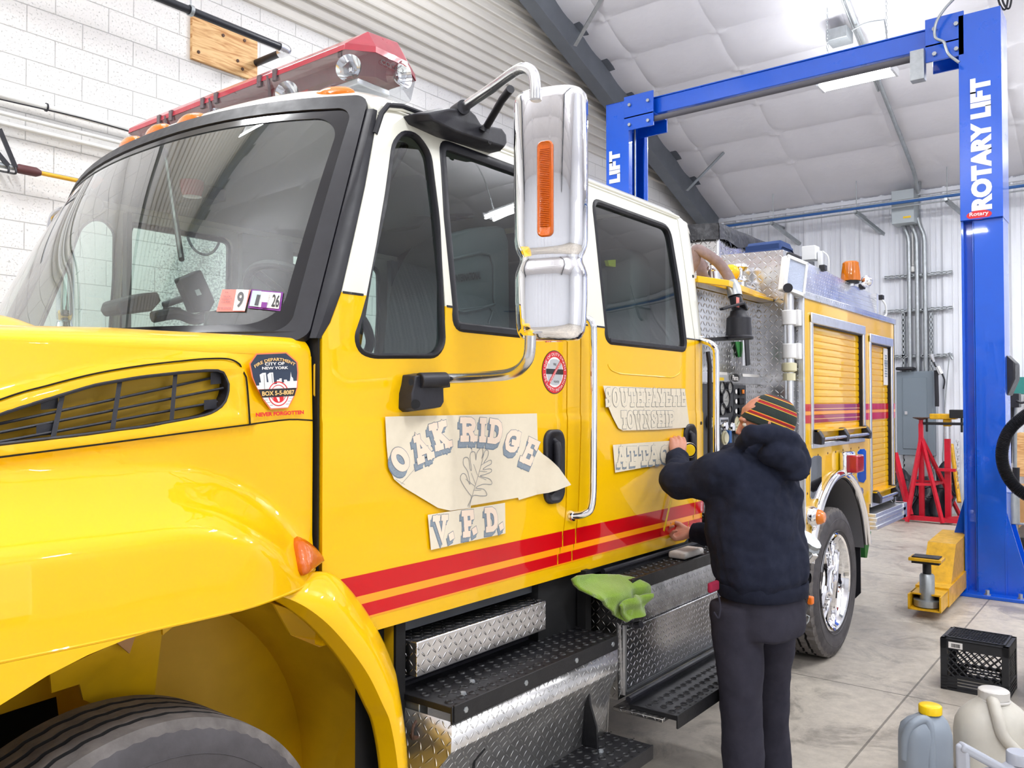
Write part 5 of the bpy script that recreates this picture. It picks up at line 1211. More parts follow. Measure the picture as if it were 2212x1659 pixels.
# paint break line between cream and yellow
b = MB()
for (a, c) in ((1.567, 1.645), (2.004, 2.034), (2.642, 2.694), (2.708, 2.796), (2.803, 2.984), (3.746, 3.838), (3.845, 3.985)):
    for x in [a + (c - a) * k / 6 for k in range(6)]: x2 = x + (c - a) / 6; b.box(x, x2, min(YC(x, ZB), YC(x2, ZB)) - 0.0012, YC(x, ZB) + 0.002, ZB - 0.003, ZB + 0.004)
b.build('paint_line', M['sticker_black'], T, uv=False)
# raised relief line on the rear door
b = MB(); rl = rpoly([(2.99, 1.90), (3.02, 1.855), (3.1, 1.84), (3.6, 1.835), (3.68, 1.86), (3.70, 1.92)], 0.03, 4); b.tube([Vector((p[0], 1.821, p[1])) for p in rl[5:-5]], 0.0035, 6); b.build('relief_line', M['yellow'], rd, uv=False)
# windows: rubber seal rings and panes
def seal(poly, w, name, par, mm, depth=0.018, off=0.004, fn=YC, flip=False, wi=None):
    c = (sum(p[0] for p in poly) / len(poly), sum(p[1] for p in poly) / len(poly)); n = len(poly); vs = []
    def ins(d):
        out = []
        for i in range(n):
            a, p, q = Vector(poly[i - 1]), Vector(poly[i]), Vector(poly[(i + 1) % n]); e = ((p - a).normalized() + (q - p).normalized()); nn = Vector((-e.y, e.x)); nn = nn.normalized() if nn.length > 1e-6 else Vector((0, 0))
            if nn.dot(Vector(c) - p) < 0: nn = -nn
            out.append(p + nn * d)
        return out
    rings = [(ins(-0.004), 0.0), (ins(0.0), -off), (ins(w * 0.5), -off - 0.003), (ins(w), -off + 0.004), (ins(w), depth)]
    for (r_, o) in rings:
        for p in r_: vs.append(Vector((p.x, fn(p.x, p.y) + o, p.y)))
    if flip: vs = [mirY(v) for v in vs]
    b = MB(); b.add(vs, [(k * n + i, k * n + (i + 1) % n, (k + 1) * n + (i + 1) % n, (k + 1) * n + i) for k in range(len(rings) - 1) for i in range(n)])
    return b.build(name, mm, par, angle=50, uv=False), ins
def pane(poly, name, par, mm, inset, depth, fn=YC, flip=False, ins=None):
    pp = ins(inset) if ins else [Vector(p) for p in poly]
    b = panel([(p.x, p.y) for p in pp], [], (), [2.1, 2.2, 2.3, 2.4, 2.5], lambda x, z: fn(x, z) + depth)
    if flip: b.v = [mirY(v) for v in b.v]
    return b.build(name, mm, par, uv=False)
for (w_, nm, par, wd) in ((W_VENT, 'vent_window', fd, 0.012), (W_FRONT, 'door_window', fd, 0.028), (W_REAR, 'rear_window', rd, 0.02)):
    s_, ins = seal(w_, wd, nm + '_seal', T, M['black_rub']); pane(w_, nm + '_pane', T, M['glass'], wd - 0.002, 0.012, ins=ins)
    s_, ins = seal(w_, wd, nm + '_seal', T, M['black_rub'], flip=True); pane(w_, nm + '_pane', T, M['glass'], wd - 0.002, 0.012, ins=ins, flip=True)
# black bottom sills of the door windows
b = MB(); b.box(2.06, 2.62, 1.812, 1.835, 1.957, 1.98); b.build('window_sill', M['black_rub'], T, bevel=0.003, uv=False); b = MB(); b.box(3.02, 3.72, 1.812, 1.835, 1.968, 1.988); b.build('window_sill', M['black_rub'], T, bevel=0.003, uv=False)
# inner black frame of the vent window (dark frit and divider seen inside)
b = MB(); b.tube([Vector((1.66, 1.87, 1.87)), Vector((1.76, 1.91, 2.2)), Vector((1.84, 1.93, 2.42)), Vector((1.93, 1.94, 2.56))], 0.014, 8); b.build('door_inner_frame', M['black_gloss'], T, uv=False)
# roof
def roof_z(u): return 2.615 + 0.165 * max(0.0, 1 - abs(u) ** 5.0) ** 0.5
def wtop(u): return 2.715 - 0.05 * u * u
def Xf(u): return 1.63 + 0.13 * u * u + 0.04 * abs(u) ** 8
def roof(u, v):
    a = 2 * u - 1; a = math.sin(a * PI / 2) * 0.75 + a * 0.25; hw = 1.025
    xf, xb = Xf(a), 3.93 - 0.0 * a * a
    if v < 0.3: s = v / 0.3; x = xf + 0.16 * (1 - math.cos(s * PI / 2)); zz = lerp(wtop(a), roof_z(a), math.sin(s * PI / 2)) if roof_z(a) > wtop(a) else roof_z(a) - 0.0 * s
    elif v > 0.85: s = (v - 0.85) / 0.15; x = xb - 0.12 + 0.12 * math.sin(s * PI / 2); zz = roof_z(a) - 0.16 * (1 - math.cos(s * PI / 2)) * (1 if abs(a) < 0.97 else 0.3); x += 0.03 * s
    else: s = (v - 0.3) / 0.55; x = lerp(xf + 0.16, xb - 0.12, s); zz = roof_z(a)
    return Vector((x, YC0 + a * hw * (1 - 0.0 * v), zz))
b = MB(); b.grid(roof, 60, 60)
b.build('roof', M['cream'], T, angle=60, uv=False)
b = MB(); b.box(3.9, 3.97, 1.95, 3.89, 1.1, 2.03); b.cur = 1; b.box(3.9, 3.97, 1.93, 3.91, 2.03, 2.62); b.build('cab_back_wall', [M['yellow'], M['cream']], T, bevel=0.02, uv=False)
b = MB(); b.lathe([(math.sin(t), -math.cos(t)) for t in [PI * k / 12 for k in range(13)]], (0, 0, 0), n=24)
for sg in (0, 1):
    c = MB(); c.v = [Vector((1.825 + 0.075 * v.x, 1.945 + 0.05 * v.y, 2.635 + 0.052 * v.z)) for v in b.v]; c.f = [list(f) for f in b.f]; c.mi = list(b.mi); c.sm = list(b.sm)
    if sg: c.v = [mirY(v) for v in c.v]
    c.build('roof_corner', M['cream'], T, uv=False)
# drip rail along the door top
b = MB(); b.tube([Vector((x, YC(x, 2.63) - 0.006, z)) for (x, z) in ((1.765, 2.60), (1.80, 2.635), (1.86, 2.648), (2.1, 2.65), (2.6, 2.65), (3.3, 2.65), (3.8, 2.645))], 0.007, 8); b.build('drip_rail', M['cream'], T, uv=False)
b = MB(); b.tube([Vector((x, YC(x, 2.63) - 0.01, z)) for (x, z) in ((1.745, 2.54), (1.772, 2.61), (1.80, 2.643), (1.86, 2.657), (2.05, 2.66))], 0.009, 8); b.build('pillar_seal', M['black_rub'], T, uv=False)
# windshield
def WS(u, v, off=0.0):
    a = abs(u); xb_ = 1.17 + 0.30 * a ** 2.6; xt = 1.63 + 0.14 * a ** 2.4
    v2 = v; p = Vector((lerp(xb_, xt, v2), YC0 + u * lerp(1.075, 0.99, v2), lerp(1.885, wtop(u) + 0.004, v2)))
    p += Vector((-0.03, 0, 0.01)) * math.sin(v * PI) * (1 - a ** 4)
    return p + Vector((-0.8, 0.35 * u * 1.2, 0.55)).normalized() * off
b = MB(); b.grid(lambda s, t: WS(lerp(-0.96, 0.96, s), lerp(0.02, 0.97, t), 0.0), 60, 24); b.build('windshield', M['glass_ws'], T, angle=80, uv=False)
def ringgrid(b, fo, fi, off, n=60):
    """band between an outer and an inner rounded outline in windshield (u, v)"""
    vs = []
    for f, o in ((fo, 0.0), (fo, off), (fi, off), (fi, 0.002)):
        for k in range(n): u, v = f(k / n); vs.append(WS(u, v, o))
    b.add(vs, [(r_ * n + i, r_ * n + (i + 1) % n, (r_ + 1) * n + (i + 1) % n, (r_ + 1) * n + i) for r_ in range(3) for i in range(n)])
def rr_uv(u1, v0, v1, ru, rv):
    pts = []
    for (cu, cv, a) in ((u1 - ru, v1 - rv, 0), (-u1 + ru, v1 - rv, 90), (-u1 + ru, v0 + rv, 180), (u1 - ru, v0 + rv, 270)):
        for k in range(15): t = math.radians(a + 90 * k / 14); pts.append((cu + ru * math.cos(t), cv + rv * math.sin(t)))
    return pts
def fpts(P): return lambda s: P[int(round(s * 60)) % 60]
# resample both outlines to matching counts
PO = rr_uv(1.0, -0.01, 1.0, 0.05, 0.05); PI_ = rr_uv(0.955, 0.03, 0.945, 0.05, 0.06); PF = rr_uv(0.925, 0.06, 0.905, 0.09, 0.10)
def dense(P, m=6): 
    out = []
    for i in range(len(P)):
        a, c = P[i], P[(i + 1) % len(P)]; L = math.hypot(a[0] - c[0], a[1] - c[1]); k = m if L > 0.2 else 1
        for q in range(20 if L > 0.2 else 1): out.append((lerp(a[0], c[0], q / (20 if L > 0.2 else 1)), lerp(a[1], c[1], q / (20 if L > 0.2 else 1))))
    return out
PO, PI_, PF = dense(PO), dense(PI_), dense(PF); nn_ = len(PO)
def band(P, Q, o1, o2, name, m):
    b = MB(); vs = [WS(u, v, -0.01) for u, v in P] + [WS(u, v, o1) for u, v in P] + [WS(u, v, o2) for u, v in Q] + [WS(u, v, -0.004) for u, v in Q]; n = len(P)
    b.add(vs, [(r_ * n + i, r_ * n + (i + 1) % n, (r_ + 1) * n + (i + 1) % n, (r_ + 1) * n + i) for r_ in range(3) for i in range(n)])
    return b.build(name, m, T, angle=50, uv=False)
band(PO, PI_, 0.012, 0.008, 'windshield_seal', M['black_rub'])
band(PI_, PF, 0.003, 0.003, 'windshield_frit', M['black_gloss'])
b = MB(); b.grid(lambda s, t: WS(lerp(-0.97, 0.97, s), lerp(-0.06, 0.03, t), lerp(-0.03, 0.01, t)), 40, 3); b.build('cowl', M['black_plastic'], T, uv=False)
for sgn_ in (-1, 1):
    b = MB(); PE = [(1.497, 1.895), (1.524, 1.94), (1.565, 2.031), (1.635, 2.219), (1.687, 2.363), (1.74, 2.53), (1.772, 2.62)]
    pe_ = [Vector((x, YC(x, z) + 0.003, z)) for x, z in PE]; nn2 = len(pe_); ws_ = [WS(-1.0, (p.z - 1.885) / (wtop(1) - 1.885 + 0.0), 0.0) for p in pe_]
    cols = [[w_ + Vector((0, 0.01, 0)) for w_ in ws_], [w_ + Vector((-0.008, -0.008, 0)) for w_ in ws_], [w_.lerp(p, 0.55) + Vector((-0.012, -0.012, 0)) for w_, p in zip(ws_, pe_)], pe_]
    vs = [mirY(p) if sgn_ > 0 else p for c_ in cols for p in c_]
    b.add(vs, [(k * nn2 + i, k * nn2 + i + 1, (k + 1) * nn2 + i + 1, (k + 1) * nn2 + i) for k in range(3) for i in range(nn2 - 1)]); b.build('pillar_rubber', M['black_rub'], T, uv=False, angle=50)
# wiper on the far side
b = MB(); A_ = SP(60, 712, 2.95) if False else None
w0 = WS(0.42, 0.02, 0.05); w1 = WS(0.62, 0.075, 0.035); w2 = WS(0.98, 0.03, 0.03); w3 = WS(0.2, 0.055, 0.03)
wb = MB(); wb.bar(w2, w3, 0.03, 0.012); wb.bar(w2 + Vector((0, 0, 0.015)), w3 + Vector((0, 0, 0.015)), 0.012, 0.02); wb.tube(smooth_path([WS(0.3, -0.02, 0.05), WS(0.4, 0.05, 0.055), WS(0.52, 0.085, 0.05), WS(0.6, 0.07, 0.045)], 5), 0.011, 8); wb.tube(smooth_path([WS(0.15, 0.0, 0.04), WS(0.4, 0.02, 0.045), WS(0.8, 0.0, 0.04)], 5), 0.009, 8)
wb.build('wiper', M['black_plastic'], T, uv=False)
# roof marker lights
for (x, y, z, tilt) in ((1.755, 2.095, 2.712, -0.25), (1.65, 2.745, 2.735, -0.05), (1.645, 2.96, 2.738, 0), (1.65, 3.175, 2.735, 0.05), (1.78, 3.73, 2.70, 0.25)):
    b = MB(); R_ = Matrix.Rotation(tilt * -1.0, 4, 'Z') @ Matrix.Rotation(math.radians(-52), 4, 'Y')
    b.lathe([(0, 0.024), (0.25, 0.023), (0.55, 0.018), (0.85, 0.01), (1.0, 0.0), (1.04, -0.02)], (0, 0, 0), n=28); b.v = [Vector((x, y, z)) + R_ @ Vector((v.x * 0.03, v.y * 0.082, v.z)) for v in b.v]
    b.build('marker_light', M['amber'], T, angle=60, uv=False)
# ---- light bar
M['clip'] = mat('smoked_clip', '#8a7a80', 0.2, trans=0.6)
LZ0, LZ1, LZ2 = 2.905, 3.0, 3.09
NE = [ZP(745, 100, LZ1), ZP(812, 107, LZ1), ZP(880, 140, LZ1), ZP(897, 168, LZ1)]
LX0, LY0 = NE[0].x, min(p.y for p in NE); LX1 = NE[3].x; LYC = 3.06; LY1 = 2 * LYC - LY0
def lb_ring(z, ins, xin=0.0):
    cx_ = (LX0 + LX1) / 2; P = [p.copy() for p in NE] + [Vector((p.x, 2 * LYC - p.y, 0)) for p in reversed(NE)]
    out = []
    for p in P:
        d = Vector((cx_ - p.x, (LYC - p.y) * 0.12, 0)); d = d.normalized() if d.length else d
        q = p + d * ins; q.z = z; out.append(q)
    return out
lbm = MB(); r0, r1, r2 = lb_ring(LZ1 - 0.012, -0.004), lb_ring(LZ1 + 0.012, 0.0), None
xm = (LX0 + LX1) / 2; ridge = [ZP(795, 68, LZ2), ZP(795, 68, LZ2) + Vector((0.13, -0.02, 0))]; ridge += [Vector((p.x, 2 * LYC - p.y, p.z)) for p in ridge]
vs = r0 + r1 + ridge; f = [(i, (i + 1) % 8, (i + 1) % 8 + 8, i + 8) for i in range(8)] + [(8, 9, 16), (9, 10, 17, 16), (10, 11, 17), (11, 12, 19, 17), (12, 13, 19), (13, 14, 18, 19), (14, 15, 18), (15, 8, 16, 18), (16, 17, 19, 18)]
lbm.add(vs, f, smooth=False); lb = lbm.build('light_bar', M['red_lens_dull'], T, uv=False, angle=10, bevel=0.004)
b = MB(); a0 = lb_ring(LZ1 - 0.012, 0.0); a1 = lb_ring(LZ0 - 0.0, 0.018); a2 = lb_ring(LZ0 - 0.03, 0.06)
b.add(a0 + a1 + a2, [(k * 8 + i, k * 8 + (i + 1) % 8, (k + 1) * 8 + (i + 1) % 8, (k + 1) * 8 + i) for k in range(2) for i in range(8)] + [tuple(range(16, 24))], smooth=False); b.build('clear_dome', M['clear'], lb, uv=False, angle=10)
b = MB()
for y in (2.75, 3.15, 3.5):
    for (xx) in (LX0,): b.tube([Vector((xx - 0.002, y, LZ1)), Vector((xx - 0.002, y - 0.012, LZ1 - 0.05)), Vector((xx + 0.02, y + 0.01, LZ0)), Vector((xx + 0.05, y + 0.01, LZ0 - 0.03))], 0.006, 6)
    for dy in (-0.05, 0.05): b.box(LX0 - 0.008, LX0 + 0.004, y + dy - 0.012, y + dy + 0.012, LZ1 - 0.03, LZ1 + 0.014)
    b.build('dome_clip', M['clip'], lb, uv=False); b = MB()
for y in (NE[0].y + 0.03,): b.box(LX0 + 0.0, LX0 + 0.006, y - 0.01, y + 0.01, LZ1 - 0.03, LZ1 + 0.01)
b.build('dome_clip', M['clip'], lb, uv=False)
b = MB(); b.box(2.02, 2.24, 2.36, 3.78, LZ0 - 0.05, LZ0 - 0.02); b.box(2.0, 2.26, 2.4, 2.5, 2.77, LZ0 - 0.03); b.box(2.0, 2.26, 3.6, 3.7, 2.77, LZ0 - 0.03); b.box(2.05, 2.21, 2.3, 3.8, LZ0 - 0.02, LZ0 + 0.004)
b.build('light_bar_base', M['alu'], lb, bevel=0.004, uv=False)
def refl(c, r, d, ax):  # parabolic reflector bowl
    b = MB(); b.lathe([(r * k / 8, d * (k / 8) ** 2) for k in range(9)], (0, 0, 0), n=28); q = Vector((0, 0, 1)).rotation_difference(Vector(ax)); b.v = [Vector(c) + q @ v for v in b.v]; return b
for (c, ax) in (((2.08, 2.36, 2.95), (-1, -0.5, 0.0)), ((2.2, 2.27, 2.95), (0.2, -1, 0)), ((2.1, 2.75, 2.95), (-1, -0.5, 0)), ((2.1, 3.25, 2.95), (-1, -0.5, 0)), ((2.1, 3.65, 2.95), (-1, 0.5, 0))):
    b = refl(c, 0.05, 0.05, ax); b.build('reflector', M['chrome'], lb, uv=False)
    b = MB(); p = Vector(c) + Vector(ax).normalized() * 0.02; b.lathe([(0, -0.012), (0.012, -0.006), (0.012, 0.008), (0, 0.012)], p, n=12); b.build('bulb', M['steel'], lb, uv=False)
b = MB()
for y in (2.62, 3.0, 3.45): b.box(2.05, 2.2, y - 0.03, y + 0.03, LZ0 - 0.01, LZ0 + 0.03); b.cyl((2.1, y + 0.1, LZ0), (2.1, y + 0.1, LZ0 + 0.05), 0.02)
b.build('red_filter', M['red_lens'], lb, bevel=0.003, uv=False)
b = MB(); b.box(2.2, 2.22, 2.5, 3.8, LZ0, LZ1 - 0.02); b.build('inner_divider', M['black_gloss'], lb, uv=False)
b = MB(); text_into(b, 'CODE 3', 0.02, (NE[1] + NE[2]) / 2 + Vector((0, -0.003, -0.035)), ex=(NE[2] - NE[1]), ey=(0, 0, 1), fit=(0.12, 0.018)); b.build('lettering', M['sticker_black'], lb, fix=False, uv=False)

# ---- mirrors
def mirror(far=False):
    par = T; mc = Vector((1.975, 1.385, 0)); F_ = (mc.x * math.cos(YAW) + mc.y * math.sin(YAW)) * 1.0
    def zpx(y): return SP(1188, y, 1.385).z
    prof = [(200, .80), (204, .9), (211, .97), (225, 1.0), (380, 1.0), (520, .99), (535, .965), (547, .91), (556, .85), (563, .84), (570, .865), (580, .92), (592, .965), (606, .975), (650, .97), (700, .94), (718, .9), (730, .82), (737, .7)]
    n = 56; vs = []; fs = []
    for (py, s) in prof:
        z = zpx(py)
        for k in range(n):
            t = 2 * PI * k / n; co, si_ = math.cos(t), math.sin(t)
            sx = abs(co) ** (2 / 3.2) * (1 if co > 0 else -1); sy = abs(si_) ** (2 / 3.2) * (1 if si_ > 0 else -1)
            rx, ry = 0.066, 0.108
            if co > 0: rx = 0.045
            x, y = rx * sx * s, ry * sy * s
            a = math.radians(16); vs.append(Vector((mc.x + x * math.cos(a) - y * math.sin(a), mc.y + x * math.sin(a) + y * math.cos(a), z)))
    m_ = len(prof)
    for j in range(m_ - 1):
        for k in range(n): fs.append((j * n + k, j * n + (k + 1) % n, (j + 1) * n + (k + 1) % n, (j + 1) * n + k))
    fs.append(tuple(range(n))); fs.append(tuple((m_ - 1) * n + k for k in range(n)))
    if far: vs = [mirY(v) for v in vs]
    b = MB(); b.add(vs, fs); h = b.build('mirror_housing', M['chrome'], T, angle=55, uv=False)
    b = MB(); arm = [SP(990, 240, 1.845), SP(1010, 226, 1.79), SP(1060, 192, 1.66), SP(1105, 160, 1.52), SP(1125, 149, 1.46), SP(1140, 149, 1.425), SP(1152, 160, 1.40), SP(1156, 185, 1.39), SP(1156, 215, 1.39)]
    sp = smooth_path(arm, 5); b.tube([mirY(v) for v in sp] if far else sp, 0.0165, 16); b.build('mirror_arm', M['steel'], T, uv=False); b = MB()
    lo = [SP(958, 818, 1.785), SP(1010, 816, 1.70), SP(1070, 812, 1.56), SP(1100, 808, 1.49), SP(1122, 798, 1.445), SP(1138, 780, 1.41), SP(1144, 760, 1.40), SP(1146, 725, 1.395)]
    sp = smooth_path(lo, 5); b.tube([mirY(v) for v in sp] if far else sp, 0.0165, 16); b.build('mirror_arm', M['steel'], T, uv=False)
    if not far:
        # amber marker let into the shell front
        yy = 1.375; xs_ = mc.x - 0.062; b = MB()
        zt, zb2 = zpx(318), zpx(520)
        def mk(u, v, o, w=0.022): 
            return Vector((xs_ - o + 0.0035 * (u - 0.5) ** 2 * 0, mc.y - 0.018 + (0.5 - u) * 2 * w - 0.0, lerp(zb2, zt, v)))
        pts = rrect(-0.024, 0.024, zb2, zt, 0.016, 5); n2 = len(pts); cz2 = (zt + zb2) / 2; vs = []
        cen = mc + Vector((-0.0, -0.02, 0))
        for (s, o) in ((1.0, -0.012), (1.0, 0.004), (0.86, 0.0075), (0.72, 0.004)):
            for p in pts:
                yv = p[0] * s; zv = cz2 + (p[1] - cz2) * (1 - (1 - s) * 0.16); vs.append(Vector((mc.x, mc.y, zv)) + Matrix.Rotation(math.radians(16), 3, 'Z') @ Vector((-0.0655 - o, yv - 0.005, 0)))
        b.add(vs, [(k * n2 + i, k * n2 + (i + 1) % n2, (k + 1) * n2 + (i + 1) % n2, (k + 1) * n2 + i) for k in range(3) for i in range(n2)] + [tuple(range(3 * n2, 4 * n2))])
        b.build('marker_lens', M['amber_dark'], h, angle=60, uv=False)
        b = MB(); zz = zb2 + 0.03
        while zz < zt - 0.02:
            b.box(-0.0725, -0.0695, -0.018, 0.009, zz, zz + 0.002, mtx=Matrix.Translation((mc.x, mc.y, 0)) @ Matrix.Rotation(math.radians(16), 4, 'Z')); zz += 0.0052
        b.build('lens_rib', M['amber_dark'], h, uv=False)
    # upper bracket
    if not far:
        pts = [(893, 245), (948, 234), (980, 236), (1000, 240), (1011, 250), (1024, 272), (1050, 277), (1075, 282), (1086, 297), (1087, 316), (1081, 327), (1056, 320), (1010, 305), (964, 291), (904, 263)]
        b = MB(); P = [SP(p[0], p[1], 1.845) for p in pts]; cc = sum(P, Vector()) / len(P)
        Q = [p.lerp(cc, 0.12) + Vector((0, -0.035, 0)) for p in P]; n3 = len(P)
        b.add([p + Vector((0, 0.08, 0)) for p in P] + P + Q, [(k * n3 + i, k * n3 + (i + 1) % n3, (k + 1) * n3 + (i + 1) % n3, (k + 1) * n3 + i) for k in range(2) for i in range(n3)] + [tuple(2 * n3 + i for i in t) for t in tessellate_polygon([Q])])
        br = b.build('mirror_bracket', M['black_plastic'], T, bevel=0.008, seg=3, uv=False)
        b = MB(); b.cyl(SP(984, 243, 1.86), SP(1002, 231, 1.80), 0.024); b.tube([SP(1047, 283, 1.80), SP(1052, 272, 1.79), SP(1085, 215, 1.68), SP(1103, 192, 1.62)], [0.02, 0.013, 0.013, 0.014], 12); b.build('brace', M['black_plastic'], br, uv=False)
        b = MB()
        for (px, py) in ((990, 262), (1058, 305), (962, 248)): p = SP(px, py, 1.81); b.lathe([(0, 0.002), (0.011, 0.0), (0.014, 0.004)], p, 'y', 16)
        b.build('bolt_recess', M['darker'], br, uv=False)
        # lower bracket
        b = MB(); P = [SP(p[0], p[1], 1.80) for p in ((880, 810), (905, 806), (962, 806), (962, 836), (946, 838), (947, 870), (940, 882), (880, 890), (871, 883), (872, 850), (877, 830))]; cc = sum(P, Vector()) / len(P); n3 = len(P); Q = [p.lerp(cc, 0.08) + Vector((0, -0.03, 0)) for p in P]
        b.add([p + Vector((0, 0.03, 0)) for p in P] + P + Q, [(k * n3 + i, k * n3 + (i + 1) % n3, (k + 1) * n3 + (i + 1) % n3, (k + 1) * n3 + i) for k in range(2) for i in range(n3)] + [tuple(2 * n3 + i for i in t) for t in tessellate_polygon([Q])])
        b.cyl(SP(905, 822, 1.775), SP(962, 820, 1.765), 0.024)
        br = b.build('lower_mirror_bracket', M['black_plastic'], T, bevel=0.006, seg=3, uv=False)
        b = MB(); p = SP(898, 873, 1.766); b.lathe([(0, 0.0), (0.02, 0.0)], p, 'y', 20); b.v = [Vector((v.x, v.y, p.z + (v.z - p.z) * 0.7)) for v in b.v]; p = SP(888, 825, 1.766); b.lathe([(0, 0), (0.011, 0)], p, 'y', 16); b.build('bolt_recess', M['darker'], br, uv=False)
mirror(); mirror(True)
# ---- grab handles
def handle(pts, r, name='grab_handle'):
    b = MB(); b.tube(smooth_path(pts, 5), r, 16); h = b.build(name, M['chrome'], T, uv=False)
    for p in (pts[0], pts[-1]):
        b = MB(); b.lathe([(0, -0.02), (0.018, -0.02), (0.022, -0.008), (0.022, 0)], (p.x, p.y, p.z), 'y', 20); b.build('handle_foot', M['chrome'], h, uv=False)
    return h
handle([Vector((2.757, 1.82, 2.045)), Vector((2.76, 1.765, 2.045)), Vector((2.765, 1.745, 2.02)), Vector((2.765, 1.74, 1.95)), Vector((2.762, 1.74, 1.5)), Vector((2.755, 1.742, 1.325)), Vector((2.735, 1.765, 1.285)), Vector((2.715, 1.818, 1.275))], 0.0155)
handle([SP(1512, 733, 1.84), SP(1522, 737, 1.79), SP(1535, 742, 1.75), SP(1544, 752, 1.735), SP(1547, 775, 1.73), SP(1547, 900, 1.73), SP(1547, 1060, 1.73), Vector((3.99, 1.80, 1.14))], 0.016)
b = MB(); b.tube([SP(1529, 760, 1.85), SP(1533, 790, 1.84), SP(1533, 1000, 1.84)], 0.012, 10); b.build('rear_seal', M['black_rub'], T, uv=False)
# ---- door handles
for (x0, x1, z0, z1, par) in ((2.535, 2.665, 1.335, 1.615, fd), (3.70, 3.825, 1.34, 1.612, rd)):
    b = MB(); o = rrect(x0, x1, z0, z1, 0.045, 6); n4 = len(o); cx4, cz4 = (x0 + x1) / 2, (z0 + z1) / 2; vs = []
    for (s, yy) in ((1.0, 1.822), (1.0, 1.807), (0.9, 1.801), (0.78, 1.802), (0.62, 1.812)):
        for p in o: vs.append((lerp(cx4, p[0], s), yy, cz4 + (p[1] - cz4) * (1 - (1 - s) * 0.45)))
    b.add(vs, [(k * n4 + i, k * n4 + (i + 1) % n4, (k + 1) * n4 + (i + 1) % n4, (k + 1) * n4 + i) for k in range(4) for i in range(n4)] + [tuple(range(4 * n4, 5 * n4))])
    hh = b.build('door_handle', M['black_plastic'], T, angle=50, uv=False)
    b = MB(); b.tube(smooth_path([(cx4 + 0.005, 1.818, z1 - 0.04), (cx4 + 0.005, 1.802, z1 - 0.06), (cx4 - 0.002, 1.794, cz4 + 0.02), (cx4 - 0.012, 1.798, z0 + 0.07), (cx4 - 0.014, 1.816, z0 + 0.045)], 5), [0.012] * 4 + [0.016] * 14 + [0.012] * 3, 12); b.build('lever', M['black_plastic'], hh, uv=False)
b = MB()
for (px, py) in ((1497, 597), (1514, 914)): p = SP(px, py, YC(3.9, SP(px, py, 1.85).z)); b.lathe([(0, -0.006), (0.008, -0.004), (0.009, 0.004)], (p.x, YC(p.x, p.z), p.z), 'y', 12)
b.build('strike_bolt', M['black_metal'], T, uv=False)
# ---- reflective stripes
def stripe(x0, x1, z0, z1, m, name='reflective_stripe', fn=YC, off=0.0012, cuts=()):
    cuts = [x0] + [c for c in cuts if x0 < c < x1] + [x1]; b = MB()
    for a, c in zip(cuts[:-1], cuts[1:]):
        nseg = max(1, int((c - a) / 0.03)) if c > 3.8 else 1
        for q in range(nseg):
            xa, xb2 = lerp(a, c, q / nseg), lerp(a, c, (q + 1) / nseg); xs2 = [(xa, xb2)]
            b.add([(xa, fn(xa, z0) - off, z0), (xb2, fn(xb2, z0) - off, z0), (xb2, fn(xb2, z1) - off, z1), (xa, fn(xa, z1) - off, z1)], [(0, 1, 2, 3)], None, False)
    return b.build(name, m, T, fix=False, uv=False)
for (z0, z1, m) in ((1.163, 1.223, 'red_stripe'), (1.139, 1.163, 'orange_stripe'), (1.10, 1.139, 'red_stripe')):
    zm = (z0 + z1) / 2
    for (a, c) in ((1.50, xat(L1, zm) - g_), (xat(L1, zm) + g_, xat(L2, zm) - g_), (xat(L2, zm) + g_, xat(L3, zm) - g_), (xat(L3, zm) + g_, 3.955 if z0 > 1.15 else 3.91)): stripe(a, c, z0, z1, M[m])
stripe(1.5, 3.83, 1.094, 1.1, M['orange_stripe'])
# ---- stickers
def sticker(name, par=None): return MB()
def sp2(pts, Y): return [(lambda p: (p.x, p.z))(SP(x, y, Y)) for x, y in pts]
def flat(b, pts, y, mi): b.add([(p[0], y, p[1]) for p in pts], [tuple(t) for t in tessellate_polygon([[Vector((p[0], p[1], 0)) for p in pts]])], mi, False)
YH = 1.8335
def cpx(x, y): p = SP(520 + x / 9.22, 740 + y / 9.22, YH); return (p.x, p.z)   # points measured on the enlarged sticker
b = MB(); mats_ = [M['sticker_orange'], M['navy'], M['sticker_white'], M['sticker_gold'], M['sticker_red'], M['sticker_black']]
flat(b, [cpx(*p) for p in ((310, 215), (910, 190), (1135, 385), (1155, 600), (1135, 900), (1060, 1100), (945, 1305), (590, 1335), (450, 1150), (330, 930), (220, 690), (165, 415))], YH, 0)
flat(b, [cpx(*p) for p in ((325, 240), (900, 215), (1108, 395), (1125, 600), (1105, 890), (340, 935), (245, 690), (195, 425))], YH - 0.0005, 1)
sky = [(305, 860), (365, 855), (362, 800), (400, 795), (372, 640), (430, 605), (495, 600), (515, 790), (550, 790), (525, 640), (570, 600), (640, 595), (662, 830), (718, 820), (715, 745), (765, 740), (765, 715), (810, 712), (815, 800), (860, 795), (855, 740), (912, 738), (925, 770), (975, 765), (985, 690), (993, 580), (1008, 680), (1035, 705), (1045, 765), (1118, 762), (1108, 900), (340, 932)]
flat(b, [cpx(*p) for p in sky], YH - 0.001, 2)
flat(b, [cpx(*p) for p in ((425, 1090), (1050, 1062), (935, 1290), (600, 1310))], YH - 0.001, 2)
for r0_, r1_ in ((205, 188), (150, 138)):
    n = 36; c = (745, 1020); vs = [cpx(c[0] + r * math.cos(2 * PI * k / n), c[1] + r * 1.2 * math.sin(2 * PI * k / n)) for r in (r0_, r1_) for k in range(n)]
    b.add([(p[0], YH - 0.0015, p[1]) for p in vs], [(k, (k + 1) % n, (k + 1) % n + n, k + n) for k in range(n)], 4, False)
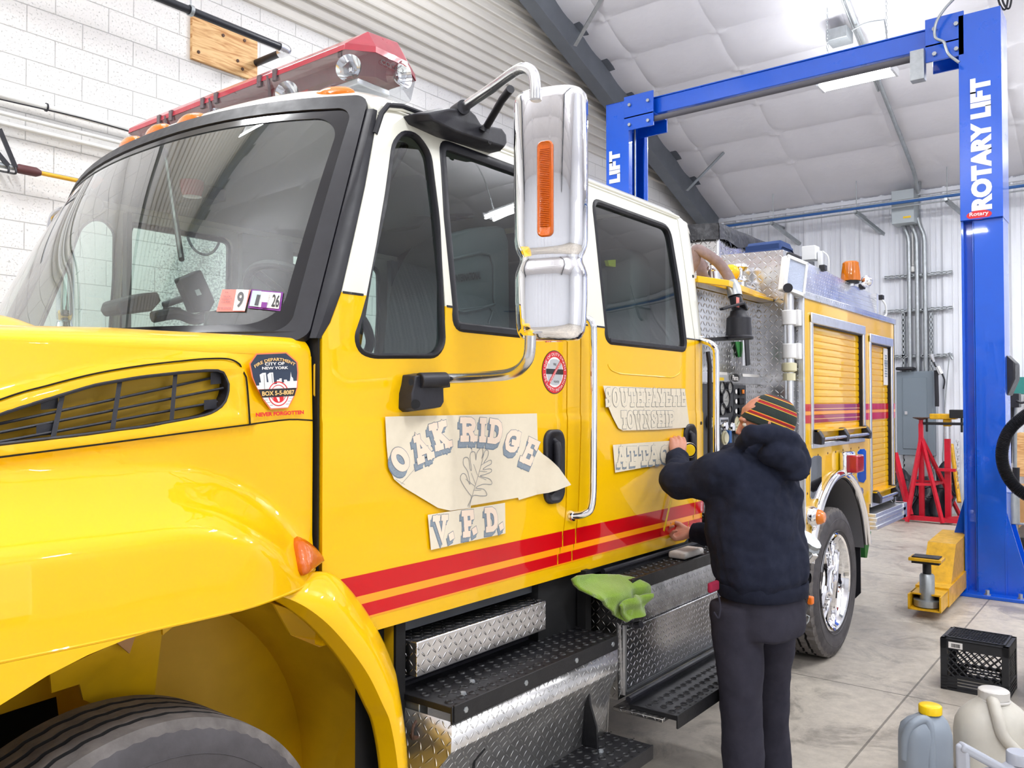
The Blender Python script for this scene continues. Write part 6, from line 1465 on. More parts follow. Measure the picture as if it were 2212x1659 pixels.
flat(b, [cpx(745 + 105 * math.cos(2 * PI * k / 20), 1100 + 85 * math.sin(2 * PI * k / 20)) for k in range(20)], YH - 0.0015, 4)
flat(b, [cpx(*p) for p in ((700, 1090), (760, 1090), (770, 1170), (740, 1180))], YH - 0.002, 2)
flat(b, [cpx(*p) for p in ((345, 940), (1100, 902), (1060, 1060), (420, 1095))], YH - 0.0025, 5)
for q in ((455, 640, 470, 920), (610, 620, 625, 800)):
    b.stroke([cpx(q[0], q[1]), cpx(q[2], q[3])], 0.001, YH - 0.0015, 1)
for (x, y) in ((470, 1145), (520, 1195), (570, 1250), (960, 1110), (930, 1165), (890, 1225)): b.stroke([cpx(x, y), cpx(x + 60, y - 3)], 0.0007, YH - 0.0015, 1)
def tline(b, s, p0, p1, hpx, mi, off=0.0, arc=None, y=YH - 0.003):
    a, c = Vector(cpx(*p0)), Vector(cpx(*p1)); d = c - a; L = d.length; h = abs(cpx(0, 0)[1] - cpx(0, hpx)[1])
    m_ = (a + c) / 2; ex = Vector((d.x, 0, d.y)).normalized(); ey = Vector((-d.y, 0, d.x)).normalized()
    text_into(b, s, 0.05, (m_.x, y, m_.y), ex=ex, ey=ey, mi=mi, fit=(L, h), off=off, arc=arc)
tline(b, 'FIRE DEPARTMENT', (235, 352), (1080, 318), 64, 3, 0.0012, arc=0.13, y=YH - 0.003)
tline(b, 'CITY OF', (468, 430), (858, 415), 62, 2, 0.0016); tline(b, 'NEW YORK', (412, 512), (932, 500), 58, 2, 0.0016)
tline(b, 'BOX 5-5-8087', (412, 1020), (1055, 985), 95, 3, 0.0016)
tline(b, 'NEVER FORGOTTEN', (285, 1440), (1243, 1385), 84, 4, 0.0028)
b.build('memorial_sticker', mats_, T, fix=False, uv=False)
# round red sticker by the mirror arm
c = SP(1198, 804, 1.8185); ry = 0.083; b = MB()
def disc(b, r0_, r1_, y, mi, n=40, cx=c.x, cz=c.z): 
    vs = [(cx + r * math.cos(2 * PI * k / n), y, cz + r * math.sin(2 * PI * k / n)) for r in (r0_, r1_) for k in range(n)]
    b.add(vs, [(k, (k + 1) % n, (k + 1) % n + n, k + n) for k in range(n)], mi, False)
disc(b, 0.083, 0.0, 1.8185, 1); disc(b, 0.080, 0.058, 1.818, 0); disc(b, 0.058, 0.0, 1.818, 2)
mal = [(0.012, 0.05), (0.03, 0.045), (0.035, 0.03), (0.045, 0.035), (0.05, 0.012), (0.05, -0.012), (0.045, -0.035), (0.035, -0.03), (0.03, -0.045), (0.012, -0.05), (-0.012, -0.05), (-0.03, -0.045), (-0.035, -0.03), (-0.045, -0.035), (-0.05, -0.012), (-0.05, 0.012), (-0.045, 0.035), (-0.035, 0.03), (-0.03, 0.045), (-0.012, 0.05)]
flat(b, [(c.x + p[0], c.z + p[1]) for p in mal], 1.8175, 3); b.stroke([(c.x - 0.047, c.z + 0.002), (c.x + 0.047, c.z + 0.002)], 0.02, 1.817, 1, n=4)
b.stroke([(c.x - 0.042, c.z - 0.045), (c.x + 0.042, c.z + 0.045)], 0.012, 1.8165, 0)
text_into(b, 'ACHIEVE GOALS NOW', 0.012, (c.x, 1.8155, c.z), ex=(0.68, 0, 0.73), ey=(-0.73, 0, 0.68), mi=2, fit=(0.105, 0.008)); text_into(b, 'LINE OF DUTY DEATH', 0.012, (c.x, 1.8165, c.z + 0.069), mi=2, arc=0.069, fit=(0.2, 0.011)); text_into(b, 'LIFE SAFETY INITIATIVES', 0.012, (c.x, 1.8165, c.z - 0.069), ex=(1, 0, 0), mi=2, arc=-0.069, fit=(0.2, 0.011)); text_into(b, 'FIRE', 0.01, (c.x, 1.8165, c.z + 0.03), mi=1, fit=(0.02, 0.009)); text_into(b, 'FIGHTER', 0.01, (c.x + 0.01, 1.8165, c.z - 0.036), mi=1, fit=(0.035, 0.008))
b.build('round_sticker', [M['sticker_red'], M['sticker_black'], M['sticker_white'], M['sticker_grey']], T, fix=False, uv=False)
# windshield stickers
def ws_at(px, py):      # windshield point under a pixel, by search
    best = None
    for i in range(-98, 0):
        for j in range(0, 60):
            pass
    return best
def on_ws(px, py, off=0.004):
    d = ray(px, py); u, v = -0.6, 0.3
    for _ in range(40):
        P0 = WS(u, v); 
        def res(u, v):
            P = WS(u, v) - Vector((0, 0, CAM_H)); k = P.dot(_f); return CX + FPX * P.dot(_r) / k - px, CY - FPX * P.dot(_u) / k - py
        r0 = res(u, v); e = 1e-4; ru = res(u + e, v); rv = res(u, v + e)
        a, b_, c_, d_ = (ru[0] - r0[0]) / e, (rv[0] - r0[0]) / e, (ru[1] - r0[1]) / e, (rv[1] - r0[1]) / e; det = a * d_ - b_ * c_
        if abs(det) < 1e-9: break
        du, dv = (-r0[0] * d_ + r0[1] * b_) / det, (r0[0] * c_ - r0[1] * a) / det
        u += max(-0.1, min(0.1, du)); v += max(-0.1, min(0.1, dv)); u = max(-1, min(1, u)); v = max(0, min(1, v))
    return WS(u, v, off)
def wsq(b, q, mi, off=0.004): b.add([on_ws(*p, off) for p in q], [(0, 1, 2, 3)], mi, False)
def wst(b, s, q, mi, off=0.008, bold=0.0):
    P = [on_ws(*p, off) for p in q]; ex = (P[1] - P[0]); ey = (P[3] - P[0]); cc = (P[0] + P[1] + P[2] + P[3]) / 4
    ey = ey - ex * (ey.dot(ex) / ex.dot(ex)) * 0.0
    vs, fs = text_mesh(s, 0.05, bold, 0, 1.0)
    x0 = min(v.x for v in vs); x1 = max(v.x for v in vs); y0 = min(v.y for v in vs); y1 = max(v.y for v in vs)
    b.add([P[0] + ex * ((v.x - x0) / (x1 - x0)) + ey * ((v.y - y0) / (y1 - y0)) for v in vs], fs, mi, False)
b = MB()
wsq(b, [(469, 675), (530, 675), (543, 628), (482, 627)], 0); wsq(b, [(505, 674), (531, 674), (540, 629), (513, 628)], 1, 0.006)
wst(b, 'PA', [(489, 637), (496, 637), (497, 634), (490, 634)], 2); wst(b, 'TRUCK', [(484, 646), (501, 646), (502, 642), (485, 642)], 2); wst(b, 'WEIGHT', [(481, 652), (503, 652), (504, 648), (482, 648)], 2); wst(b, 'CLASS', [(481, 658), (500, 658), (501, 654), (482, 654)], 2)
wst(b, 'TO BUSINESS', [(472, 672), (501, 672), (501, 667), (473, 667)], 2); wst(b, '9', [(512, 668), (526, 668), (531, 634), (517, 634)], 2, bold=0.001)
b.build('weight_class_sticker', [M['sticker_pink'], M['sticker_white'], M['sticker_black']], T, fix=False, uv=False)
b = MB()
wsq(b, [(537, 667), (607, 674), (613, 633), (545, 627)], 0); wsq(b, [(541, 664), (604, 670), (609, 636), (548, 631)], 1, 0.006); wsq(b, [(541, 664), (560, 666), (567, 632), (548, 631)], 3, 0.007)
wst(b, '1', [(552, 663), (560, 664), (566, 641), (558, 640)], 2, bold=0.002); wst(b, '26', [(588, 666), (604, 668), (608, 640), (592, 639)], 2, bold=0.001)
wst(b, 'REGISTERED', [(579, 661), (584, 640), (587, 640), (582, 661)], 2); b.add([on_ws(*p, 0.008) for p in ((566, 668), (578, 669), (580, 657), (568, 656))], [(0, 1, 2, 3)], 0, False)
b.build('inspection_sticker', [M['sticker_purple'], M['sticker_white'], M['sticker_black'], M['sticker_aqua']], T, fix=False, uv=False)

# ---- cab interior
b = MB(); b.box(1.85, 3.88, 1.88, 3.96, 1.0, 1.06); b.box(1.85, 3.88, 1.9, 3.94, 1.06, 1.2); b.build('cab_floor', M['dark'], T, uv=False)
b = MB()
b.grid(lambda u, v: Vector((lerp(1.24, 1.72, v) + 0.2 * abs(2 * u - 1) ** 2.5 * (1 - v), lerp(1.9, 3.94, u), 1.90 - 0.02 * (1 - v) - 0.02 * math.sin(u * 9) * 0.3 - 0.1 * max(0, v - 0.8) * 5)), 30, 10); b.box(1.68, 1.74, 1.9, 3.94, 1.3, 1.80)
b.build('dashboard', M['dark'], T, solid=0.02, uv=False)
b = MB(); b.lathe([(0.10, 0), (0.16, 0.012), (0.2, 0.05), (0.2, 0.1), (0.12, 0.12), (0.1, 0)], (1.58, 2.16, 1.885), n=24); b.build('instrument_hood', M['black_rub'], T, uv=False)
# steering wheel
sw = MB(); c = Vector((1.83, 2.30, 2.02)); q = Vector((0, 0, 1)).rotation_difference(Vector((0.62, 0, 0.78)))
ringp = [c + q @ Vector((0.235 * math.cos(t), 0.235 * math.sin(t), 0)) for t in [2 * PI * k / 40 for k in range(41)]]; sw.tube(ringp, 0.016, 10, cap=False)
for t in (0.3, PI - 0.3, -PI / 2): sw.tube([c, c + q @ Vector((0.23 * math.cos(t), 0.23 * math.sin(t), 0))], 0.014, 8)
sw.lathe([(0, 0.03), (0.06, 0.02), (0.07, -0.02), (0, -0.03)], c, n=24); sw.cyl(c, c + Vector((-0.25, 0, -0.3)), 0.03); sw.build('steering_wheel', M['black_rub'], T, uv=False)
def seat(x, y, zb, label=True, w=0.5, hz=2.42, dark=True):
    b = MB()
    def g(u, v, s): 
        t = u * 2 * PI; sx = abs(math.cos(t)) ** 0.5 * (1 if math.cos(t) > 0 else -1); sy = abs(math.sin(t)) ** 0.5 * (1 if math.sin(t) > 0 else -1)
        z = lerp(zb + 0.15, hz, v); k = (1 - 0.35 * sm(0.72, 1.0, v)) * (math.sin(min(1, (1 - v) * 12) * PI / 2) ** 0.5 if v > 0.9 else 1)
        return Vector((x + 0.12 * v * 1.0 + 0.075 * sx * (0.6 + 0.4 * (1 - v)) * max(k, 0.01), y + w / 2 * sy * max(k, 0.01), z))
    b.grid(lambda u, v: g(u, v, 0), 28, 20, closeu=True); b.box(x - 0.5, x + 0.05, y - w / 2, y + w / 2, zb, zb + 0.18)
    s = b.build('seat', M['seat'], T, bevel=0.0, angle=60, uv=False)
    return s
seat(2.42, 2.33, 1.42); seat(2.42, 3.5, 1.42); 
# rear wall pads with raised embossing and lettering, and the rear bench backs
b = MB(); b.box(3.80, 3.88, 1.95, 3.89, 1.2, 2.7)
b.build('rear_lining', M['dark'], T, bevel=0.01, uv=False)
for k, yy in enumerate((2.3, 2.92, 3.5)):
    pb = MB(); pts = rrect(yy - 0.25, yy + 0.25, 1.5, 2.5, 0.1, 6)
    n = len(pts); vs = [(3.66 + 0.0, p[0], p[1]) for p in pts] + [(3.63, yy + (p[0] - yy) * 0.9, 2.0 + (p[1] - 2.0) * 0.94) for p in pts] + [(3.8, p[0], p[1]) for p in pts]
    pb.add(vs, [(i, (i + 1) % n, (i + 1) % n + n, i + n) for i in range(n)] + [(i, (i + 1) % n, (i + 1) % n + 2 * n, i + 2 * n) for i in range(n)] + [tuple(range(n, 2 * n))]); 
    pb.build('seat_back_pad', M['seat'], T, angle=60, uv=False)
# door inner pad seen through the front side window (with maker lettering)
b = MB(); pts = rrect(2.0, 2.66, 2.1, 3.0, 0.05, 4)
# far door linings below the windows and pillars
b.box(1.6, 3.9, 3.90, 3.96, 1.1, 1.93); b.box(1.5, 3.9, 1.86, 1.9, 1.3, 1.84); b.v = b.v; b.build('door_lining', M['dark'], T, uv=False)
b = MB()
for (x0, x1) in ((2.01, 2.035), (2.645, 2.98), (3.75, 3.9)): b.box(x0, x1, 3.885, 3.925, 1.9, 2.63); b.box(x0, x1, 1.915, 1.935, 2.0, 2.6) if x0 > 2.6 else None
b.build('pillar_lining', M['headliner'], T, uv=False)
b = MB(); b.grid(lambda u, v: Vector((lerp(1.76, 3.88, v), YC0 + (2 * u - 1) * 0.97, 2.66 + 0.09 * (1 - abs(2 * u - 1) ** 4))), 20, 12); b.build('headliner', M['headliner'], T, uv=False)
# divider pad behind the driver carrying the maker's name (read through the side window)
dv = MB(); a = SP(968, 560, 2.75)
P = [SP(x, y, 2.05) for x, y in ((968, 505), (1020, 492), (1072, 487), (1092, 494), (1100, 520), (1102, 700), (1098, 760), (968, 760))]
ys = 2.05
dv.prism([(p.x, ys, p.z) for p in P], (0, 0.03, 0)); dpad = dv.build('divider_pad', M['seat'], T, bevel=0.02, seg=3, uv=False)
b = MB(); P = [SP(x, y, ys - 0.004) for x, y in ((975, 560), (1058, 550), (1066, 640), (1060, 660), (975, 668))]; pl = smooth_path(P + [P[0]], 3); b.tube(pl, 0.006, 6); P = [SP(x, y, ys - 0.004) for x, y in ((972, 672), (1058, 664), (1056, 695), (1048, 702), (972, 704))]; b.tube(smooth_path(P + [P[0]], 3), 0.005, 6); b.build('embossing', M['seat'], dpad, uv=False)
b = MB(); p0 = SP(983, 602, ys - 0.006); p1 = SP(1039, 594, ys - 0.006); text_into(b, 'INTERNATIONAL', 0.05, ((p0.x + p1.x) / 2, ys - 0.006, (p0.z + p1.z) / 2), ex=(p1 - p0), ey=(0, 0, 1), fit=((p1 - p0).length, 0.03), off=0.002); b.build('lettering', M['sticker_black'], dpad, fix=False, uv=False)
b = MB(); P = [SP(964, 472, 2.2), SP(1020, 466, 2.2)]; b.tube([P[0], P[0].lerp(P[1], 0.1) , P[1]], [0.012, 0.016, 0.01], 8); b.build('grab_strap', M['black_gloss'], T, uv=False)
# seat head, yellow strap item and dome lamp
sh = MB(); c = Vector((2.32, 2.34, 2.50)); sh.lathe([(0, 0.1), (0.7, 0.095), (0.95, 0.05), (1.0, 0), (0.95, -0.07), (0.6, -0.1), (0, -0.1)], (0, 0, 0), n=24); sh.v = [c + Vector((0.05 * v.x, 0.15 * v.y, v.z)) for v in sh.v]; sh.build('headrest', M['seat'], T, uv=False)
yv = MB(); P = [SP(x, y, 2.15) for x, y in ((1313, 562), (1375, 558), (1385, 568), (1386, 602), (1368, 602), (1350, 580), (1316, 574))]; yv.prism(P, (0, 0.02, 0)); yv.build('yellow_strap_panel', mat('safety_yellow', '#e6ee20', 0.5), T, uv=False)
sb = MB(); P = [SP(x, y, 2.2) for x, y in ((1296, 590), (1320, 572), (1345, 580), (1368, 620), (1376, 665), (1380, 740), (1296, 740))]; sb.prism(P, (0, 0.3, 0)); sb.build('rear_seat', M['seat'], T, bevel=0.03, seg=3, uv=False)
dl = MB(); p = SP(430, 395, 2.92); pz = 2.62
c = ZP(415, 402, 2.64); dl.lathe([(0, -0.05), (0.04, -0.045), (0.05, -0.01), (0.05, 0.02)], c, n=20); dl.build('red_dome_lamp', M['red_lens'], T, uv=False)
c = ZP(430, 425, 2.63); dl = MB(); dl.box(c.x - 0.06, c.x + 0.06, c.y - 0.12, c.y + 0.12, 2.60, 2.66); dl.build('overhead_speaker', M['dark'], T, bevel=0.01, uv=False)
an = MB(); an.cyl(on_ws(343, 310, -0.03), on_ws(344, 545, -0.02) + Vector((0.06, 0, 0)), 0.009, 8); an.build('center_strut', M['black_rub'], T, uv=False)
# radio unit and tablet on the dash
rb = MB(); P = [SP(x, y, 2.75) for x, y in ((252, 665), (258, 648), (310, 633), (342, 630), (350, 650), (330, 672), (262, 680))]; rb.prism(P, (0, 0.12, 0)); rb.cyl(SP(350, 660, 2.75), SP(420, 636, 2.7), 0.012); rb.build('radio_head', M['black_rub'], T, bevel=0.008, uv=False)
rb = MB(); P = [SP(x, y, 2.68) for x, y in ((387, 602), (435, 582), (466, 652), (455, 672), (418, 676))]; rb.prism(P, (0, 0.04, 0)); tb = rb.build('dash_tablet', M['black_rub'], T, bevel=0.006, uv=False)
rb = MB(); P = [SP(x, y, 2.676) for x, y in ((421, 627), (430, 624), (436, 636), (426, 639))]; rb.prism(P, (0, 0.002, 0)); rb.build('tablet_label', M['sticker_grey'], tb, uv=False)
rb = MB(); rb.cyl(SP(372, 665, 2.72), SP(372, 685, 2.72), 0.03); rb.tube(smooth_path([SP(x, y, 2.7) for x, y in ((330, 685), (380, 678), (420, 690), (450, 680))], 4), 0.02, 8); rb.build('dash_mount', M['black_rub'], T, uv=False)

# ---- running steps and boxes
def dbox(name, x0, x1, y0, y1, z0, z1, m='dplate', bevel=0.004):
    b = MB(); b.box(x0, x1, y0, y1, z0, z1); return b.build(name, M[m], T, bevel=bevel)
dbox('step_riser_box', 1.86, 2.545, 1.81, 2.4, 0.872, 0.98, 'dplate')
def perforated(name, x0, x1, y0, y1, z, th=0.02, bolts=(), lip=0.035, sideplate=True):
    b = MB(); b.box(x0, x1, y0, y1, z - th, z); b.box(x0, x1, y0 - 0.004, y0 + 0.004, z - 0.05, z + 0.002)
    s = b.build(name, M['black_metal'], T, bevel=0.002, uv=False)
    h = MB(); k = 0; x = x0 + 0.03
    while x < x1 - 0.02:
        for j, yy in enumerate([y0 + 0.035, y0 + 0.085, y0 + 0.135, y0 + 0.185]):
            if yy > y1 - 0.03: continue
            xx = x + (0.025 if j % 2 else 0)
            h.lathe([(0.0075, 0.0015), (0.011, 0.004), (0.015, 0.0005)], (xx, yy, z), n=14, mi=1); h.lathe([(0, 0.0008), (0.0085, 0.0008)], (xx, yy, z), n=12, mi=0)
            h.lathe([(0, 0.0008), (0.0035, 0.0008)], (xx + 0.025, yy, z), n=8, mi=0)
        h.lathe([(0, 0.0012), (0.006, 0.0012)], (x, y0 + 0.008, z), n=8, mi=0)
        x += 0.05
    h.build('grip_hole', [M['darker'], M['black_metal']], s, uv=False); s.children[-1]['kind'] = 'stuff'
    kb = MB(); kb.tube([(x0 - 0.01, y1, z + 0.02), (x1 - 0.02, y1, z + 0.02)], 0.012, 10); kb.box(x0, x1 - 0.03, y1 - 0.004, y1 + 0.004, z - 0.005, z + 0.02); kb.build('kick_rail', M['black_rub'], s, uv=False)
    for (bx, by) in bolts:
        q = MB(); q.lathe([(0, 0.008), (0.009, 0.008), (0.011, 0.0)], (bx, by, z), n=6); q.build('bolt', M['galv'], s, uv=False)
    return s
sA = perforated('upper_step', 1.845, 2.80, 1.655, 1.90, 0.82, bolts=((1.95, 1.70), (2.05, 1.75), (2.65, 1.86)))
for x in (1.9, 2.2, 2.5, 2.75):
    q = MB(); q.lathe([(0, -0.008), (0.009, -0.008), (0.011, 0.0)], (x, 1.651, 0.80), 'y', 6); q.build('bolt', M['galv'], sA, uv=False)
q = MB(); q.box(1.85, 2.79, 1.646, 1.655, 0.775, 0.825); q.build('edge_bar', M['black_metal'], sA, bevel=0.002, uv=False)
# tank cover skirt below the upper step
b = MB()
prof = [(1.655, 0.775), (1.652, 0.69), (1.69, 0.60), (1.705, 0.43), (1.705, 0.36)]
xl = [1.85, 1.84, 1.76, 1.70, 1.70]
for i in range(4):
    (ya, za), (yb2, zb3) = prof[i], prof[i + 1]; nseg = 1
    b.add([(xl[i], ya, za), (2.80, ya, za), (2.80, yb2, zb3), (xl[i + 1], yb2, zb3)], [(0, 1, 2, 3)])
b.add([(2.80, 1.655, 0.775), (2.80, 1.652, 0.69), (2.80, 1.69, 0.60), (2.80, 1.705, 0.36), (2.80, 2.2, 0.36), (2.80, 2.2, 0.775)], [(0, 1, 2, 3, 4, 5)])
b.add([(1.85, 1.655, 0.775), (1.84, 1.652, 0.69), (1.76, 1.69, 0.60), (1.70, 1.705, 0.43), (1.70, 1.705, 0.36), (1.85, 2.2, 0.36), (1.85, 2.2, 0.775)], [(0, 1, 2, 3, 4, 5, 6)])
b.build('tank_cover', M['dplate_cover'], T, angle=20, solid=0.004)
q = MB(); q.prism([(2.62, 1.72, 0.69), (2.62, 1.675, 0.66), (2.62, 1.665, 0.60), (2.62, 1.64, 0.53), (2.62, 1.635, 0.45), (2.62, 1.72, 0.45)], (0.01, 0, 0)); q.build('step_bracket', M['black_metal'], T, uv=False)
q = MB(); q.tube([Vector((2.02, 1.672, 0.64)), Vector((1.985, 1.684, 0.61)), Vector((1.982, 1.696, 0.52)), Vector((1.98, 1.702, 0.38))], 0.004, 6); q.build('plate_seam', M['darker'], T, uv=False)
sB = perforated('lower_step', 2.02, 2.79, 1.50, 1.735, 0.445, bolts=((2.45, 1.58), (2.62, 1.62)))
# things in the gap behind the wheel: frame bracket and cap with lanyard
q = MB(); q.box(1.86, 1.9, 1.80, 2.2, 0.45, 0.80); q.box(1.9, 1.93, 1.95, 2.0, 0.5, 0.85); q.build('frame_hanger', M['galv'], T, bevel=0.004, uv=False)
q = MB(); p = SP(903, 1605, 1.80); q.lathe([(0, 0.03), (0.026, 0.03), (0.032, -0.03), (0, -0.03)], p, n=20); q.tube([p + Vector((0.025 * math.cos(t), 0, 0.035 + 0.035 * math.sin(t))) for t in [2 * PI * k / 16 for k in range(17)]], 0.005, 6); q.build('drain_cap', M['rust'], T, uv=False)
# rear step box with chamfered front and hinged door
b = MB(); X0, X1 = 2.87, 4.0
prof = [(2.25, 0.975), (1.735, 0.975), (1.70, 0.83), (1.695, 0.545), (2.25, 0.545)]
n = len(prof); vs = [(X0, p[0], p[1]) for p in prof] + [(X1, p[0], p[1]) for p in prof]
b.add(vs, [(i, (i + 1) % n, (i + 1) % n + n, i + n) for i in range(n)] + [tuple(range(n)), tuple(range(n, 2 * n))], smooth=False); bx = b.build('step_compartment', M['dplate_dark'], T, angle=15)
b = MB(); b.box(2.92, 3.98, 1.686, 1.694, 0.57, 0.81); dr = b.build('compartment_door', M['dplate'], T, bevel=0.003)
b = MB()
for x in (2.915, 3.985): b.bar((x, 1.69, 0.56), (x, 1.69, 0.83), 0.012)
b.bar((2.91, 1.69, 0.56), (3.99, 1.69, 0.56), 0.012); b.build('door_trim', M['alu'], dr, uv=False)
b = MB(); b.cyl((2.99, 1.685, 0.815), (2.985, 1.655, 0.825), 0.014, 10); b.cyl((3.93, 1.685, 0.815), (3.925, 1.655, 0.825), 0.014, 10); b.build('latch', M['black_rub'], dr, uv=False)
sC = perforated('rear_upper_step', 2.99, 4.0, 1.70, 1.83, 0.995, bolts=())
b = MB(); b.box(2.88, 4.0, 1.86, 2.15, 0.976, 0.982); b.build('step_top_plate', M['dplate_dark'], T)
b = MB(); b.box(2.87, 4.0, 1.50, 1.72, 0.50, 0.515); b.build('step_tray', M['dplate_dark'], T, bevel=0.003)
sD = perforated('rear_lower_step', 2.90, 4.0, 1.455, 1.66, 0.53)
b = MB(); b.box(2.55, 2.87, 1.85, 2.3, 0.6, 1.05); b.box(2.80, 2.84, 1.80, 1.84, 0.7, 1.05); b.build('step_support_gap_shade', M['darker'], T, uv=False)  # thin near-black bar stands in for shade in the step gap
b = MB(); b.box(1.81, 1.85, 1.85, 2.3, 0.35, 1.04); b.build('wheel_gap_shade', M['darker'], T, uv=False)  # near-black box added so the gap behind the splash panel reads as shade
# ---- pump section between cab and body
XBF = 5.15; YB = 1.72; YP = 2.0
b = MB(); b.box(4.02, XBF, YP, 3.84, 0.7, 2.35); pp = b.build('pump_housing', M['dplate_far'], T, bevel=0.004)
b = MB(); b.box(4.15, XBF - 0.002, YP - 0.012, YP, 1.828, 1.888); sgn = b.build('sign_strip', M['alu'], T, bevel=0.002, uv=False)
b = MB(); yl = YP - 0.014
p = SP(1588, 816, yl); b.add([(p.x + 0.085 * math.cos(t), yl, p.z + 0.03 * math.sin(t)) for t in [2 * PI * k / 32 for k in range(32)]], [tuple(range(32))], 0, False)
b.add([(p.x + 0.06 * math.cos(t), yl - 0.001, p.z + 0.024 * math.sin(t)) for t in [2 * PI * k / 32 for k in range(32)]], [tuple(range(32))], 1, False)
text_into(b, 'Pierce', 0.04, (p.x, yl - 0.002, p.z), mi=2, fit=(0.085, 0.032), off=0.001)
for (x0, x1, y, m) in ((1552, 1571, 805, 2), (1604, 1640, 809, 2), (1553, 1564, 817, 3)):
    a, c = SP(x0, y, yl), SP(x1, y + 1, yl); b.add([(a.x, yl, a.z - 0.012), (c.x, yl, a.z - 0.012), (c.x, yl, a.z + 0.005), (a.x, yl, a.z + 0.005)], [(0, 1, 2, 3)], m, False)
b.build('maker_badge', [M['steel'], M['sticker_black'], M['sticker_white'], M['cap_yellow']], sgn, fix=False, uv=False)
# gauge panel
b = MB(); b.box(4.12, 4.885, YP - 0.02, YP, 1.18, 1.822); gp = b.build('gauge_panel', M['gauge'], T, bevel=0.003, uv=False)
b = MB(); b.box(4.20, 4.885, YP - 0.022, YP - 0.02, 1.41, 1.414); b.box(4.69, 4.694, YP - 0.022, YP - 0.02, 1.41, 1.82); b.build('panel_line', M['sticker_black'], gp, uv=False)
def gauge(px, py, r, face='gauge_face', name='gauge'):
    p = SP(px, py, YP - 0.03); q = MB(); q.lathe([(0, -0.004), (r * 0.86, -0.004)], p, 'y', 24, mi=1); q.lathe([(r * 0.86, -0.004), (r * 0.9, -0.012), (r, -0.01), (r, 0.01)], p, 'y', 24, mi=0); q.stroke([(p.x, p.z), (p.x + r * 0.5, p.z + r * 0.4)], r * 0.06, p.y - 0.006, 2, n=4); q.stroke([(p.x - r * 0.4, p.z - r * 0.25), (p.x + r * 0.4, p.z - r * 0.25)], r * 0.05, p.y - 0.006, 2, n=4)
    q.build(name, [M['black_plastic'], M[face], M['sticker_black']], gp, fix=False, uv=False)
for (x, y, r) in ((1558, 838, 0.038), (1575, 838, 0.038), (1566, 861, 0.056), (1559, 884, 0.038), (1575, 884, 0.022)): gauge(x, y, r)
gauge(1590, 917, 0.058, 'gauge_cream', 'pressure_gauge'); gauge(1534, 912, 0.04, 'gauge_cream', 'pressure_gauge')
for (x, y, m) in ((1600, 846, 'orange_tool'), (1600, 867, 'black_gloss'), (1600, 888, 'black_gloss')):
    p = SP(x, y, YP - 0.025); q = MB(); q.box(p.x - 0.035, p.x + 0.035, p.y - 0.01, p.y + 0.005, p.z - 0.02, p.z + 0.02); k = q.build('switch', M['black_gloss'], gp, bevel=0.003, uv=False)
    if m == 'orange_tool': q = MB(); q.box(p.x - 0.004, p.x + 0.024, p.y - 0.014, p.y - 0.01, p.z - 0.012, p.z + 0.012); q.build('amber_button', M['amber'], k, uv=False)
    q = MB(); q.lathe([(0, -0.002), (0.014, -0.002)], (p.x - 0.07, p.y, p.z), 'y', 16); q.build('switch_label', M['sticker_white'], gp, fix=False, uv=False)
for (x, y) in ((1567, 920), (1582, 922)):
    p = SP(x, y, YP - 0.1); q = MB(); q.cyl(p + Vector((0, 0.1, 0)), p, 0.008, 10); q.lathe([(0, -0.012), (0.022, -0.01), (0.026, 0.0), (0.02, 0.012)], p, 'y', 18); q.build('pull_knob', M['chrome'], gp, uv=False)
p = SP(1566, 946, YP - 0.06); q = MB(); q.lathe([(0, -0.012), (0.03, -0.012), (0.034, 0.0), (0.03, 0.012)], p, 'y', 22); q.lathe([(0.034, -0.003), (0.042, -0.003), (0.042, 0.004)], p, 'y', 22); q.build('discharge_cap', M['gauge_cream'], gp, uv=False)
for (x0, y0, x1, y1, m, nm) in ((1556, 902, 1574, 916, 'alu', 'data_plate'), (1557, 924, 1573, 938, 'galv', 'lever_plate')):
    a, c = SP(x0, y0, YP - 0.024), SP(x1, y1, YP - 0.024); q = MB(); q.box(a.x, c.x, a.y, a.y + 0.006, c.z, a.z); o = q.build(nm, M[m], gp, bevel=0.002, uv=False); q = MB(); q.box(a.x + 0.01, c.x - 0.01, a.y - 0.002, a.y, c.z + 0.012, a.z - 0.012); q.build('plate_face', M['black_gloss'], o, uv=False)
q = MB(); a = SP(1578, 930, YP - 0.05); q.box(a.x - 0.012, a.x + 0.02, a.y, a.y + 0.03, a.z - 0.12, a.z); q.build('blue_tag', M['beam_blue'], gp, bevel=0.003, uv=False)
for k in range(9):
    q = MB(); q.box(4.14, 4.2, YP - 0.03, YP - 0.018, 1.55 + k * 0.03, 1.562 + k * 0.03); q.build('blue_indicator', M['beam_blue'], gp, uv=False)
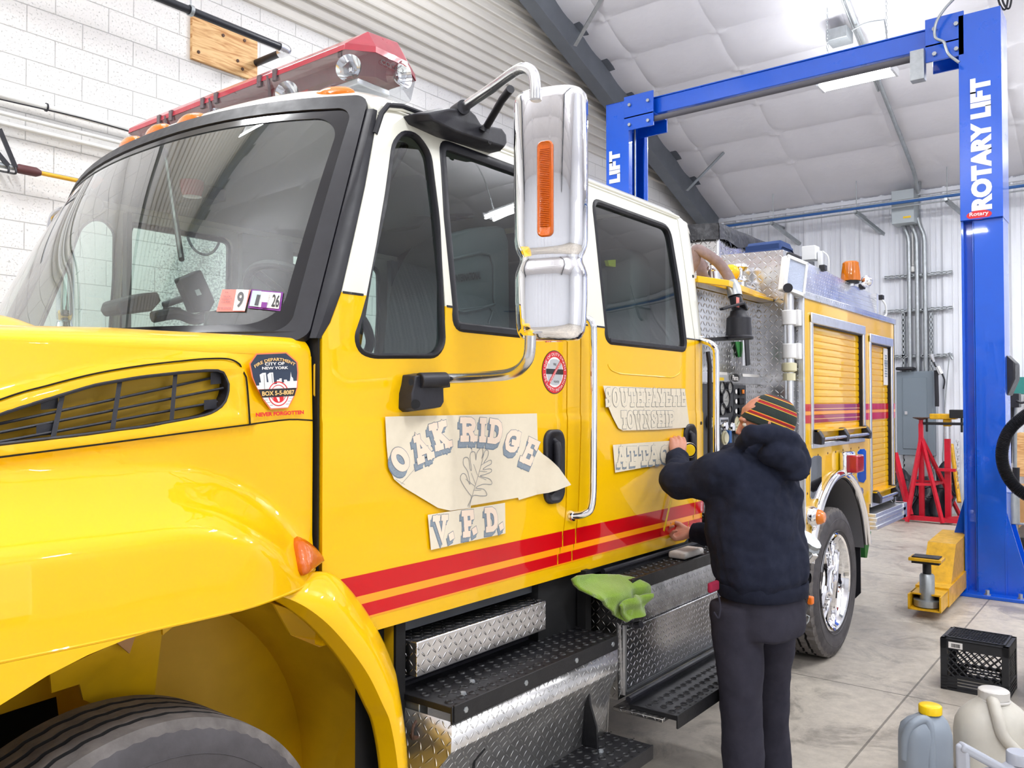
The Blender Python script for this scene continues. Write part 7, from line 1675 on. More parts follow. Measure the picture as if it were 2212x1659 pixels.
# shelf with chromed valves, hose and nozzle
b = MB(); s0, s1 = SP(1512, 610, 1.93), SP(1634, 640, 1.93)
b.box(4.05, XBF - 0.01, 1.90, 2.3, 2.35, 2.37); b.bar((4.05, 1.905, 2.365), (4.34, 1.86, 2.372), 0.012, 0.035); b.bar((4.34, 1.86, 2.372), (5.08, 1.93, 2.372), 0.012, 0.035); b.bar((5.08, 1.93, 2.372), (5.1, 2.0, 2.372), 0.012, 0.035)
b.build('hose_shelf', M['yellow'], T, bevel=0.003, uv=False)
def valve(px, py0, py1, y):
    a, c = SP(px, py0, y), SP(px, py1, y); H_ = a.z - c.z; q = MB()
    q.lathe([(0, H_), (0.045, H_), (0.055, H_ - 0.02), (0.03, H_ - 0.045), (0.026, H_ * 0.6), (0.04, H_ * 0.48), (0.062, H_ * 0.42), (0.062, H_ * 0.38), (0.045, H_ * 0.36), (0.045, 0), (0, 0)], c, n=28)
    v = q.build('valve_stack', M['chrome'], T, uv=False); 
    q = MB(); q.cyl(c + Vector((0, 0, H_ * 0.2)), c + Vector((0.16, 0, H_ * 0.2)), 0.035); q.build('elbow', M['steel'], v, uv=False); return v
valve(1540, 552, 608, 2.08); valve(1598, 572, 632, 2.08)
q = MB(); p = SP(1579, 590, 2.1); q.lathe([(0.055 * math.sin(t), -0.055 * math.cos(t)) for t in [PI * k / 10 for k in range(11)]], p, n=24); q.build('yellow_ball_valve', M['yellow'], T, uv=False)
q = MB(); q.tube(smooth_path([Vector((4.35, 2.3, 2.2)), SP(1496, 575, 2.1), SP(1503, 540, 2.08), SP(1525, 548, 2.02), SP(1552, 568, 1.96), SP(1572, 595, 1.92), SP(1583, 618, 1.88)], 6), 0.03, 14)
q.tube(smooth_path([SP(1500, 548, 2.15), SP(1512, 570, 2.12), SP(1520, 600, 2.1), SP(1540, 616, 2.1)], 6), 0.032, 14); q.tube(smooth_path([SP(1506, 545, 2.2), SP(1522, 560, 2.2), SP(1530, 590, 2.15), SP(1528, 608, 2.12)], 6), 0.03, 14)
hs = q.build('hose', M['hose'], T, uv=False)
q = MB(); q.tube([SP(1580, 614, 1.89), SP(1585, 624, 1.87), SP(1588, 640, 1.86)], 0.04, 20); q.build('coupling', M['galv'], hs, uv=False)
nz = MB(); nz.tube([SP(1588, 640, 1.86), SP(1593, 660, 1.85), SP(1597, 680, 1.84)], [0.034, 0.036, 0.034], 18); a = SP(1596, 733, 1.83); hN = SP(1596, 672, 1.83).z - a.z
nz.lathe([(0, 0), (0.078, 0.0), (0.08, 0.012), (0.072, 0.02), (0.066, hN * 0.75), (0.05, hN * 0.85), (0.045, hN)], a, n=30)
n_ = nz.build('nozzle', M['black_plastic'], T, uv=False)
q = MB(); q.bar(SP(1558, 668, 1.86), SP(1604, 655, 1.80), 0.03, 0.014); q.bar(SP(1604, 655, 1.80), SP(1610, 668, 1.82), 0.03, 0.02); q.build('bail_handle', M['black_plastic'], n_, bevel=0.004, uv=False)
q = MB(); a = SP(1594, 650, 1.822); q.box(a.x - 0.02, a.x + 0.02, a.y, a.y + 0.002, a.z - 0.035, a.z + 0.02); q.build('pink_tag', M['sticker_pink'], n_, uv=False)
q = MB(); q.prism([SP(x, y, 1.87) for x, y in ((1534, 731), (1570, 727), (1618, 730), (1618, 734), (1575, 734), (1545, 737))], (0, 0.12, 0)); q.build('nozzle_bracket', M['black_metal'], T, uv=False)
q = MB(); q.prism([SP(x, y, 1.86) for x, y in ((1609, 727), (1617, 727), (1621, 788), (1613, 790))], (0, 0.006, 0)); q.build('strap', M['black_rub'], T, uv=False)
q = MB(); q.prism([SP(x, y, 1.985) for x, y in ((1589, 738), (1602, 738), (1603, 770), (1596, 772))], (0, 0.006, 0)); q.build('green_tag', M['green'], T, uv=False)
q = MB(); q.cyl(SP(1605, 735, 1.97), SP(1605, 790, 1.97), 0.012, 10); q.build('small_pipe', M['steel'], T, uv=False)
# lower pump: intake caps reaching out behind the person
q = MB(); c0 = SP(1715, 1205, 1.62); c1 = SP(1752, 1165, 1.52); ax = (c1 - c0).normalized(); rot = Vector((0, 0, 1)).rotation_difference(ax); L_ = (c1 - c0).length
q.lathe([(0, 0), (0.06, 0), (0.062, L_ * 0.35), (0.078, L_ * 0.4), (0.078, L_ * 0.8), (0.066, L_ * 0.85), (0.066, L_), (0, L_)], (0, 0, 0), n=12); q.v = [c0 + rot @ v for v in q.v]
ic = q.build('intake_cap', M['galv'], T, angle=25, uv=False)
q = MB()
for k in range(3): t = 2 * PI * k / 3; q.box(0.07, 0.095, -0.02, 0.02, L_ * 0.4, L_ * 0.8, mtx=Matrix.Rotation(t, 4, 'Z'))
q.v = [c0 + rot @ v for v in q.v]; q.build('cap_lug', M['steel'], ic, bevel=0.004, uv=False)
q = MB(); q.cyl(c0 - ax * 0.12, c0, 0.06); q.cyl(c0 - ax * 0.12, Vector((4.9, 2.0, 0.75)), 0.06); q.build('intake_elbow', M['galv'], T, uv=False)
q = MB(); p = SP(1742, 1248, 1.62); q.lathe([(0.03, -0.02), (0.045, -0.01), (0.045, 0.01), (0.03, 0.02)], p, 'y', 8); q.build('small_cap', M['black_rub'], T, uv=False)
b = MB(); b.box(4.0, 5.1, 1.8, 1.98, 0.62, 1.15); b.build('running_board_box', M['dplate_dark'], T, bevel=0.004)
# ---- rescue body
def yb_(x, z): return YB
arch = [(XR + 0.685 * math.cos(math.radians(a)), 0.5 + 0.75 * math.sin(math.radians(a))) for a in range(18, 160, 5)]
D1 = (5.285, 6.475, 1.455, 2.27); D2 = (6.635, 7.30, 0.955, 2.225)
outer = [(XBF, 0.74), (XBF, 2.36), (7.40, 2.36), (7.40, 0.94), (6.60, 0.94), (6.60, 0.74)] + [(x, z) for (x, z) in arch if z > 0.74]
outer = [(XBF, 2.36), (7.40, 2.36), (7.40, 0.95), (6.60, 0.95), (6.60, 0.74)] + arch + [(XBF + 0.02, 0.72), (XBF, 0.72)]
bp = panel(outer, [[(D1[0], D1[2]), (D1[1], D1[2]), (D1[1], D1[3]), (D1[0], D1[3])], [(D2[0], D2[2]), (D2[1], D2[2]), (D2[1], D2[3]), (D2[0], D2[3])]], (), (), yb_, rim=0.05)
body = bp.build('body_side', M['yellow'], T, uv=False, fix=False)
b = MB(); b.box(XBF - 0.002, XBF + 0.02, YB + 0.004, 4.12, 0.722, 2.358); b.box(XBF + 0.02, 7.38, YB + 0.12, 4.1, 1.3, 2.34); b.box(6.62, 7.38, YB + 0.12, 4.1, 0.8, 1.3); b.box(XBF, 7.40, 4.1, 4.12, 0.75, 2.36); b.box(7.38, 7.4, YB, 4.12, 0.8, 2.36)
b.build('body_core', M['dplate_far'], T)
b = MB(); b.box(XBF - 0.004, XBF + 0.02, YB - 0.004, YB + 0.03, 0.75, 2.38); b.build('corner_trim', M['alu'], T, bevel=0.003)
def rollup(d, name):
    x0, x1, z0, z1 = d; q = MB(); z = z0 + 0.03
    while z < z1 - 0.05:
        zz = min(z + 0.045, z1 - 0.05); pr = [(0.0, z), (-0.006, z + 0.004), (-0.007, (z + zz) / 2), (-0.006, zz - 0.004), (0.0, zz)]
        for i in range(4): q.add([(x0, YB + 0.03 + pr[i][0], pr[i][1]), (x1, YB + 0.03 + pr[i][0], pr[i][1]), (x1, YB + 0.03 + pr[i + 1][0], pr[i + 1][1]), (x0, YB + 0.03 + pr[i + 1][0], pr[i + 1][1])], [(0, 1, 2, 3)])
        z = zz
    o = q.build(name, M['yellow'], T, fix=False, angle=20, uv=False)
    q = MB()
    for (a, c, e, f) in ((x0 - 0.012, x0 + 0.028, z0, z1), (x1 - 0.028, x1 + 0.012, z0, z1)): q.box(a, c, YB - 0.012, YB + 0.03, e, f)
    q.box(x0 - 0.012, x1 + 0.012, YB - 0.016, YB + 0.03, z1 - 0.055, z1 + 0.012); q.box(x0, x1, YB - 0.008, YB + 0.02, z0 - 0.03, z0 + 0.005)
    q.build('door_frame', M['alu'], o, bevel=0.006, uv=False)
    q = MB(); q.box(x0 + 0.028, x0 + 0.036, YB + 0.0, YB + 0.03, z0, z1); q.box(x1 - 0.036, x1 - 0.028, YB + 0.0, YB + 0.03, z0, z1); q.box(x0, x1, YB - 0.0, YB + 0.025, z1 - 0.063, z1 - 0.055); q.build('weather_strip', M['black_rub'], o, uv=False)
    q = MB(); q.box(x0 + 0.03, x1 - 0.03, YB - 0.035, YB + 0.03, z0 + 0.075, z0 + 0.085); q.box(x0 + 0.05, x1 - 0.05, YB - 0.0, YB + 0.02, z0 + 0.02, z0 + 0.08); q.build('bottom_rail', M['yellow'], o, uv=False)
    q = MB(); q.cyl((x0 + 0.08, YB - 0.045, z0 + 0.03), (x1 - 0.02, YB - 0.045, z0 + 0.03), 0.012); q.build('lift_bar', M['steel'], o, uv=False)
    for xx in ((x0 + 0.06, (x0 + x1) / 2, x1 - 0.04) if x1 - x0 > 1 else (x0 + 0.08, x1 - 0.03)):
        q = MB(); q.prism([(xx - 0.03, YB, z0 + 0.09), (xx - 0.03, YB - 0.03, z0 + 0.09), (xx - 0.03, YB - 0.06, z0 + 0.04), (xx - 0.03, YB - 0.055, z0 - 0.005), (xx - 0.03, YB, z0)], (0.06, 0, 0)); q.build('latch_bracket', M['black_plastic'], o, bevel=0.005, uv=False)
    return o
r1 = rollup(D1, 'roll_up_door'); r2 = rollup(D2, 'roll_up_door')
for (z0, z1, m) in ((1.662, 1.706, 'purple'), (1.639, 1.659, 'orange_stripe'), (1.586, 1.636, 'purple')):
    for (a, c, yy) in ((XBF, D1[0] - 0.012, YB), (D1[0] + 0.028, D1[1] - 0.028, YB + 0.022), (D1[1] + 0.012, D2[0] - 0.012, YB), (D2[0] + 0.028, D2[1] - 0.028, YB + 0.022), (D2[1] + 0.012, 7.4, YB)):
        stripe(a, c, z0, z1, M[m if yy == YB + 0.022 and a < 6 or m != 'purple' else 'red_stripe'], 'body_stripe', lambda x, z, yy=yy: yy - 0.0012)
for z in (1.673, 1.608):
    stripe(D1[0] + 0.028, D1[1] - 0.028, z, z + 0.004, M['sticker_gold'], 'gold_pinstripe', lambda x, zz: YB + 0.0195)
b = MB(); a, c = SP(1908, 752, YB + 0.018), SP(1917, 832, YB + 0.018); b.box(a.x, c.x, YB + 0.014, YB + 0.02, c.z, a.z); b.cur = 1
for k, (w2, h2) in enumerate(((0.2, 0.012), (0.18, 0.014), (0.38, 0.012), (0.36, 0.02), (0.3, 0.012), (0.3, 0.014), (0.26, 0.012), (0.3, 0.012), (0.24, 0.01))):
    zz = lerp(a.z, c.z, 0.2 + k * 0.07); wx = (c.x - a.x) * w2; b.box((a.x + c.x) / 2 - wx, (a.x + c.x) / 2 + wx, YB + 0.012, YB + 0.0135, zz - h2 / 2, zz + h2 / 2)
b.build('door_sticker', [M['sticker_white'], M['panel_grey']], T, fix=False, uv=False)
# wheel arch trim and liner
def archpt(a, r): return (XR + (0.685 + r) * math.cos(math.radians(a)), 0.5 + (0.75 + r) * math.sin(math.radians(a)))
q = MB(); q.tube([Vector((archpt(a, -0.018)[0], YB - 0.012, archpt(a, -0.018)[1])) for a in range(14, 164, 4)], 0.032, 12); q.build('arch_trim', M['chrome'], T, uv=False)
q = MB(); q.grid(lambda u, v: Vector((archpt(lerp(12, 168, u), -0.05)[0], lerp(YB, 2.5, v), archpt(lerp(12, 168, u), -0.05)[1])), 40, 3); q.build('arch_liner', mat('grey_liner', '#6d6c70', 0.5), T, uv=False)
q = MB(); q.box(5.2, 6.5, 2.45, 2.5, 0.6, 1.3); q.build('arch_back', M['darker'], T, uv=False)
# polished plates, lamps and badge
for (pts, nm, m) in ((((1751, 990), (1757, 985), (1770, 984), (1774, 988), (1774, 1072), (1768, 1077), (1752, 1078), (1749, 1072)), 'polished_plate', 'chrome'), (((1851, 976), (1857, 970), (1866, 969), (1870, 974), (1870, 1035), (1865, 1043), (1853, 1040), (1850, 1030)), 'polished_plate', 'chrome')):
    q = MB(); q.prism([SP(x, y, YB - 0.001) for x, y in pts], (0, -0.004, 0)); q.build(nm, M[m], T, bevel=0.0015, uv=False)
p = SP(1843, 1001, YB - 0.06); q = MB(); q.box(p.x - 0.13, p.x + 0.11, YB - 0.05, YB, p.z - 0.085, p.z + 0.085); lm = q.build('red_side_lamp', M['chrome'], T, bevel=0.02, seg=3, uv=False)
q = MB(); q.box(p.x - 0.08, p.x + 0.085, YB - 0.11, YB - 0.04, p.z - 0.06, p.z + 0.06); q.build('lens', M['red_lens'], lm, bevel=0.01, uv=False)
p = SP(1860, 1063, YB - 0.004); q = MB(); q.add([(p.x + 0.07 * math.cos(t), YB - 0.003, p.z + 0.033 * math.sin(t)) for t in [2 * PI * k / 28 for k in range(28)]], [tuple(range(28))], 0, False); q.build('oval_badge', M['steel'], T, fix=False, uv=False)
p = SP(1757, 1116, YB - 0.02); q = MB(); q.lathe([(0.0, -0.03), (0.05, -0.03), (0.062, -0.01), (0.065, 0.02)], p, 'y', 24); lm = q.build('amber_side_lamp', M['chrome'], T, uv=False)
q = MB(); q.lathe([(0, -0.075), (0.03, -0.07), (0.045, -0.05), (0.048, -0.028)], p, 'y', 20); q.build('lens', M['amber'], lm, uv=False)
for (px, py) in ((1744, 987), (1767, 983), (1788, 979), (1805, 976), (1821, 972), (1838, 969), (1855, 967), (1744, 1066), (1744, 1130)):
    p = SP(px, py, YB); q = MB(); q.lathe([(0, -0.003), (0.007, -0.002), (0.008, 0)], p, 'y', 8); q.build('rivet', M['rust'], T, uv=False)
# rear step, mud flap
q = MB()
for k in range(4): q.box(6.58, 7.48, 1.66 + 0.008 * (k % 2), 2.3, 0.765 + k * 0.03, 0.795 + k * 0.03)
q.box(7.40, 7.52, 1.66, 4.1, 0.765, 0.885); q.build('rear_step', M['alu'], T, bevel=0.004, uv=False)
q = MB(); q.prism([(6.50, 1.76, 0.80), (6.50, 1.76, 0.30), (6.50, 1.80, 0.255), (6.50, 2.0, 0.245), (6.50, 2.05, 0.3), (6.50, 2.05, 0.80)], (0.012, 0, 0)); q.build('mud_flap', M['black_rub'], T, bevel=0.003, uv=False)
q = MB(); q.prism([SP(x, y, 2.0) for x, y in ((1868, 1150), (1882, 1148), (1873, 1205), (1869, 1205))], (0, 0.1, 0)); q.build('green_chock', M['green'], T, uv=False)
# ledge, upper panel, hose bed with tarp
q = MB(); q.box(XBF - 0.01, 7.42, YB - 0.01, 1.86, 2.36, 2.405); q.build('body_ledge', M['dplate_small'], T, bevel=0.004)
q = MB(); q.add([(5.2, 1.825, 2.405), (7.33, 1.825, 2.405), (7.30, 1.86, 2.615), (5.25, 1.86, 2.675)], [(0, 1, 2, 3)]); q.add([(5.25, 1.86, 2.675), (7.30, 1.86, 2.615), (7.30, 2.2, 2.615), (5.25, 2.2, 2.675)], [(0, 1, 2, 3)]); q.box(7.28, 7.34, 1.825, 2.2, 2.405, 2.615)
up = q.build('upper_side_panel', M['dplate_small'], T, angle=20)
q = MB()
for z in (2.45, 2.49, 2.53, 2.57): q.bar((6.3, 1.826 + (z - 2.405) * 0.17, z), (7.3, 1.826 + (z - 2.405) * 0.17, z), 0.004)
q.build('panel_bead', M['alu'], up, uv=False)
q = MB(); q.add([(XBF - 0.006, 1.83, 2.385), (XBF - 0.006, 1.84, 2.672), (XBF - 0.006, 2.27, 2.682), (XBF - 0.006, 2.27, 2.37)], [(0, 1, 2, 3)]); q.box(XBF - 0.004, 5.3, 1.84, 2.34, 2.36, 2.672)
q.build('front_upper_plate', M['dplate_far'], T)
q = MB(); q.box(5.3, 7.2, 2.34, 3.6, 2.4, 2.90); q.build('hose_bed', M['dplate_far'], T, bevel=0.004)
q = MB(); q.add([(5.296, 2.336, 2.88)] * 0, [])
P = [SP(x, y, 2.33) for x, y in ((1562, 513), (1590, 520), (1602, 534), (1585, 548), (1563, 550))]
q = MB(); q.tube([Vector((5.29, 2.335, 2.5)), Vector((5.29, 2.335, 2.9))], 0.012, 8); q.build('corner_bead', M['alu'], T, uv=False)
def tarpf(u, v):
    x = lerp(5.27, 7.25, u); t = v * 4
    if t < 1: y, z = 2.315 + 0.004 * math.sin(u * 40), lerp(2.815, 2.915, t)
    elif t < 3: y = lerp(2.32, 3.62, (t - 1) / 2); z = 2.925 + 0.03 * math.sin((t - 1) / 2 * PI) - 0.012 * math.sin(u * 12) * math.sin((t - 1) * PI / 2)
    else: y, z = 3.63, lerp(2.915, 2.8, t - 3)
    return Vector((x, y, z + 0.012 * math.sin(u * 31) * (1 if t < 1 else 0.2)))
q = MB(); q.grid(tarpf, 60, 24)
q.grid(lambda u, v: Vector((5.27 - 0.012 * math.sin(u * 16) * v - 0.008, lerp(2.318, 3.62, u), lerp(2.925 + 0.03 * math.sin(u * PI), 2.81 + 0.015 * math.sin(u * 11), v))), 40, 6)
q.build('tarp', M['tarp'], T, uv=False)
for x in (5.45, 5.75, 6.1): q = MB(); q.tube([(x, 2.325, 2.83), (x + 0.02, 2.318, 2.80), (x + 0.05, 2.325, 2.83)], 0.004, 6); q.build('bungee_hook', M['steel'], T, uv=False)
q = MB(); a = SP(1660, 522, 2.05); c = SP(1708, 545, 1.98)
q.grid(lambda u, v: Vector((5.2 + 0.28 * v, lerp(2.12, 1.88, u), 2.67 + 0.085 * math.sin(min(1, min(v, 1 - v) * 5 + 0.05) * PI / 2) * (1 if 0.02 < u < 0.98 else 0.5))), 16, 12); q.box(5.21, 5.47, 1.89, 2.11, 2.66, 2.73); q.build('blue_pad', M['blue_cloth'], T, angle=60, uv=False)
# beacon, spot lamp, control box
p = XP(1838, 607, 6.7); q = MB(); q.lathe([(0, -0.02), (0.06, -0.02), (0.062, 0.0), (0, 0.0)], (p.x, p.y, p.z), n=24); bc = q.build('beacon', M['black_rub'], T, uv=False)
q = MB(); q.lathe([(0.072, 0.0), (0.074, 0.02), (0.066, 0.09), (0.06, 0.14), (0.05, 0.15), (0, 0.152)], (p.x, p.y, p.z), n=28); q.build('dome', mat('orange_dome', '#ff8a00', 0.08, coat=1.0, trans=0.45), bc, uv=False)
q = MB(); q.cyl((p.x, p.y, p.z), (p.x, p.y, p.z + 0.09), 0.012, 8); q.box(p.x - 0.02, p.x + 0.02, p.y - 0.02, p.y + 0.02, p.z + 0.07, p.z + 0.11); q.build('rotator', M['black_gloss'], bc, uv=False)
q = MB(); q.cyl((p.x, p.y, p.z - 0.02), (p.x, p.y, 2.615), 0.03); q.cyl((p.x, p.y, p.z - 0.02), (p.x + 0.2, p.y, p.z - 0.05), 0.012); q.build('stem', M['steel'], bc, uv=False)
pl_ = XP(1872, 608, 6.8); q = MB(); q.lathe([(0.045 * math.sin(t), -0.045 * math.cos(t)) for t in [PI * k / 10 for k in range(11)]], pl_, n=20); q.cyl(pl_, pl_ + Vector((-0.1, 0, -0.03)), 0.012); q.build('spot_lamp', M['chrome'], T, uv=False)
p = XP(1752, 545, 6.0); q = MB(); q.box(5.95, 6.05, p.y - 0.045, p.y + 0.05, p.z - 0.06, p.z + 0.04); q.tube(smooth_path([Vector((6.0, p.y - 0.08, p.z)), Vector((6.0, p.y - 0.12, p.z - 0.05)), Vector((6.0, p.y - 0.12, p.z - 0.15))], 4), 0.006, 6); q.box(5.98, 6.02, p.y - 0.08, p.y - 0.05, 2.62, p.z); q.build('control_box', M['white_enamel'], T, bevel=0.006, uv=False)
for (px, py) in ((1778, 582), (1862, 622), (1903, 645)): p = SP(px, py, 1.86); q = MB(); q.box(p.x - 0.03, p.x + 0.03, p.y - 0.02, p.y + 0.02, p.z - 0.01, p.z + 0.03); q.build('hinge_block', M['black_rub'], T, bevel=0.004, uv=False)
q = MB(); q.tube(smooth_path([SP(1906, 648, 1.84), SP(1913, 660, 1.82), SP(1914, 680, 1.82), SP(1905, 686, 1.84)], 5), 0.008, 8); q.build('grab_wire', M['white_enamel'], T, uv=False)
# telescoping scene light at the body corner
px_, py_ = 5.07, 1.78
q = MB(); z0 = XP(1703, 905, px_).z; z1 = XP(1705, 640, px_).z; q.cyl((px_, py_, 1.0), (px_, py_, 2.0), 0.026); q.cyl((px_, py_, 1.95), (px_, py_, z1 + 0.04), 0.03); pole_ = q.build('light_pole', M['alu'], T, uv=False)
for z in (2.235, 2.03):
    q = MB(); q.lathe([(0.03, -0.045), (0.042, -0.045), (0.042, 0.045), (0.03, 0.045)], (px_, py_, z), n=20); q.box(px_ + 0.02, XBF - 0.005, py_ - 0.055, py_ + 0.05, z - 0.05, z + 0.05); q.box(px_ + 0.0, px_ + 0.05, py_ - 0.012, py_ - 0.0, z - 0.07, z + 0.07); q.build('pole_clamp', M['white_plastic'], pole_, bevel=0.005, uv=False)
q = MB(); q.lathe([(0.03, 0), (0.045, 0.01), (0.045, 0.055), (0.03, 0.06)], (px_, py_, 1.90), n=20); q.lathe([(0.03, 0), (0.038, 0.0), (0.038, 0.045), (0.03, 0.045)], (px_, py_, 1.85), n=12); q.build('lock_collar', M['cream_plastic'], pole_, angle=30, uv=False)
q = MB(); q.cyl(SP(1702, 622, 1.70), SP(1702, 622, 1.66), 0.027); q.cyl(SP(1702, 622, 1.70), SP(1706, 622, 1.80), 0.014); q.build('knob', M['black_plastic'], pole_, uv=False)
# lamp head
hc = SP(1718, 596, 1.74); nrm_ = Vector((-0.42, -0.9, 0.06)).normalized(); rt = Vector((0, 0, 1)).cross(nrm_).normalized() * -1; rt = Vector((0.9, -0.42, -0.22)).normalized(); upv = nrm_.cross(rt).normalized(); upv = upv if upv.z > 0 else -upv
mh = Matrix((rt, upv, nrm_)).transposed().to_4x4(); mh.translation = hc
q = MB(); q.box(-0.085, 0.085, -0.11, 0.11, -0.05, 0.0, mtx=mh)
hd = q.build('lamp_head', M['white_enamel'], T, bevel=0.008, uv=False)
q = MB(); 
for s_ in (-1, 1): q.box(s_ * 0.077 - 0.009, s_ * 0.077 + 0.009, -0.112, 0.112, 0.0, 0.012, mtx=mh); q.box(-0.086, 0.086, s_ * 0.1 - 0.011, s_ * 0.1 + 0.011, 0.0, 0.012, mtx=mh)
q.build('head_frame', M['white_enamel'], hd, bevel=0.003, uv=False)
q = MB(); q.box(-0.07, 0.07, -0.09, 0.09, 0.0, 0.004, mtx=mh); 
q.build('head_lens', mat('ribbed_lens', '#c9d4ea', 0.15, metal=0.6, bump=0.004, bscale=60, stretch=(1, 1, 12)), hd, uv=False)
q = MB(); q.box(-0.05, 0.05, 0.11, 0.15, -0.05, -0.02, mtx=mh); q.build('head_handle', M['black_plastic'], hd, bevel=0.008, uv=False)
q = MB(); q.cyl(hc + Vector((0, 0.05, -0.11)), (px_, py_, z1 + 0.04), 0.02); q.cyl(hc - nrm_ * 0.05, hc - nrm_ * 0.05 + Vector((0, 0.02, -0.14)), 0.02); q.build('head_arm', M['white_enamel'], hd, uv=False)
# ------------------------------------------------------------------ paper stencils taped to the doors
def pcol(pts, Y): return [(lambda p: (p.x, p.z))(SP(x, y, Y)) for x, y in pts]
def paper(name, pts, Y, lab, group=None, curl=None):
    P = pcol(pts, Y); cxp = sum(p[0] for p in P) / len(P)
    b = panel(P, [], frange(min(p[0] for p in P), max(p[0] for p in P), 0.04), frange(min(p[1] for p in P), max(p[1] for p in P), 0.04), lambda x, z: Y - 0.002 - (curl(x, z) if curl else 0), rim=0.0)
    o = b.build(name, M['paper'], uv=False, fix=False, angle=80); tag(o, lab, 'paper stencil', group); return o
G = {
 'O': [[(0.5 + 0.44 * math.cos(2 * PI * k / 20), 0.5 + 0.5 * math.sin(2 * PI * k / 20)) for k in range(21)]],
 'A': [[(0.08, 0), (0.5, 1), (0.92, 0)], [(0.26, 0.34), (0.74, 0.34)], [(0, 0), (0.22, 0)], [(0.78, 0), (1, 0)], [(0.38, 1), (0.56, 1)]],
 'K': [[(0.16, 0), (0.16, 1)], [(0.85, 1), (0.16, 0.42)], [(0.36, 0.6), (0.88, 0)], [(0, 0), (0.32, 0)], [(0, 1), (0.32, 1)], [(0.7, 1), (1, 1)], [(0.74, 0), (1, 0)]],
 'R': [[(0.16, 0), (0.16, 1)], [(0.16, 1), (0.65, 1), (0.85, 0.9), (0.9, 0.74), (0.84, 0.58), (0.62, 0.48), (0.16, 0.48)], [(0.55, 0.48), (0.88, 0)], [(0, 0), (0.34, 0)], [(0, 1), (0.2, 1)], [(0.76, 0), (1, 0)]],
 'I': [[(0.5, 0), (0.5, 1)], [(0.1, 0), (0.9, 0)], [(0.1, 1), (0.9, 1)]],
 'D': [[(0.16, 0), (0.16, 1), (0.55, 1), (0.82, 0.88), (0.93, 0.65), (0.93, 0.35), (0.82, 0.12), (0.55, 0), (0.16, 0)], [(0, 0), (0.2, 0)], [(0, 1), (0.2, 1)]],
 'G': [[(0.92, 0.72), (0.8, 0.94), (0.55, 1), (0.25, 0.93), (0.07, 0.7), (0.05, 0.35), (0.2, 0.08), (0.5, 0), (0.8, 0.06), (0.92, 0.2), (0.92, 0.44)], [(0.6, 0.44), (1, 0.44)], [(0.92, 0.72), (0.92, 0.98)]],
 'E': [[(0.16, 0), (0.16, 1), (0.9, 1), (0.9, 0.8)], [(0.16, 0.52), (0.62, 0.52)], [(0.16, 0), (0.95, 0), (0.95, 0.22)], [(0, 0), (0.2, 0)], [(0, 1), (0.2, 1)]],
 'V': [[(0.12, 1), (0.5, 0), (0.88, 1)], [(0, 1), (0.28, 1)], [(0.74, 1), (1, 1)]],
 'F': [[(0.2, 0), (0.2, 1), (0.95, 1), (0.95, 0.8)], [(0.2, 0.5), (0.6, 0.5)], [(0, 0), (0.42, 0)], [(0, 1), (0.2, 1)]],
 'S': [[(0.88, 0.74), (0.78, 0.95), (0.5, 1), (0.22, 0.94), (0.1, 0.77), (0.2, 0.6), (0.5, 0.5), (0.8, 0.4), (0.92, 0.23), (0.78, 0.05), (0.5, 0), (0.2, 0.05), (0.1, 0.26)], [(0.88, 0.72), (0.88, 1)], [(0.1, 0.0), (0.1, 0.28)]],
 'U': [[(0.16, 1), (0.16, 0.3), (0.28, 0.06), (0.5, 0), (0.72, 0.06), (0.84, 0.3), (0.84, 1)], [(0, 1), (0.32, 1)], [(0.68, 1), (1, 1)]],
 'T': [[(0.5, 0), (0.5, 1)], [(0.05, 0.76), (0.05, 1), (0.95, 1), (0.95, 0.76)], [(0.28, 0), (0.72, 0)]],
 'H': [[(0.18, 0), (0.18, 1)], [(0.82, 0), (0.82, 1)], [(0.18, 0.5), (0.82, 0.5)], [(0.02, 0), (0.34, 0)], [(0.02, 1), (0.34, 1)], [(0.66, 0), (0.98, 0)], [(0.66, 1), (0.98, 1)]],
 'Y': [[(0.1, 1), (0.5, 0.46), (0.9, 1)], [(0.5, 0.46), (0.5, 0)], [(0, 1), (0.26, 1)], [(0.74, 1), (1, 1)], [(0.3, 0), (0.7, 0)]],
 'W': [[(0.1, 1), (0.28, 0), (0.5, 0.9), (0.72, 0), (0.9, 1)], [(0, 1), (0.24, 1)], [(0.76, 1), (1, 1)]],
 'N': [[(0.18, 0), (0.18, 1), (0.82, 0), (0.82, 1)], [(0.02, 0), (0.34, 0)], [(0.02, 1), (0.2, 1)], [(0.66, 1), (0.98, 1)]],
 'P': [[(0.18, 0), (0.18, 1)], [(0.18, 1), (0.62, 1), (0.86, 0.9), (0.9, 0.72), (0.84, 0.54), (0.6, 0.44), (0.18, 0.44)], [(0, 0), (0.38, 0)], [(0, 1), (0.2, 1)]],
 'C': [[(0.9, 0.74), (0.78, 0.94), (0.52, 1), (0.22, 0.9), (0.07, 0.65), (0.07, 0.35), (0.22, 0.1), (0.52, 0), (0.8, 0.06), (0.92, 0.24)], [(0.9, 0.72), (0.9, 0.98)]],
 '.': [[(0.5, 0.3), (0.5, 0.31)]],
}
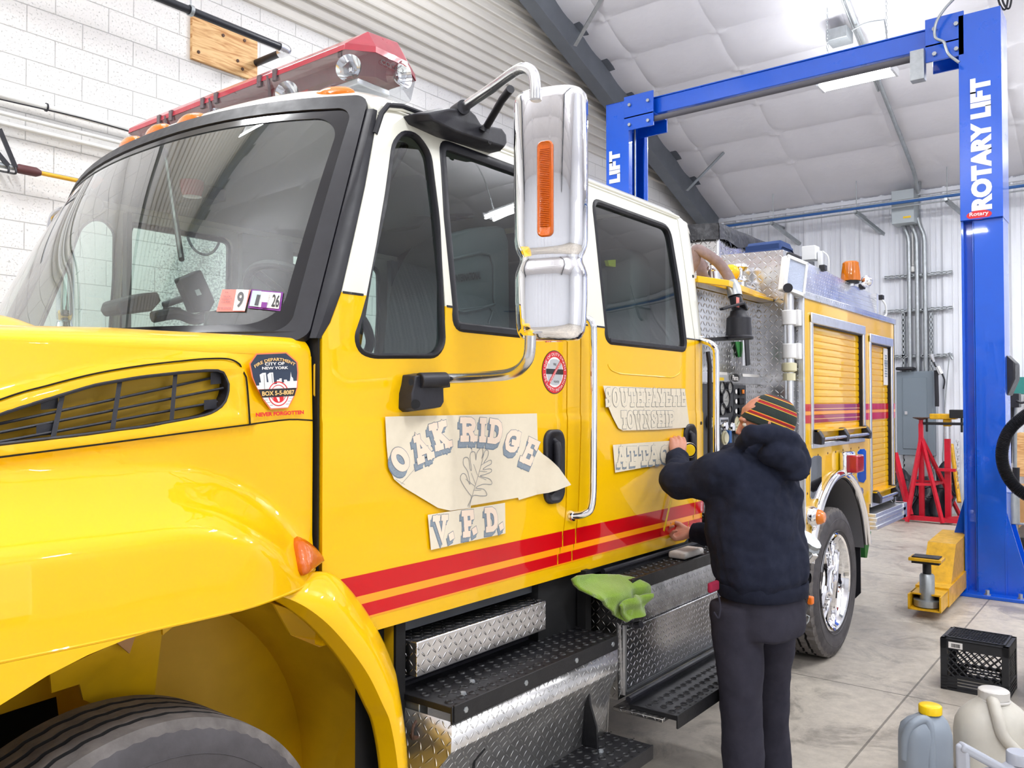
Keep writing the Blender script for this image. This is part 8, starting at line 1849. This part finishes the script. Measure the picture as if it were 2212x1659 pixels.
def letter(b, ch, bl, br, tl, Y, w, e, shade=None, fill=1, line=0, k=0):
    """letter mapped to the parallelogram bl, br, tl given in (x, z)"""
    bl, br, tl = Vector(bl), Vector(br), Vector(tl); ex, ey = br - bl, tl - bl; i = w / 2
    sx, sy = i / max(ex.length, 1e-6), i / max(ey.length, 1e-6)
    P = [[tuple(bl + ex * (sx + p[0] * (1 - 2 * sx)) + ey * (sy + p[1] * (1 - 2 * sy))) for p in pl] for pl in G[ch]]
    for pl in P:
        if shade: b.stroke([(p[0] + shade[0] * 1.15, p[1] + shade[1] * 1.15) for p in pl], w + 2 * e, Y - 0.0003, 0); 
        if shade:
            for q in (0.3, 0.6, 1.0): b.stroke([(p[0] + shade[0] * q, p[1] + shade[1] * q) for p in pl], w + 0.6 * e, Y - 0.0006, 2)
        b.stroke(pl, w + 2 * e, Y - 0.001, 0)
    for pl in P: b.stroke(pl, w, Y - 0.0014, 1)
LM = [M['pencil_blue'], M['paper_pink'], M['graphite']]
# OAK RIDGE sheet
YP1 = 1.8105
st1 = paper('stencil_sheet', [(831, 900), (1159, 893), (1161, 970), (1175, 995), (1190, 1010), (1216, 1046), (1160, 1068), (1120, 1080), (1118, 1075), (1016, 1092), (1016, 1097), (972, 1103), (945, 1097), (925, 1085), (870, 1052), (850, 1035), (838, 1005), (834, 960)], YP1, 'largest paper stencil reading OAK RIDGE above an oak leaf on the front door', 'paper stencils on the doors', curl=lambda x, z: 0.036 * sm(2.492, 2.538, x))
b = MB()
def cr2(x, y): p = SP(650 + x / 3.16, 750 + y / 3.16, YP1); return Vector((p.x, p.z))
for ch, cx_, cy_, a, w_, h_ in (('O', 672, 765, -27, 128, 172), ('A', 817, 688, -24, 128, 190), ('K', 948, 602, -17, 125, 190), ('R', 1140, 560, -1, 116, 170), ('I', 1237, 565, 2, 52, 170), ('D', 1325, 575, 7, 100, 172), ('G', 1440, 640, 15, 104, 160), ('E', 1560, 712, 24, 92, 180)):
    t = math.radians(a); r_ = Vector((math.cos(t), math.sin(t))); u_ = Vector((math.sin(t), -math.cos(t))); c_ = Vector((cx_, cy_))
    q = [c_ - r_ * w_ / 2 - u_ * h_ / 2, c_ + r_ * w_ / 2 - u_ * h_ / 2, c_ - r_ * w_ / 2 + u_ * h_ / 2]
    letter(b, ch, cr2(*q[0]), cr2(*q[1]), cr2(*q[2]), YP1 - 0.002, 0.021, 0.0016, shade=(-0.009, -0.016))
b.build('outlined_lettering', LM, st1, fix=False, uv=False)
b = MB(); leaf = [(1135, 1085), (1160, 1025), (1145, 1000), (1110, 950), (1085, 900), (1095, 865), (1120, 870), (1140, 920), (1150, 930), (1135, 850), (1105, 800), (1110, 755), (1140, 760), (1150, 830), (1160, 835), (1150, 750), (1160, 715), (1185, 720), (1190, 770), (1198, 720), (1230, 685), (1240, 720), (1230, 760), (1255, 705), (1275, 710), (1270, 750), (1245, 790), (1290, 770), (1295, 795), (1260, 815), (1240, 835), (1290, 830), (1295, 850), (1250, 870), (1220, 880), (1285, 900), (1297, 935), (1240, 935), (1190, 960), (1245, 970), (1265, 1010), (1220, 1015), (1170, 1015), (1145, 1090)]
sp = smooth_path([Vector((p[0], p[1], 0)) for p in leaf], 4); b.stroke([tuple(cr2(p.x, p.y)) for p in sp], 0.0022, YP1 - 0.003, 0)
for vv in (((1165, 1015), (1190, 930), (1225, 810), (1245, 730)), ((1190, 940), (1160, 860)), ((1185, 950), (1120, 900)), ((1205, 880), (1260, 905)), ((1215, 845), (1265, 850)), ((1175, 975), (1225, 975)), ((1225, 805), (1265, 780)), ((1200, 870), (1175, 800)), ((1158, 640), (1165, 720)), ((680, 935), (1608, 1235)) if False else ((1158, 640), (1165, 720))):
    b.stroke([tuple(cr2(*p)) for p in vv], 0.0016, YP1 - 0.003, 0, n=5)
b.stroke([tuple(cr2(*p)) for p in ((640, 900), (705, 937))], 0.001, YP1 - 0.003, 0, n=4); b.stroke([tuple(cr2(*p)) for p in ((680, 935), (800, 800))], 0.001, YP1 - 0.003, 0, n=4)
b.build('oak_leaf_drawing', [M['pencil']], st1, fix=False, uv=False)
# V.F.D.
st2 = paper('stencil_sheet', [(923, 1112), (1090, 1086), (1091, 1152), (1010, 1170), (930, 1188)], YP1, 'small paper stencil reading V.F.D. under the oak leaf sheet', 'paper stencils on the doors')
b = MB(); w_ = 0.02
for ch, x0, x1, yb0, yt0, wd in (('V', 893, 1003, 1330, 1150, 0.019), ('.', 1000, 1036, 1318, 1262, 0.024), ('F', 1090, 1180, 1300, 1115, 0.02), ('.', 1158, 1196, 1280, 1228, 0.024), ('D', 1247, 1340, 1265, 1095, 0.02), ('.', 1340, 1378, 1250, 1198, 0.024)):
    sl = -0.13; letter(b, ch, cr2(x0 + 12, yb0), cr2(x1 + 8, yb0 + (x1 - x0) * sl), cr2(x0, yt0), YP1 - 0.002, wd, 0.0015, shade=(-0.007, -0.012))
b.build('outlined_lettering', LM, st2, fix=False, uv=False)
# SOUTH FAYETTE TOWNSHIP and ATTACK
st3 = paper('stencil_sheet', [(1302, 833), (1479, 841), (1489, 923), (1420, 928), (1345, 930), (1335, 925), (1322, 900), (1310, 870)], YP1, 'paper stencil reading SOUTH FAYETTE TOWNSHIP high on the rear door', 'paper stencils on the doors')
def cr3(x, y): p = SP(1250 + x / 3.16, 750 + y / 3.16, YP1); return Vector((p.x, p.z))
b = MB(); L3m = [M['graphite_light'], M['paper'], M['graphite']]
def row(b, items, ybf, ytf, w, e, shade=None):
    for ch, x0, x1 in items:
        xb0 = x0 + 5; letter(b, ch, cr3(xb0, ybf(xb0)), cr3(x1 + 5, ybf(x1)), cr3(x0, ytf(x0)), YP1 - 0.002, w, e, shade=shade)
row(b, (('S', 173, 215), ('O', 220, 272), ('U', 277, 330), ('T', 334, 382), ('H', 386, 440), ('F', 450, 490), ('A', 490, 536), ('Y', 534, 582), ('E', 584, 624), ('T', 625, 660), ('T', 660, 690), ('E', 692, 724)), lambda x: 408 - (x - 170) * 0.01, lambda x: 275 + (x - 170) * 0.018, 0.0165, 0.0016)
row(b, (('T', 283, 325), ('O', 322, 372), ('W', 370, 432), ('N', 432, 484), ('S', 486, 524), ('H', 528, 582), ('I', 584, 604), ('P', 606, 652)), lambda x: 558 - (x - 285) * 0.045, lambda x: 432 + (x - 285) * 0.003, 0.0165, 0.0016)
b.build('outlined_lettering', L3m, st3, fix=False, uv=False)
st4 = paper('stencil_sheet', [(1323, 961), (1400, 955), (1480, 950), (1482, 994), (1400, 1008), (1328, 1021)], YP1, 'paper strip reading ATTACK partly hidden by the raised hand', 'paper stencils on the doors')
b = MB()
row(b, (('A', 250, 320), ('T', 322, 396), ('T', 404, 474), ('A', 470, 544), ('C', 548, 612), ('K', 620, 690)), lambda x: 822 - (x - 250) * 0.085, lambda x: 680 - (x - 250) * 0.035, 0.02, 0.0012, shade=(-0.003, -0.007))
b.build('outlined_lettering', L3m, st4, fix=False, uv=False)

# ------------------------------------------------------------------ the sign painter
th_ = math.radians(74); PF_ = Vector((math.cos(th_), math.sin(th_), 0)); PL = Vector((-math.sin(th_), math.cos(th_), 0))
C0 = Vector((3.39, 1.335, 0))
person = thing('person', 'person in striped beanie and navy hoodie measuring the truck door with a tape', 'person', (C0.x, C0.y, 0))
def loft(b, rings, n=28, sq=2.3, cap_=True):
    vs = []; fs = []
    for (c, a, d_) in rings:
        for k in range(n):
            t = 2 * PI * k / n; co, si_ = math.cos(t), math.sin(t)
            x = abs(co) ** (2 / sq) * (1 if co > 0 else -1); y = abs(si_) ** (2 / sq) * (1 if si_ > 0 else -1); vs.append(c + a * x + d_ * y)
    for j in range(len(rings) - 1):
        for k in range(n): fs.append((j * n + k, j * n + (k + 1) % n, (j + 1) * n + (k + 1) % n, (j + 1) * n + k))
    if cap_: fs.append(tuple(range(n - 1, -1, -1))); fs.append(tuple((len(rings) - 1) * n + k for k in range(n)))
    b.add(vs, fs)
def TC(z): # torso centre line, leaning a little toward the door
    t = (z - 0.9) / 0.6; return C0 + PF_ * (-0.035 + 0.05 * t + 0.03 * t * t) + Vector((0, 0, z))
def organic(b, name, m, par, voxel, smooth=6, disp=()):
    o = b.build(name, m, par, uv=False, angle=180)
    md = o.modifiers.new('remesh', 'REMESH'); md.mode = 'VOXEL'; md.voxel_size = voxel; md.use_smooth_shade = True
    if smooth: md = o.modifiers.new('smooth', 'SMOOTH'); md.factor = 0.5; md.iterations = smooth
    for i, (st_, sz, typ) in enumerate(disp):
        tx = bpy.data.textures.new('fold_%s_%d' % (name, i), typ)
        if typ == 'CLOUDS': tx.noise_scale = sz; tx.noise_depth = 1
        else: tx.noise_scale = sz
        if typ == 'MUSGRAVE': tx.musgrave_type = 'RIDGED_MULTIFRACTAL'; tx.octaves = 1.5
        md = o.modifiers.new('folds', 'DISPLACE'); md.texture = tx; md.strength = st_; md.mid_level = 0.5; md.texture_coords = 'GLOBAL'
    if disp: md = o.modifiers.new('smooth2', 'SMOOTH'); md.factor = 0.5; md.iterations = 2
    return o
shL = TC(1.44) + PL * 0.185; shR = TC(1.43) - PL * 0.185
elL = DP(1462, 1040, 3.56); wrL = DP(1463, 986, 3.86)
wrR = DP(1497, 1150, 3.92); elR = DP(1585, 1165, 3.80)
# --- hoodie
b = MB()
Z = Vector((0, 0, 1))
rg = []
for (z, w, d) in ((0.925, 0.165, 0.135), (0.935, 0.187, 0.155), (0.975, 0.194, 0.16), (0.995, 0.212, 0.178), (1.07, 0.214, 0.178), (1.16, 0.212, 0.172), (1.25, 0.216, 0.172), (1.34, 0.222, 0.17), (1.42, 0.21, 0.155), (1.47, 0.17, 0.125), (1.51, 0.115, 0.095), (1.54, 0.085, 0.08)):
    rg.append((TC(z), PL * w, PF_ * d))
loft(b, rg)
def limb(b, pts, rs, n=18): b.tube(smooth_path(pts, 6), [lerp(rs[min(int(i / 6), len(rs) - 2)], rs[min(int(i / 6), len(rs) - 2) + 1], (i % 6) / 6) if i < 6 * (len(pts) - 1) else rs[-1] for i in range(6 * (len(pts) - 1) + 1)], n)
limb(b, [shL - PL * 0.08, shL + Vector((0, 0, -0.01)), shL.lerp(elL, 0.5) + Vector((0, 0, -0.012)), elL, elL.lerp(wrL, 0.35) + Vector((0, 0, -0.01)), elL.lerp(wrL, 0.8), wrL], [0.09, 0.092, 0.084, 0.078, 0.066, 0.05, 0.036])
limb(b, [shR + PL * 0.08, shR, shR.lerp(elR, 0.5), elR, elR.lerp(wrR, 0.5), elR.lerp(wrR, 0.85), wrR], [0.09, 0.09, 0.082, 0.072, 0.062, 0.05, 0.042])
# hood lying on the back and round the neck
hp = lambda px, py, f_: DP(px, py, f_)
b.tube(smooth_path([hp(1600, 962, 3.42), hp(1614, 945, 3.36), hp(1645, 937, 3.32), hp(1685, 942, 3.34), hp(1718, 960, 3.40), hp(1728, 975, 3.52)], 6), [0.03] * 6 + [0.036] * 25, 12)
b.tube(smooth_path([hp(1650, 962, 3.36), hp(1685, 980, 3.36), hp(1710, 1005, 3.38), hp(1720, 1032, 3.39)], 6), [0.05, 0.054, 0.058, 0.06, 0.06, 0.06] * 3 + [0.045], 14)
b.tube(smooth_path([hp(1700, 965, 3.42), hp(1722, 985, 3.42), hp(1724, 1012, 3.40), hp(1722, 1036, 3.40)], 6), [0.045] * 6 + [0.05] * 6 + [0.046] * 7, 14)
b.tube(smooth_path([hp(1640, 955, 3.45), hp(1670, 950, 3.48), hp(1700, 960, 3.5)], 6), 0.05, 12)
organic(b, 'hoodie', M['hoodie'], person, 0.010, 5, disp=((0.036, 0.14, 'CLOUDS'), (0.016, 0.05, 'CLOUDS')))
# ribbed cuffs and hem as raised seams
b = MB(); zc_ = TC(0.955)
loft(b, [(TC(0.915), PL * 0.172, PF_ * 0.144), (TC(0.925), PL * 0.192, PF_ * 0.16), (TC(0.965), PL * 0.198, PF_ * 0.165), (TC(0.978), PL * 0.199, PF_ * 0.166), (TC(0.980), PL * 0.183, PF_ * 0.15)], 40, cap_=False); b.build('hem_band', M['hoodie'], person, uv=False, angle=60)
for (w0, e0, r) in ((wrL, elL, 0.036), (wrR, elR, 0.042)):
    b = MB(); dd = (e0 - w0).normalized(); b.tube([w0 - dd * 0.004, w0, w0 + dd * 0.03, w0 + dd * 0.055], [r - 0.006, r + 0.002, r + 0.004, r + 0.002], 24); b.build('cuff', M['hoodie'], person, uv=False, angle=60)
# --- trousers
b = MB()
hipL, kneeL, ankL = DP(1592, 1330, 3.42), DP(1598, 1480, 3.40), DP(1610, 1725, 3.42)
hipR, kneeR, ankR = DP(1668, 1330, 3.60), DP(1665, 1480, 3.66), DP(1674, 1700, 3.70)
loft(b, [(TC(0.98), PL * 0.16, PF_ * 0.125), (TC(0.93), PL * 0.172, PF_ * 0.14), (TC(0.86) - PF_ * 0.0, PL * 0.178, PF_ * 0.142), (TC(0.80) - PF_ * 0.005, PL * 0.174, PF_ * 0.135), (TC(0.76) - PF_ * 0.01, PL * 0.165, PF_ * 0.12)])
limb(b, [hipL + Z * 0.05, hipL, hipL.lerp(kneeL, 0.5), kneeL, kneeL.lerp(ankL, 0.5), ankL], [0.105, 0.108, 0.1, 0.088, 0.082, 0.084], 22)
limb(b, [hipR + Z * 0.05, hipR, hipR.lerp(kneeR, 0.5), kneeR, kneeR.lerp(ankR, 0.5), ankR], [0.105, 0.104, 0.095, 0.08, 0.073, 0.074], 22)
organic(b, 'sweatpants', M['pants'], person, 0.011, 6, disp=((0.018, 0.2, 'CLOUDS'), (0.008, 0.06, 'CLOUDS')))
b = MB(); P = [DP(1551, 1282, 3.30), DP(1556, 1310, 3.285), DP(1552, 1335, 3.28), DP(1542, 1322, 3.29)]; b.tube(smooth_path(P, 5), 0.004, 6); b.build('pocket_edge', M['pants'], person, uv=False)
b = MB(); b.box(-0.04, 0.04, -0.01, 0.01, -0.02, 0.02, mtx=Matrix.Translation(DP(1541, 1267, 3.31))); b.build('shirt_tail', M['tshirt'], person, bevel=0.008, uv=False)
for (a_, nm) in ((ankL, 'shoe'), (ankR, 'shoe')):
    b = MB(); c = Vector((a_.x, a_.y, 0)); loft(b, [(c + PF_ * 0.06 + Z * 0.0, PF_ * 0.145, PL * 0.048), (c + PF_ * 0.06 + Z * 0.03, PF_ * 0.15, PL * 0.052), (c + PF_ * 0.04 + Z * 0.06, PF_ * 0.12, PL * 0.046), (c + Z * 0.1, PF_ * 0.06, PL * 0.044)]); b.build(nm, M['black_rub'], person, uv=False, angle=60)
# --- body: one continuous skin surface with face, neck, arms and five-fingered hands
b = MB()
HC = DP(1652, 914, 3.56); hf = Vector((-0.42, 0.86, -0.12)).normalized(); hs_ = hf.cross(Z).normalized(); hu = hs_.cross(hf).normalized()
def hpnt(x, y, z): return HC + hf * x + hs_ * y + hu * z
loft(b, [(hpnt(0.02, 0, -0.115), hf * 0.03, hs_ * 0.028), (hpnt(0.02, 0, -0.105), hf * 0.065, hs_ * 0.045), (hpnt(0.012, 0, -0.07), hf * 0.085, hs_ * 0.058), (hpnt(0.0, 0, -0.02), hf * 0.095, hs_ * 0.068), (hpnt(-0.002, 0, 0.03), hf * 0.1, hs_ * 0.072), (hpnt(-0.005, 0, 0.075), hf * 0.09, hs_ * 0.066), (hpnt(-0.01, 0, 0.105), hf * 0.055, hs_ * 0.045), (hpnt(-0.01, 0, 0.118), hf * 0.02, hs_ * 0.018)], 28, 2.1)
b.tube([hpnt(0.088, 0, 0.02), hpnt(0.1, 0, 0.0), hpnt(0.115, 0, -0.028), hpnt(0.098, 0, -0.038)], [0.008, 0.01, 0.013, 0.011], 10)          # nose
b.tube([hpnt(0.09, -0.02, -0.062), hpnt(0.097, 0, -0.06), hpnt(0.09, 0.02, -0.062)], [0.005, 0.008, 0.005], 8); b.tube([hpnt(0.09, -0.018, -0.072), hpnt(0.095, 0, -0.073), hpnt(0.09, 0.018, -0.072)], [0.005, 0.008, 0.005], 8)   # lips
b.tube([hpnt(0.085, -0.05, 0.022), hpnt(0.096, -0.02, 0.028), hpnt(0.096, 0.02, 0.028), hpnt(0.085, 0.05, 0.022)], 0.009, 8)       # brow
for s in (-1, 1):
    b.tube([hpnt(-0.004, s * 0.07, 0.012), hpnt(-0.012, s * 0.083, 0.006), hpnt(-0.008, s * 0.082, -0.02), hpnt(0.0, s * 0.072, -0.032)], [0.008, 0.011, 0.010, 0.006], 8)    # ear
b.tube([hpnt(-0.03, 0, -0.05), HC + Vector((0.0, 0, -0.15)), TC(1.46)], [0.056, 0.055, 0.065], 18)
loft(b, [(TC(0.8), PL * 0.15, PF_ * 0.1), (TC(1.0), PL * 0.14, PF_ * 0.1), (TC(1.3), PL * 0.16, PF_ * 0.11), (TC(1.42), PL * 0.16, PF_ * 0.09), (TC(1.48), PL * 0.08, PF_ * 0.06)])
for sh, el, wr in ((shL, elL, wrL), (shR, elR, wrR)):
    b.tube([sh, sh.lerp(el, 0.5), el, el.lerp(wr, 0.4), wr.lerp(el, 0.1), wr], [0.055, 0.047, 0.04, 0.04, 0.028, 0.027], 14)
for hp_, kn, an in ((hipL, kneeL, ankL), (hipR, kneeR, ankR)): b.tube([hp_, kn, an, Vector((an.x, an.y, 0.05))], [0.08, 0.055, 0.04, 0.04], 14)
def hand(b, wr, d, back, thumb_side, curls, spread=0.0, thumb=(0.6, 0.5), s=1.0):
    """wr wrist, d direction to the knuckles, back = normal of the back of the hand, curls: per finger 3 bend angles (degrees)"""
    d = d.normalized(); back = (back - d * back.dot(d)).normalized(); side = thumb_side - d * thumb_side.dot(d) - back * thumb_side.dot(back); side.normalize()
    tips = []
    for i in range(4):
        off = (1.5 - i) * 0.0215 * s; kn = wr + d * (0.088 - 0.004 * abs(i - 1)) * s + side * off
        b.tube([wr + side * off * 0.45, wr + d * 0.045 * s + side * off * 0.8, kn], [0.017 * s, 0.0165 * s, 0.0115 * s], 12)
        ang = 0.0; p = kn; L = ((0.042, 0.026, 0.02), (0.046, 0.029, 0.021), (0.043, 0.027, 0.02), (0.034, 0.021, 0.018))[i]; pts = [kn - d * 0.01, kn]; rs = [0.0112 * s, 0.0106 * s]
        dd = (d + side * (1.5 - i) * spread).normalized()
        for j in range(3):
            ang += math.radians(curls[i][j]); q = dd * math.cos(ang) - back * math.sin(ang); p = p + q * L[j] * s; pts.append(p); rs.append((0.0094, 0.0086, 0.0072)[j] * s)
        b.tube(pts, rs, 12); tips.append(p)
        b.tube([pts[-1] - q * 0.004, pts[-1] + q * 0.003], [0.0073 * s, 0.004 * s], 10)
    tb = wr + d * 0.022 * s + side * 0.024 * s; q = (d * 0.55 + side * thumb[0] - back * thumb[1]).normalized(); q2 = (d * 0.9 + side * (thumb[0] - 0.55) - back * thumb[1] * 1.1).normalized()
    b.tube([wr + side * 0.008 + d * 0.01, tb, tb + q * 0.04 * s, tb + q * 0.04 * s + q2 * 0.03 * s, tb + q * 0.04 * s + q2 * 0.054 * s], [0.02 * s, 0.0185 * s, 0.0125 * s, 0.0105 * s, 0.008 * s], 12)
    return tips
camv = _f.copy(); 
tL = hand(b, wrL - (elL - wrL).normalized() * 0.005, DP(1467, 952, 3.92) - DP(1465, 985, 3.87), -camv + _r * 0.1, _r, [(28, 62, 45), (34, 66, 45), (40, 66, 45), (48, 66, 42)], 0.02, thumb=(0.42, 0.9))
tR = hand(b, wrR + (wrR - elR).normalized() * 0.012, DP(1450, 1160, 3.94) - DP(1492, 1153, 3.93), Vector((0, 0, -1)) + camv * 0.55, Vector((0, 0, 1)) + camv * 0.2, [(38, 70, 40), (48, 74, 42), (55, 74, 42), (62, 72, 42)], 0.01, thumb=(0.45, 0.55))
organic(b, 'body', M['skin'], person, 0.0042, 3)
# hair below the hat, eyes
b = MB(); loft(b, [(hpnt(-0.03, 0, -0.045), hf * 0.062, hs_ * 0.066), (hpnt(-0.022, 0, -0.0), hf * 0.078, hs_ * 0.0745), (hpnt(-0.015, 0, 0.05), hf * 0.085, hs_ * 0.078)]); b.build('hair', M['hair'], person, uv=False)
for s in (-1, 1): b = MB(); p = hpnt(0.083, s * 0.031, 0.005); b.lathe([(0.0115 * math.sin(t), -0.0115 * math.cos(t)) for t in [PI * k / 8 for k in range(9)]], p, n=14); b.build('eye', M['sticker_white'], person, uv=False)
# striped beanie: knitted rings
bean = [mat('beanie_green', '#2c3532', 0.95, bump=0.0015, bscale=300), mat('beanie_red', '#c21f2c', 0.95), mat('beanie_yellow', '#e8b23a', 0.95)]
b = MB(); n = 48; NLAT = 84; ax_u = (hu - hf * 0.55).normalized(); ax_f = (hf - ax_u * hf.dot(ax_u)).normalized(); ax_s = hs_; BC = hpnt(-0.012, 0, 0.006)
vs = []; fs = []; mi_ = []
for j in range(NLAT + 1):
    v = j / NLAT; ph = lerp(math.radians(-14), math.radians(90), v); r_ = math.cos(ph) ** 0.82 if ph < PI / 2 - 1e-6 else 0.0; zz = math.sin(ph)
    bul = 1.0 - (0.04 if v < 0.02 else 0)
    for k in range(n):
        t = 2 * PI * k / n; kn = 1 + 0.006 * (k % 2)
        vs.append(BC + ax_f * (0.112 * r_ * math.cos(t) * kn * bul - 0.012 * max(0, zz)) + ax_s * (0.09 * r_ * math.sin(t) * kn * bul) + ax_u * 0.118 * zz)
def bandm(v):
    for (c0_, ) in ((0.14,), (0.42,), (0.70,)):
        q = v - c0_
        if 0.0 <= q < 0.018: return 2
        if 0.03 <= q < 0.05: return 1
        if 0.062 <= q < 0.08: return 1
        if 0.086 <= q < 0.094: return 2
    return 0
for j in range(NLAT):
    for k in range(n): fs.append((j * n + k, j * n + (k + 1) % n, (j + 1) * n + (k + 1) % n, (j + 1) * n + k)); mi_.append(bandm(j / NLAT))
b.add(vs, fs); b.mi = mi_
b.build('beanie', bean, person, uv=False, angle=180)
# ------------------------------------------------------------------ things the person holds or wears
tm = thing('tape_measure', 'chrome and yellow tape measure held in the raised hand with blade pulled down', 'tape measure', DP(1488, 970, 3.98))
c = DP(1487, 972, 3.97); q = MB(); q.lathe([(0, -0.016), (0.034, -0.016), (0.038, -0.01), (0.038, 0.01), (0.034, 0.016), (0, 0.016)], (0, 0, 0), n=28)
rot = Vector((0, 0, 1)).rotation_difference((-camv + Vector((0.3, 0, 0))).normalized()); q.v = [c + rot @ v for v in q.v]; q.build('case', M['chrome'], tm, uv=False)
q = MB(); q.lathe([(0, 0.0175), (0.026, 0.0175), (0.028, 0.016)], (0, 0, 0), n=24); q.v = [c + rot @ v for v in q.v]; q.build('yellow_face', M['cap_yellow'], tm, uv=False)
q = MB(); A = SP(1472, 985, 1.800); B = SP(1434, 1147, 1.800); d_ = (B - A).normalized(); w_ = Vector((d_.z, 0, -d_.x)) * 0.0075
q.add([A - w_, A + w_, B + w_, B - w_, A - w_ + Vector((0, 0.001, 0)), A + w_ + Vector((0, 0.001, 0)), B + w_ + Vector((0, 0.001, 0)), B - w_ + Vector((0, 0.001, 0))], [(0, 1, 2, 3), (4, 5, 6, 7), (0, 3, 7, 4), (1, 2, 6, 5)])
q.cur = 1
for k in range(60):
    p = A.lerp(B, k / 60); q.add([p - w_ + Vector((0, -0.0004, 0)), p - w_ * 0.2 + Vector((0, -0.0004, 0)), p - w_ * 0.2 + d_ * 0.0012 + Vector((0, -0.0004, 0)), p - w_ + d_ * 0.0012 + Vector((0, -0.0004, 0))], [(0, 1, 2, 3)])
q.build('blade', [M['cap_yellow'], M['sticker_black']], tm, fix=False, uv=False)
fl = thing('flashlight', 'dark grey flashlight hanging from the hip by the rear wheel', 'flashlight', DP(1728, 1320, 3.62))
q = MB(); a, c = DP(1735, 1300, 3.62), DP(1718, 1352, 3.6); q.tube([a, a.lerp(c, 0.15), a.lerp(c, 0.85), c], [0.02, 0.028, 0.026, 0.018], 18); q.build('barrel', mat('dark_grey_metal', '#3b3b40', 0.4, metal=0.5), fl, uv=False)
q = MB(); q.tube([DP(1737, 1288, 3.62), a], [0.02, 0.018], 12); q.build('neck_clip', M['black_plastic'], fl, uv=False)
q = MB(); p = DP(1747, 1295, 3.62); q.box(p.x - 0.015, p.x + 0.015, p.y - 0.02, p.y + 0.02, p.z - 0.02, p.z + 0.015); q.build('orange_switch', M['orange_tool'], fl, bevel=0.006, uv=False)
q = MB(); P = [DP(x, y, 3.62) for x, y in ((1737, 1352), (1733, 1345), (1742, 1328), (1748, 1332), (1746, 1342), (1737, 1352))]; q.tube(P, 0.0035, 8); q.build('carabiner', M['galv'], fl, uv=False)
q = MB(); q.tube(smooth_path([DP(1715, 1275, 3.58), DP(1728, 1280, 3.6), DP(1738, 1290, 3.62)], 4), 0.02, 10); q.build('belt_loop', M['black_rub'], fl, uv=False)
# ------------------------------------------------------------------ cloths lying on the steps
P = pcol([(1278, 1258), (1290, 1250), (1320, 1246), (1368, 1245), (1382, 1248), (1393, 1262), (1395, 1280), (1388, 1296), (1384, 1320), (1362, 1332), (1345, 1343), (1325, 1327), (1300, 1298), (1283, 1274)], 1.69)
b = panel(P, [], frange(2.7, 3.4, 0.012), frange(0.7, 1.1, 0.012), lambda x, z: 1.672 + 0.10 * sm(0.965, 1.03, z) - 0.014 * math.sin((x * 1.2 + z) * 26) * sm(1.03, 0.93, z) - 0.008 * math.sin(x * 60 - z * 18) * sm(1.0, 0.9, z))
tw = b.build('towel', M['towel'], uv=False, fix=False, solid=0.012, angle=80); tag(tw, 'lime green microfibre towel draped over the corner of the rear step box', 'towel')
P2 = pcol([(1330, 1303), (1345, 1290), (1360, 1282), (1375, 1285), (1390, 1278), (1388, 1300), (1384, 1318), (1364, 1330), (1348, 1338), (1336, 1322)], 1.68)
b = panel(P2, [], frange(2.7, 3.4, 0.012), frange(0.7, 1.1, 0.012), lambda x, z: 1.648 - 0.014 * math.sin((x + z * 0.8) * 45) - 0.006 * math.sin(z * 90)); b.build('folded_corner', M['towel'], tw, uv=False, fix=False, solid=0.012, angle=80)
b = MB(); P = [SP(x, y, 1.72) for x, y in ((1475, 1178), (1490, 1176), (1520, 1178), (1521, 1211), (1490, 1208), (1478, 1200))]
z0 = 1.01; b.box(3.5, 3.70, 1.71, 1.80, 0.998, 1.03); o = b.build('folded_cloth', M['tissue'], bevel=0.012, seg=4, uv=False); tag(o, 'white folded cloth lying on the rear upper step beside the lower hand', 'cloth')
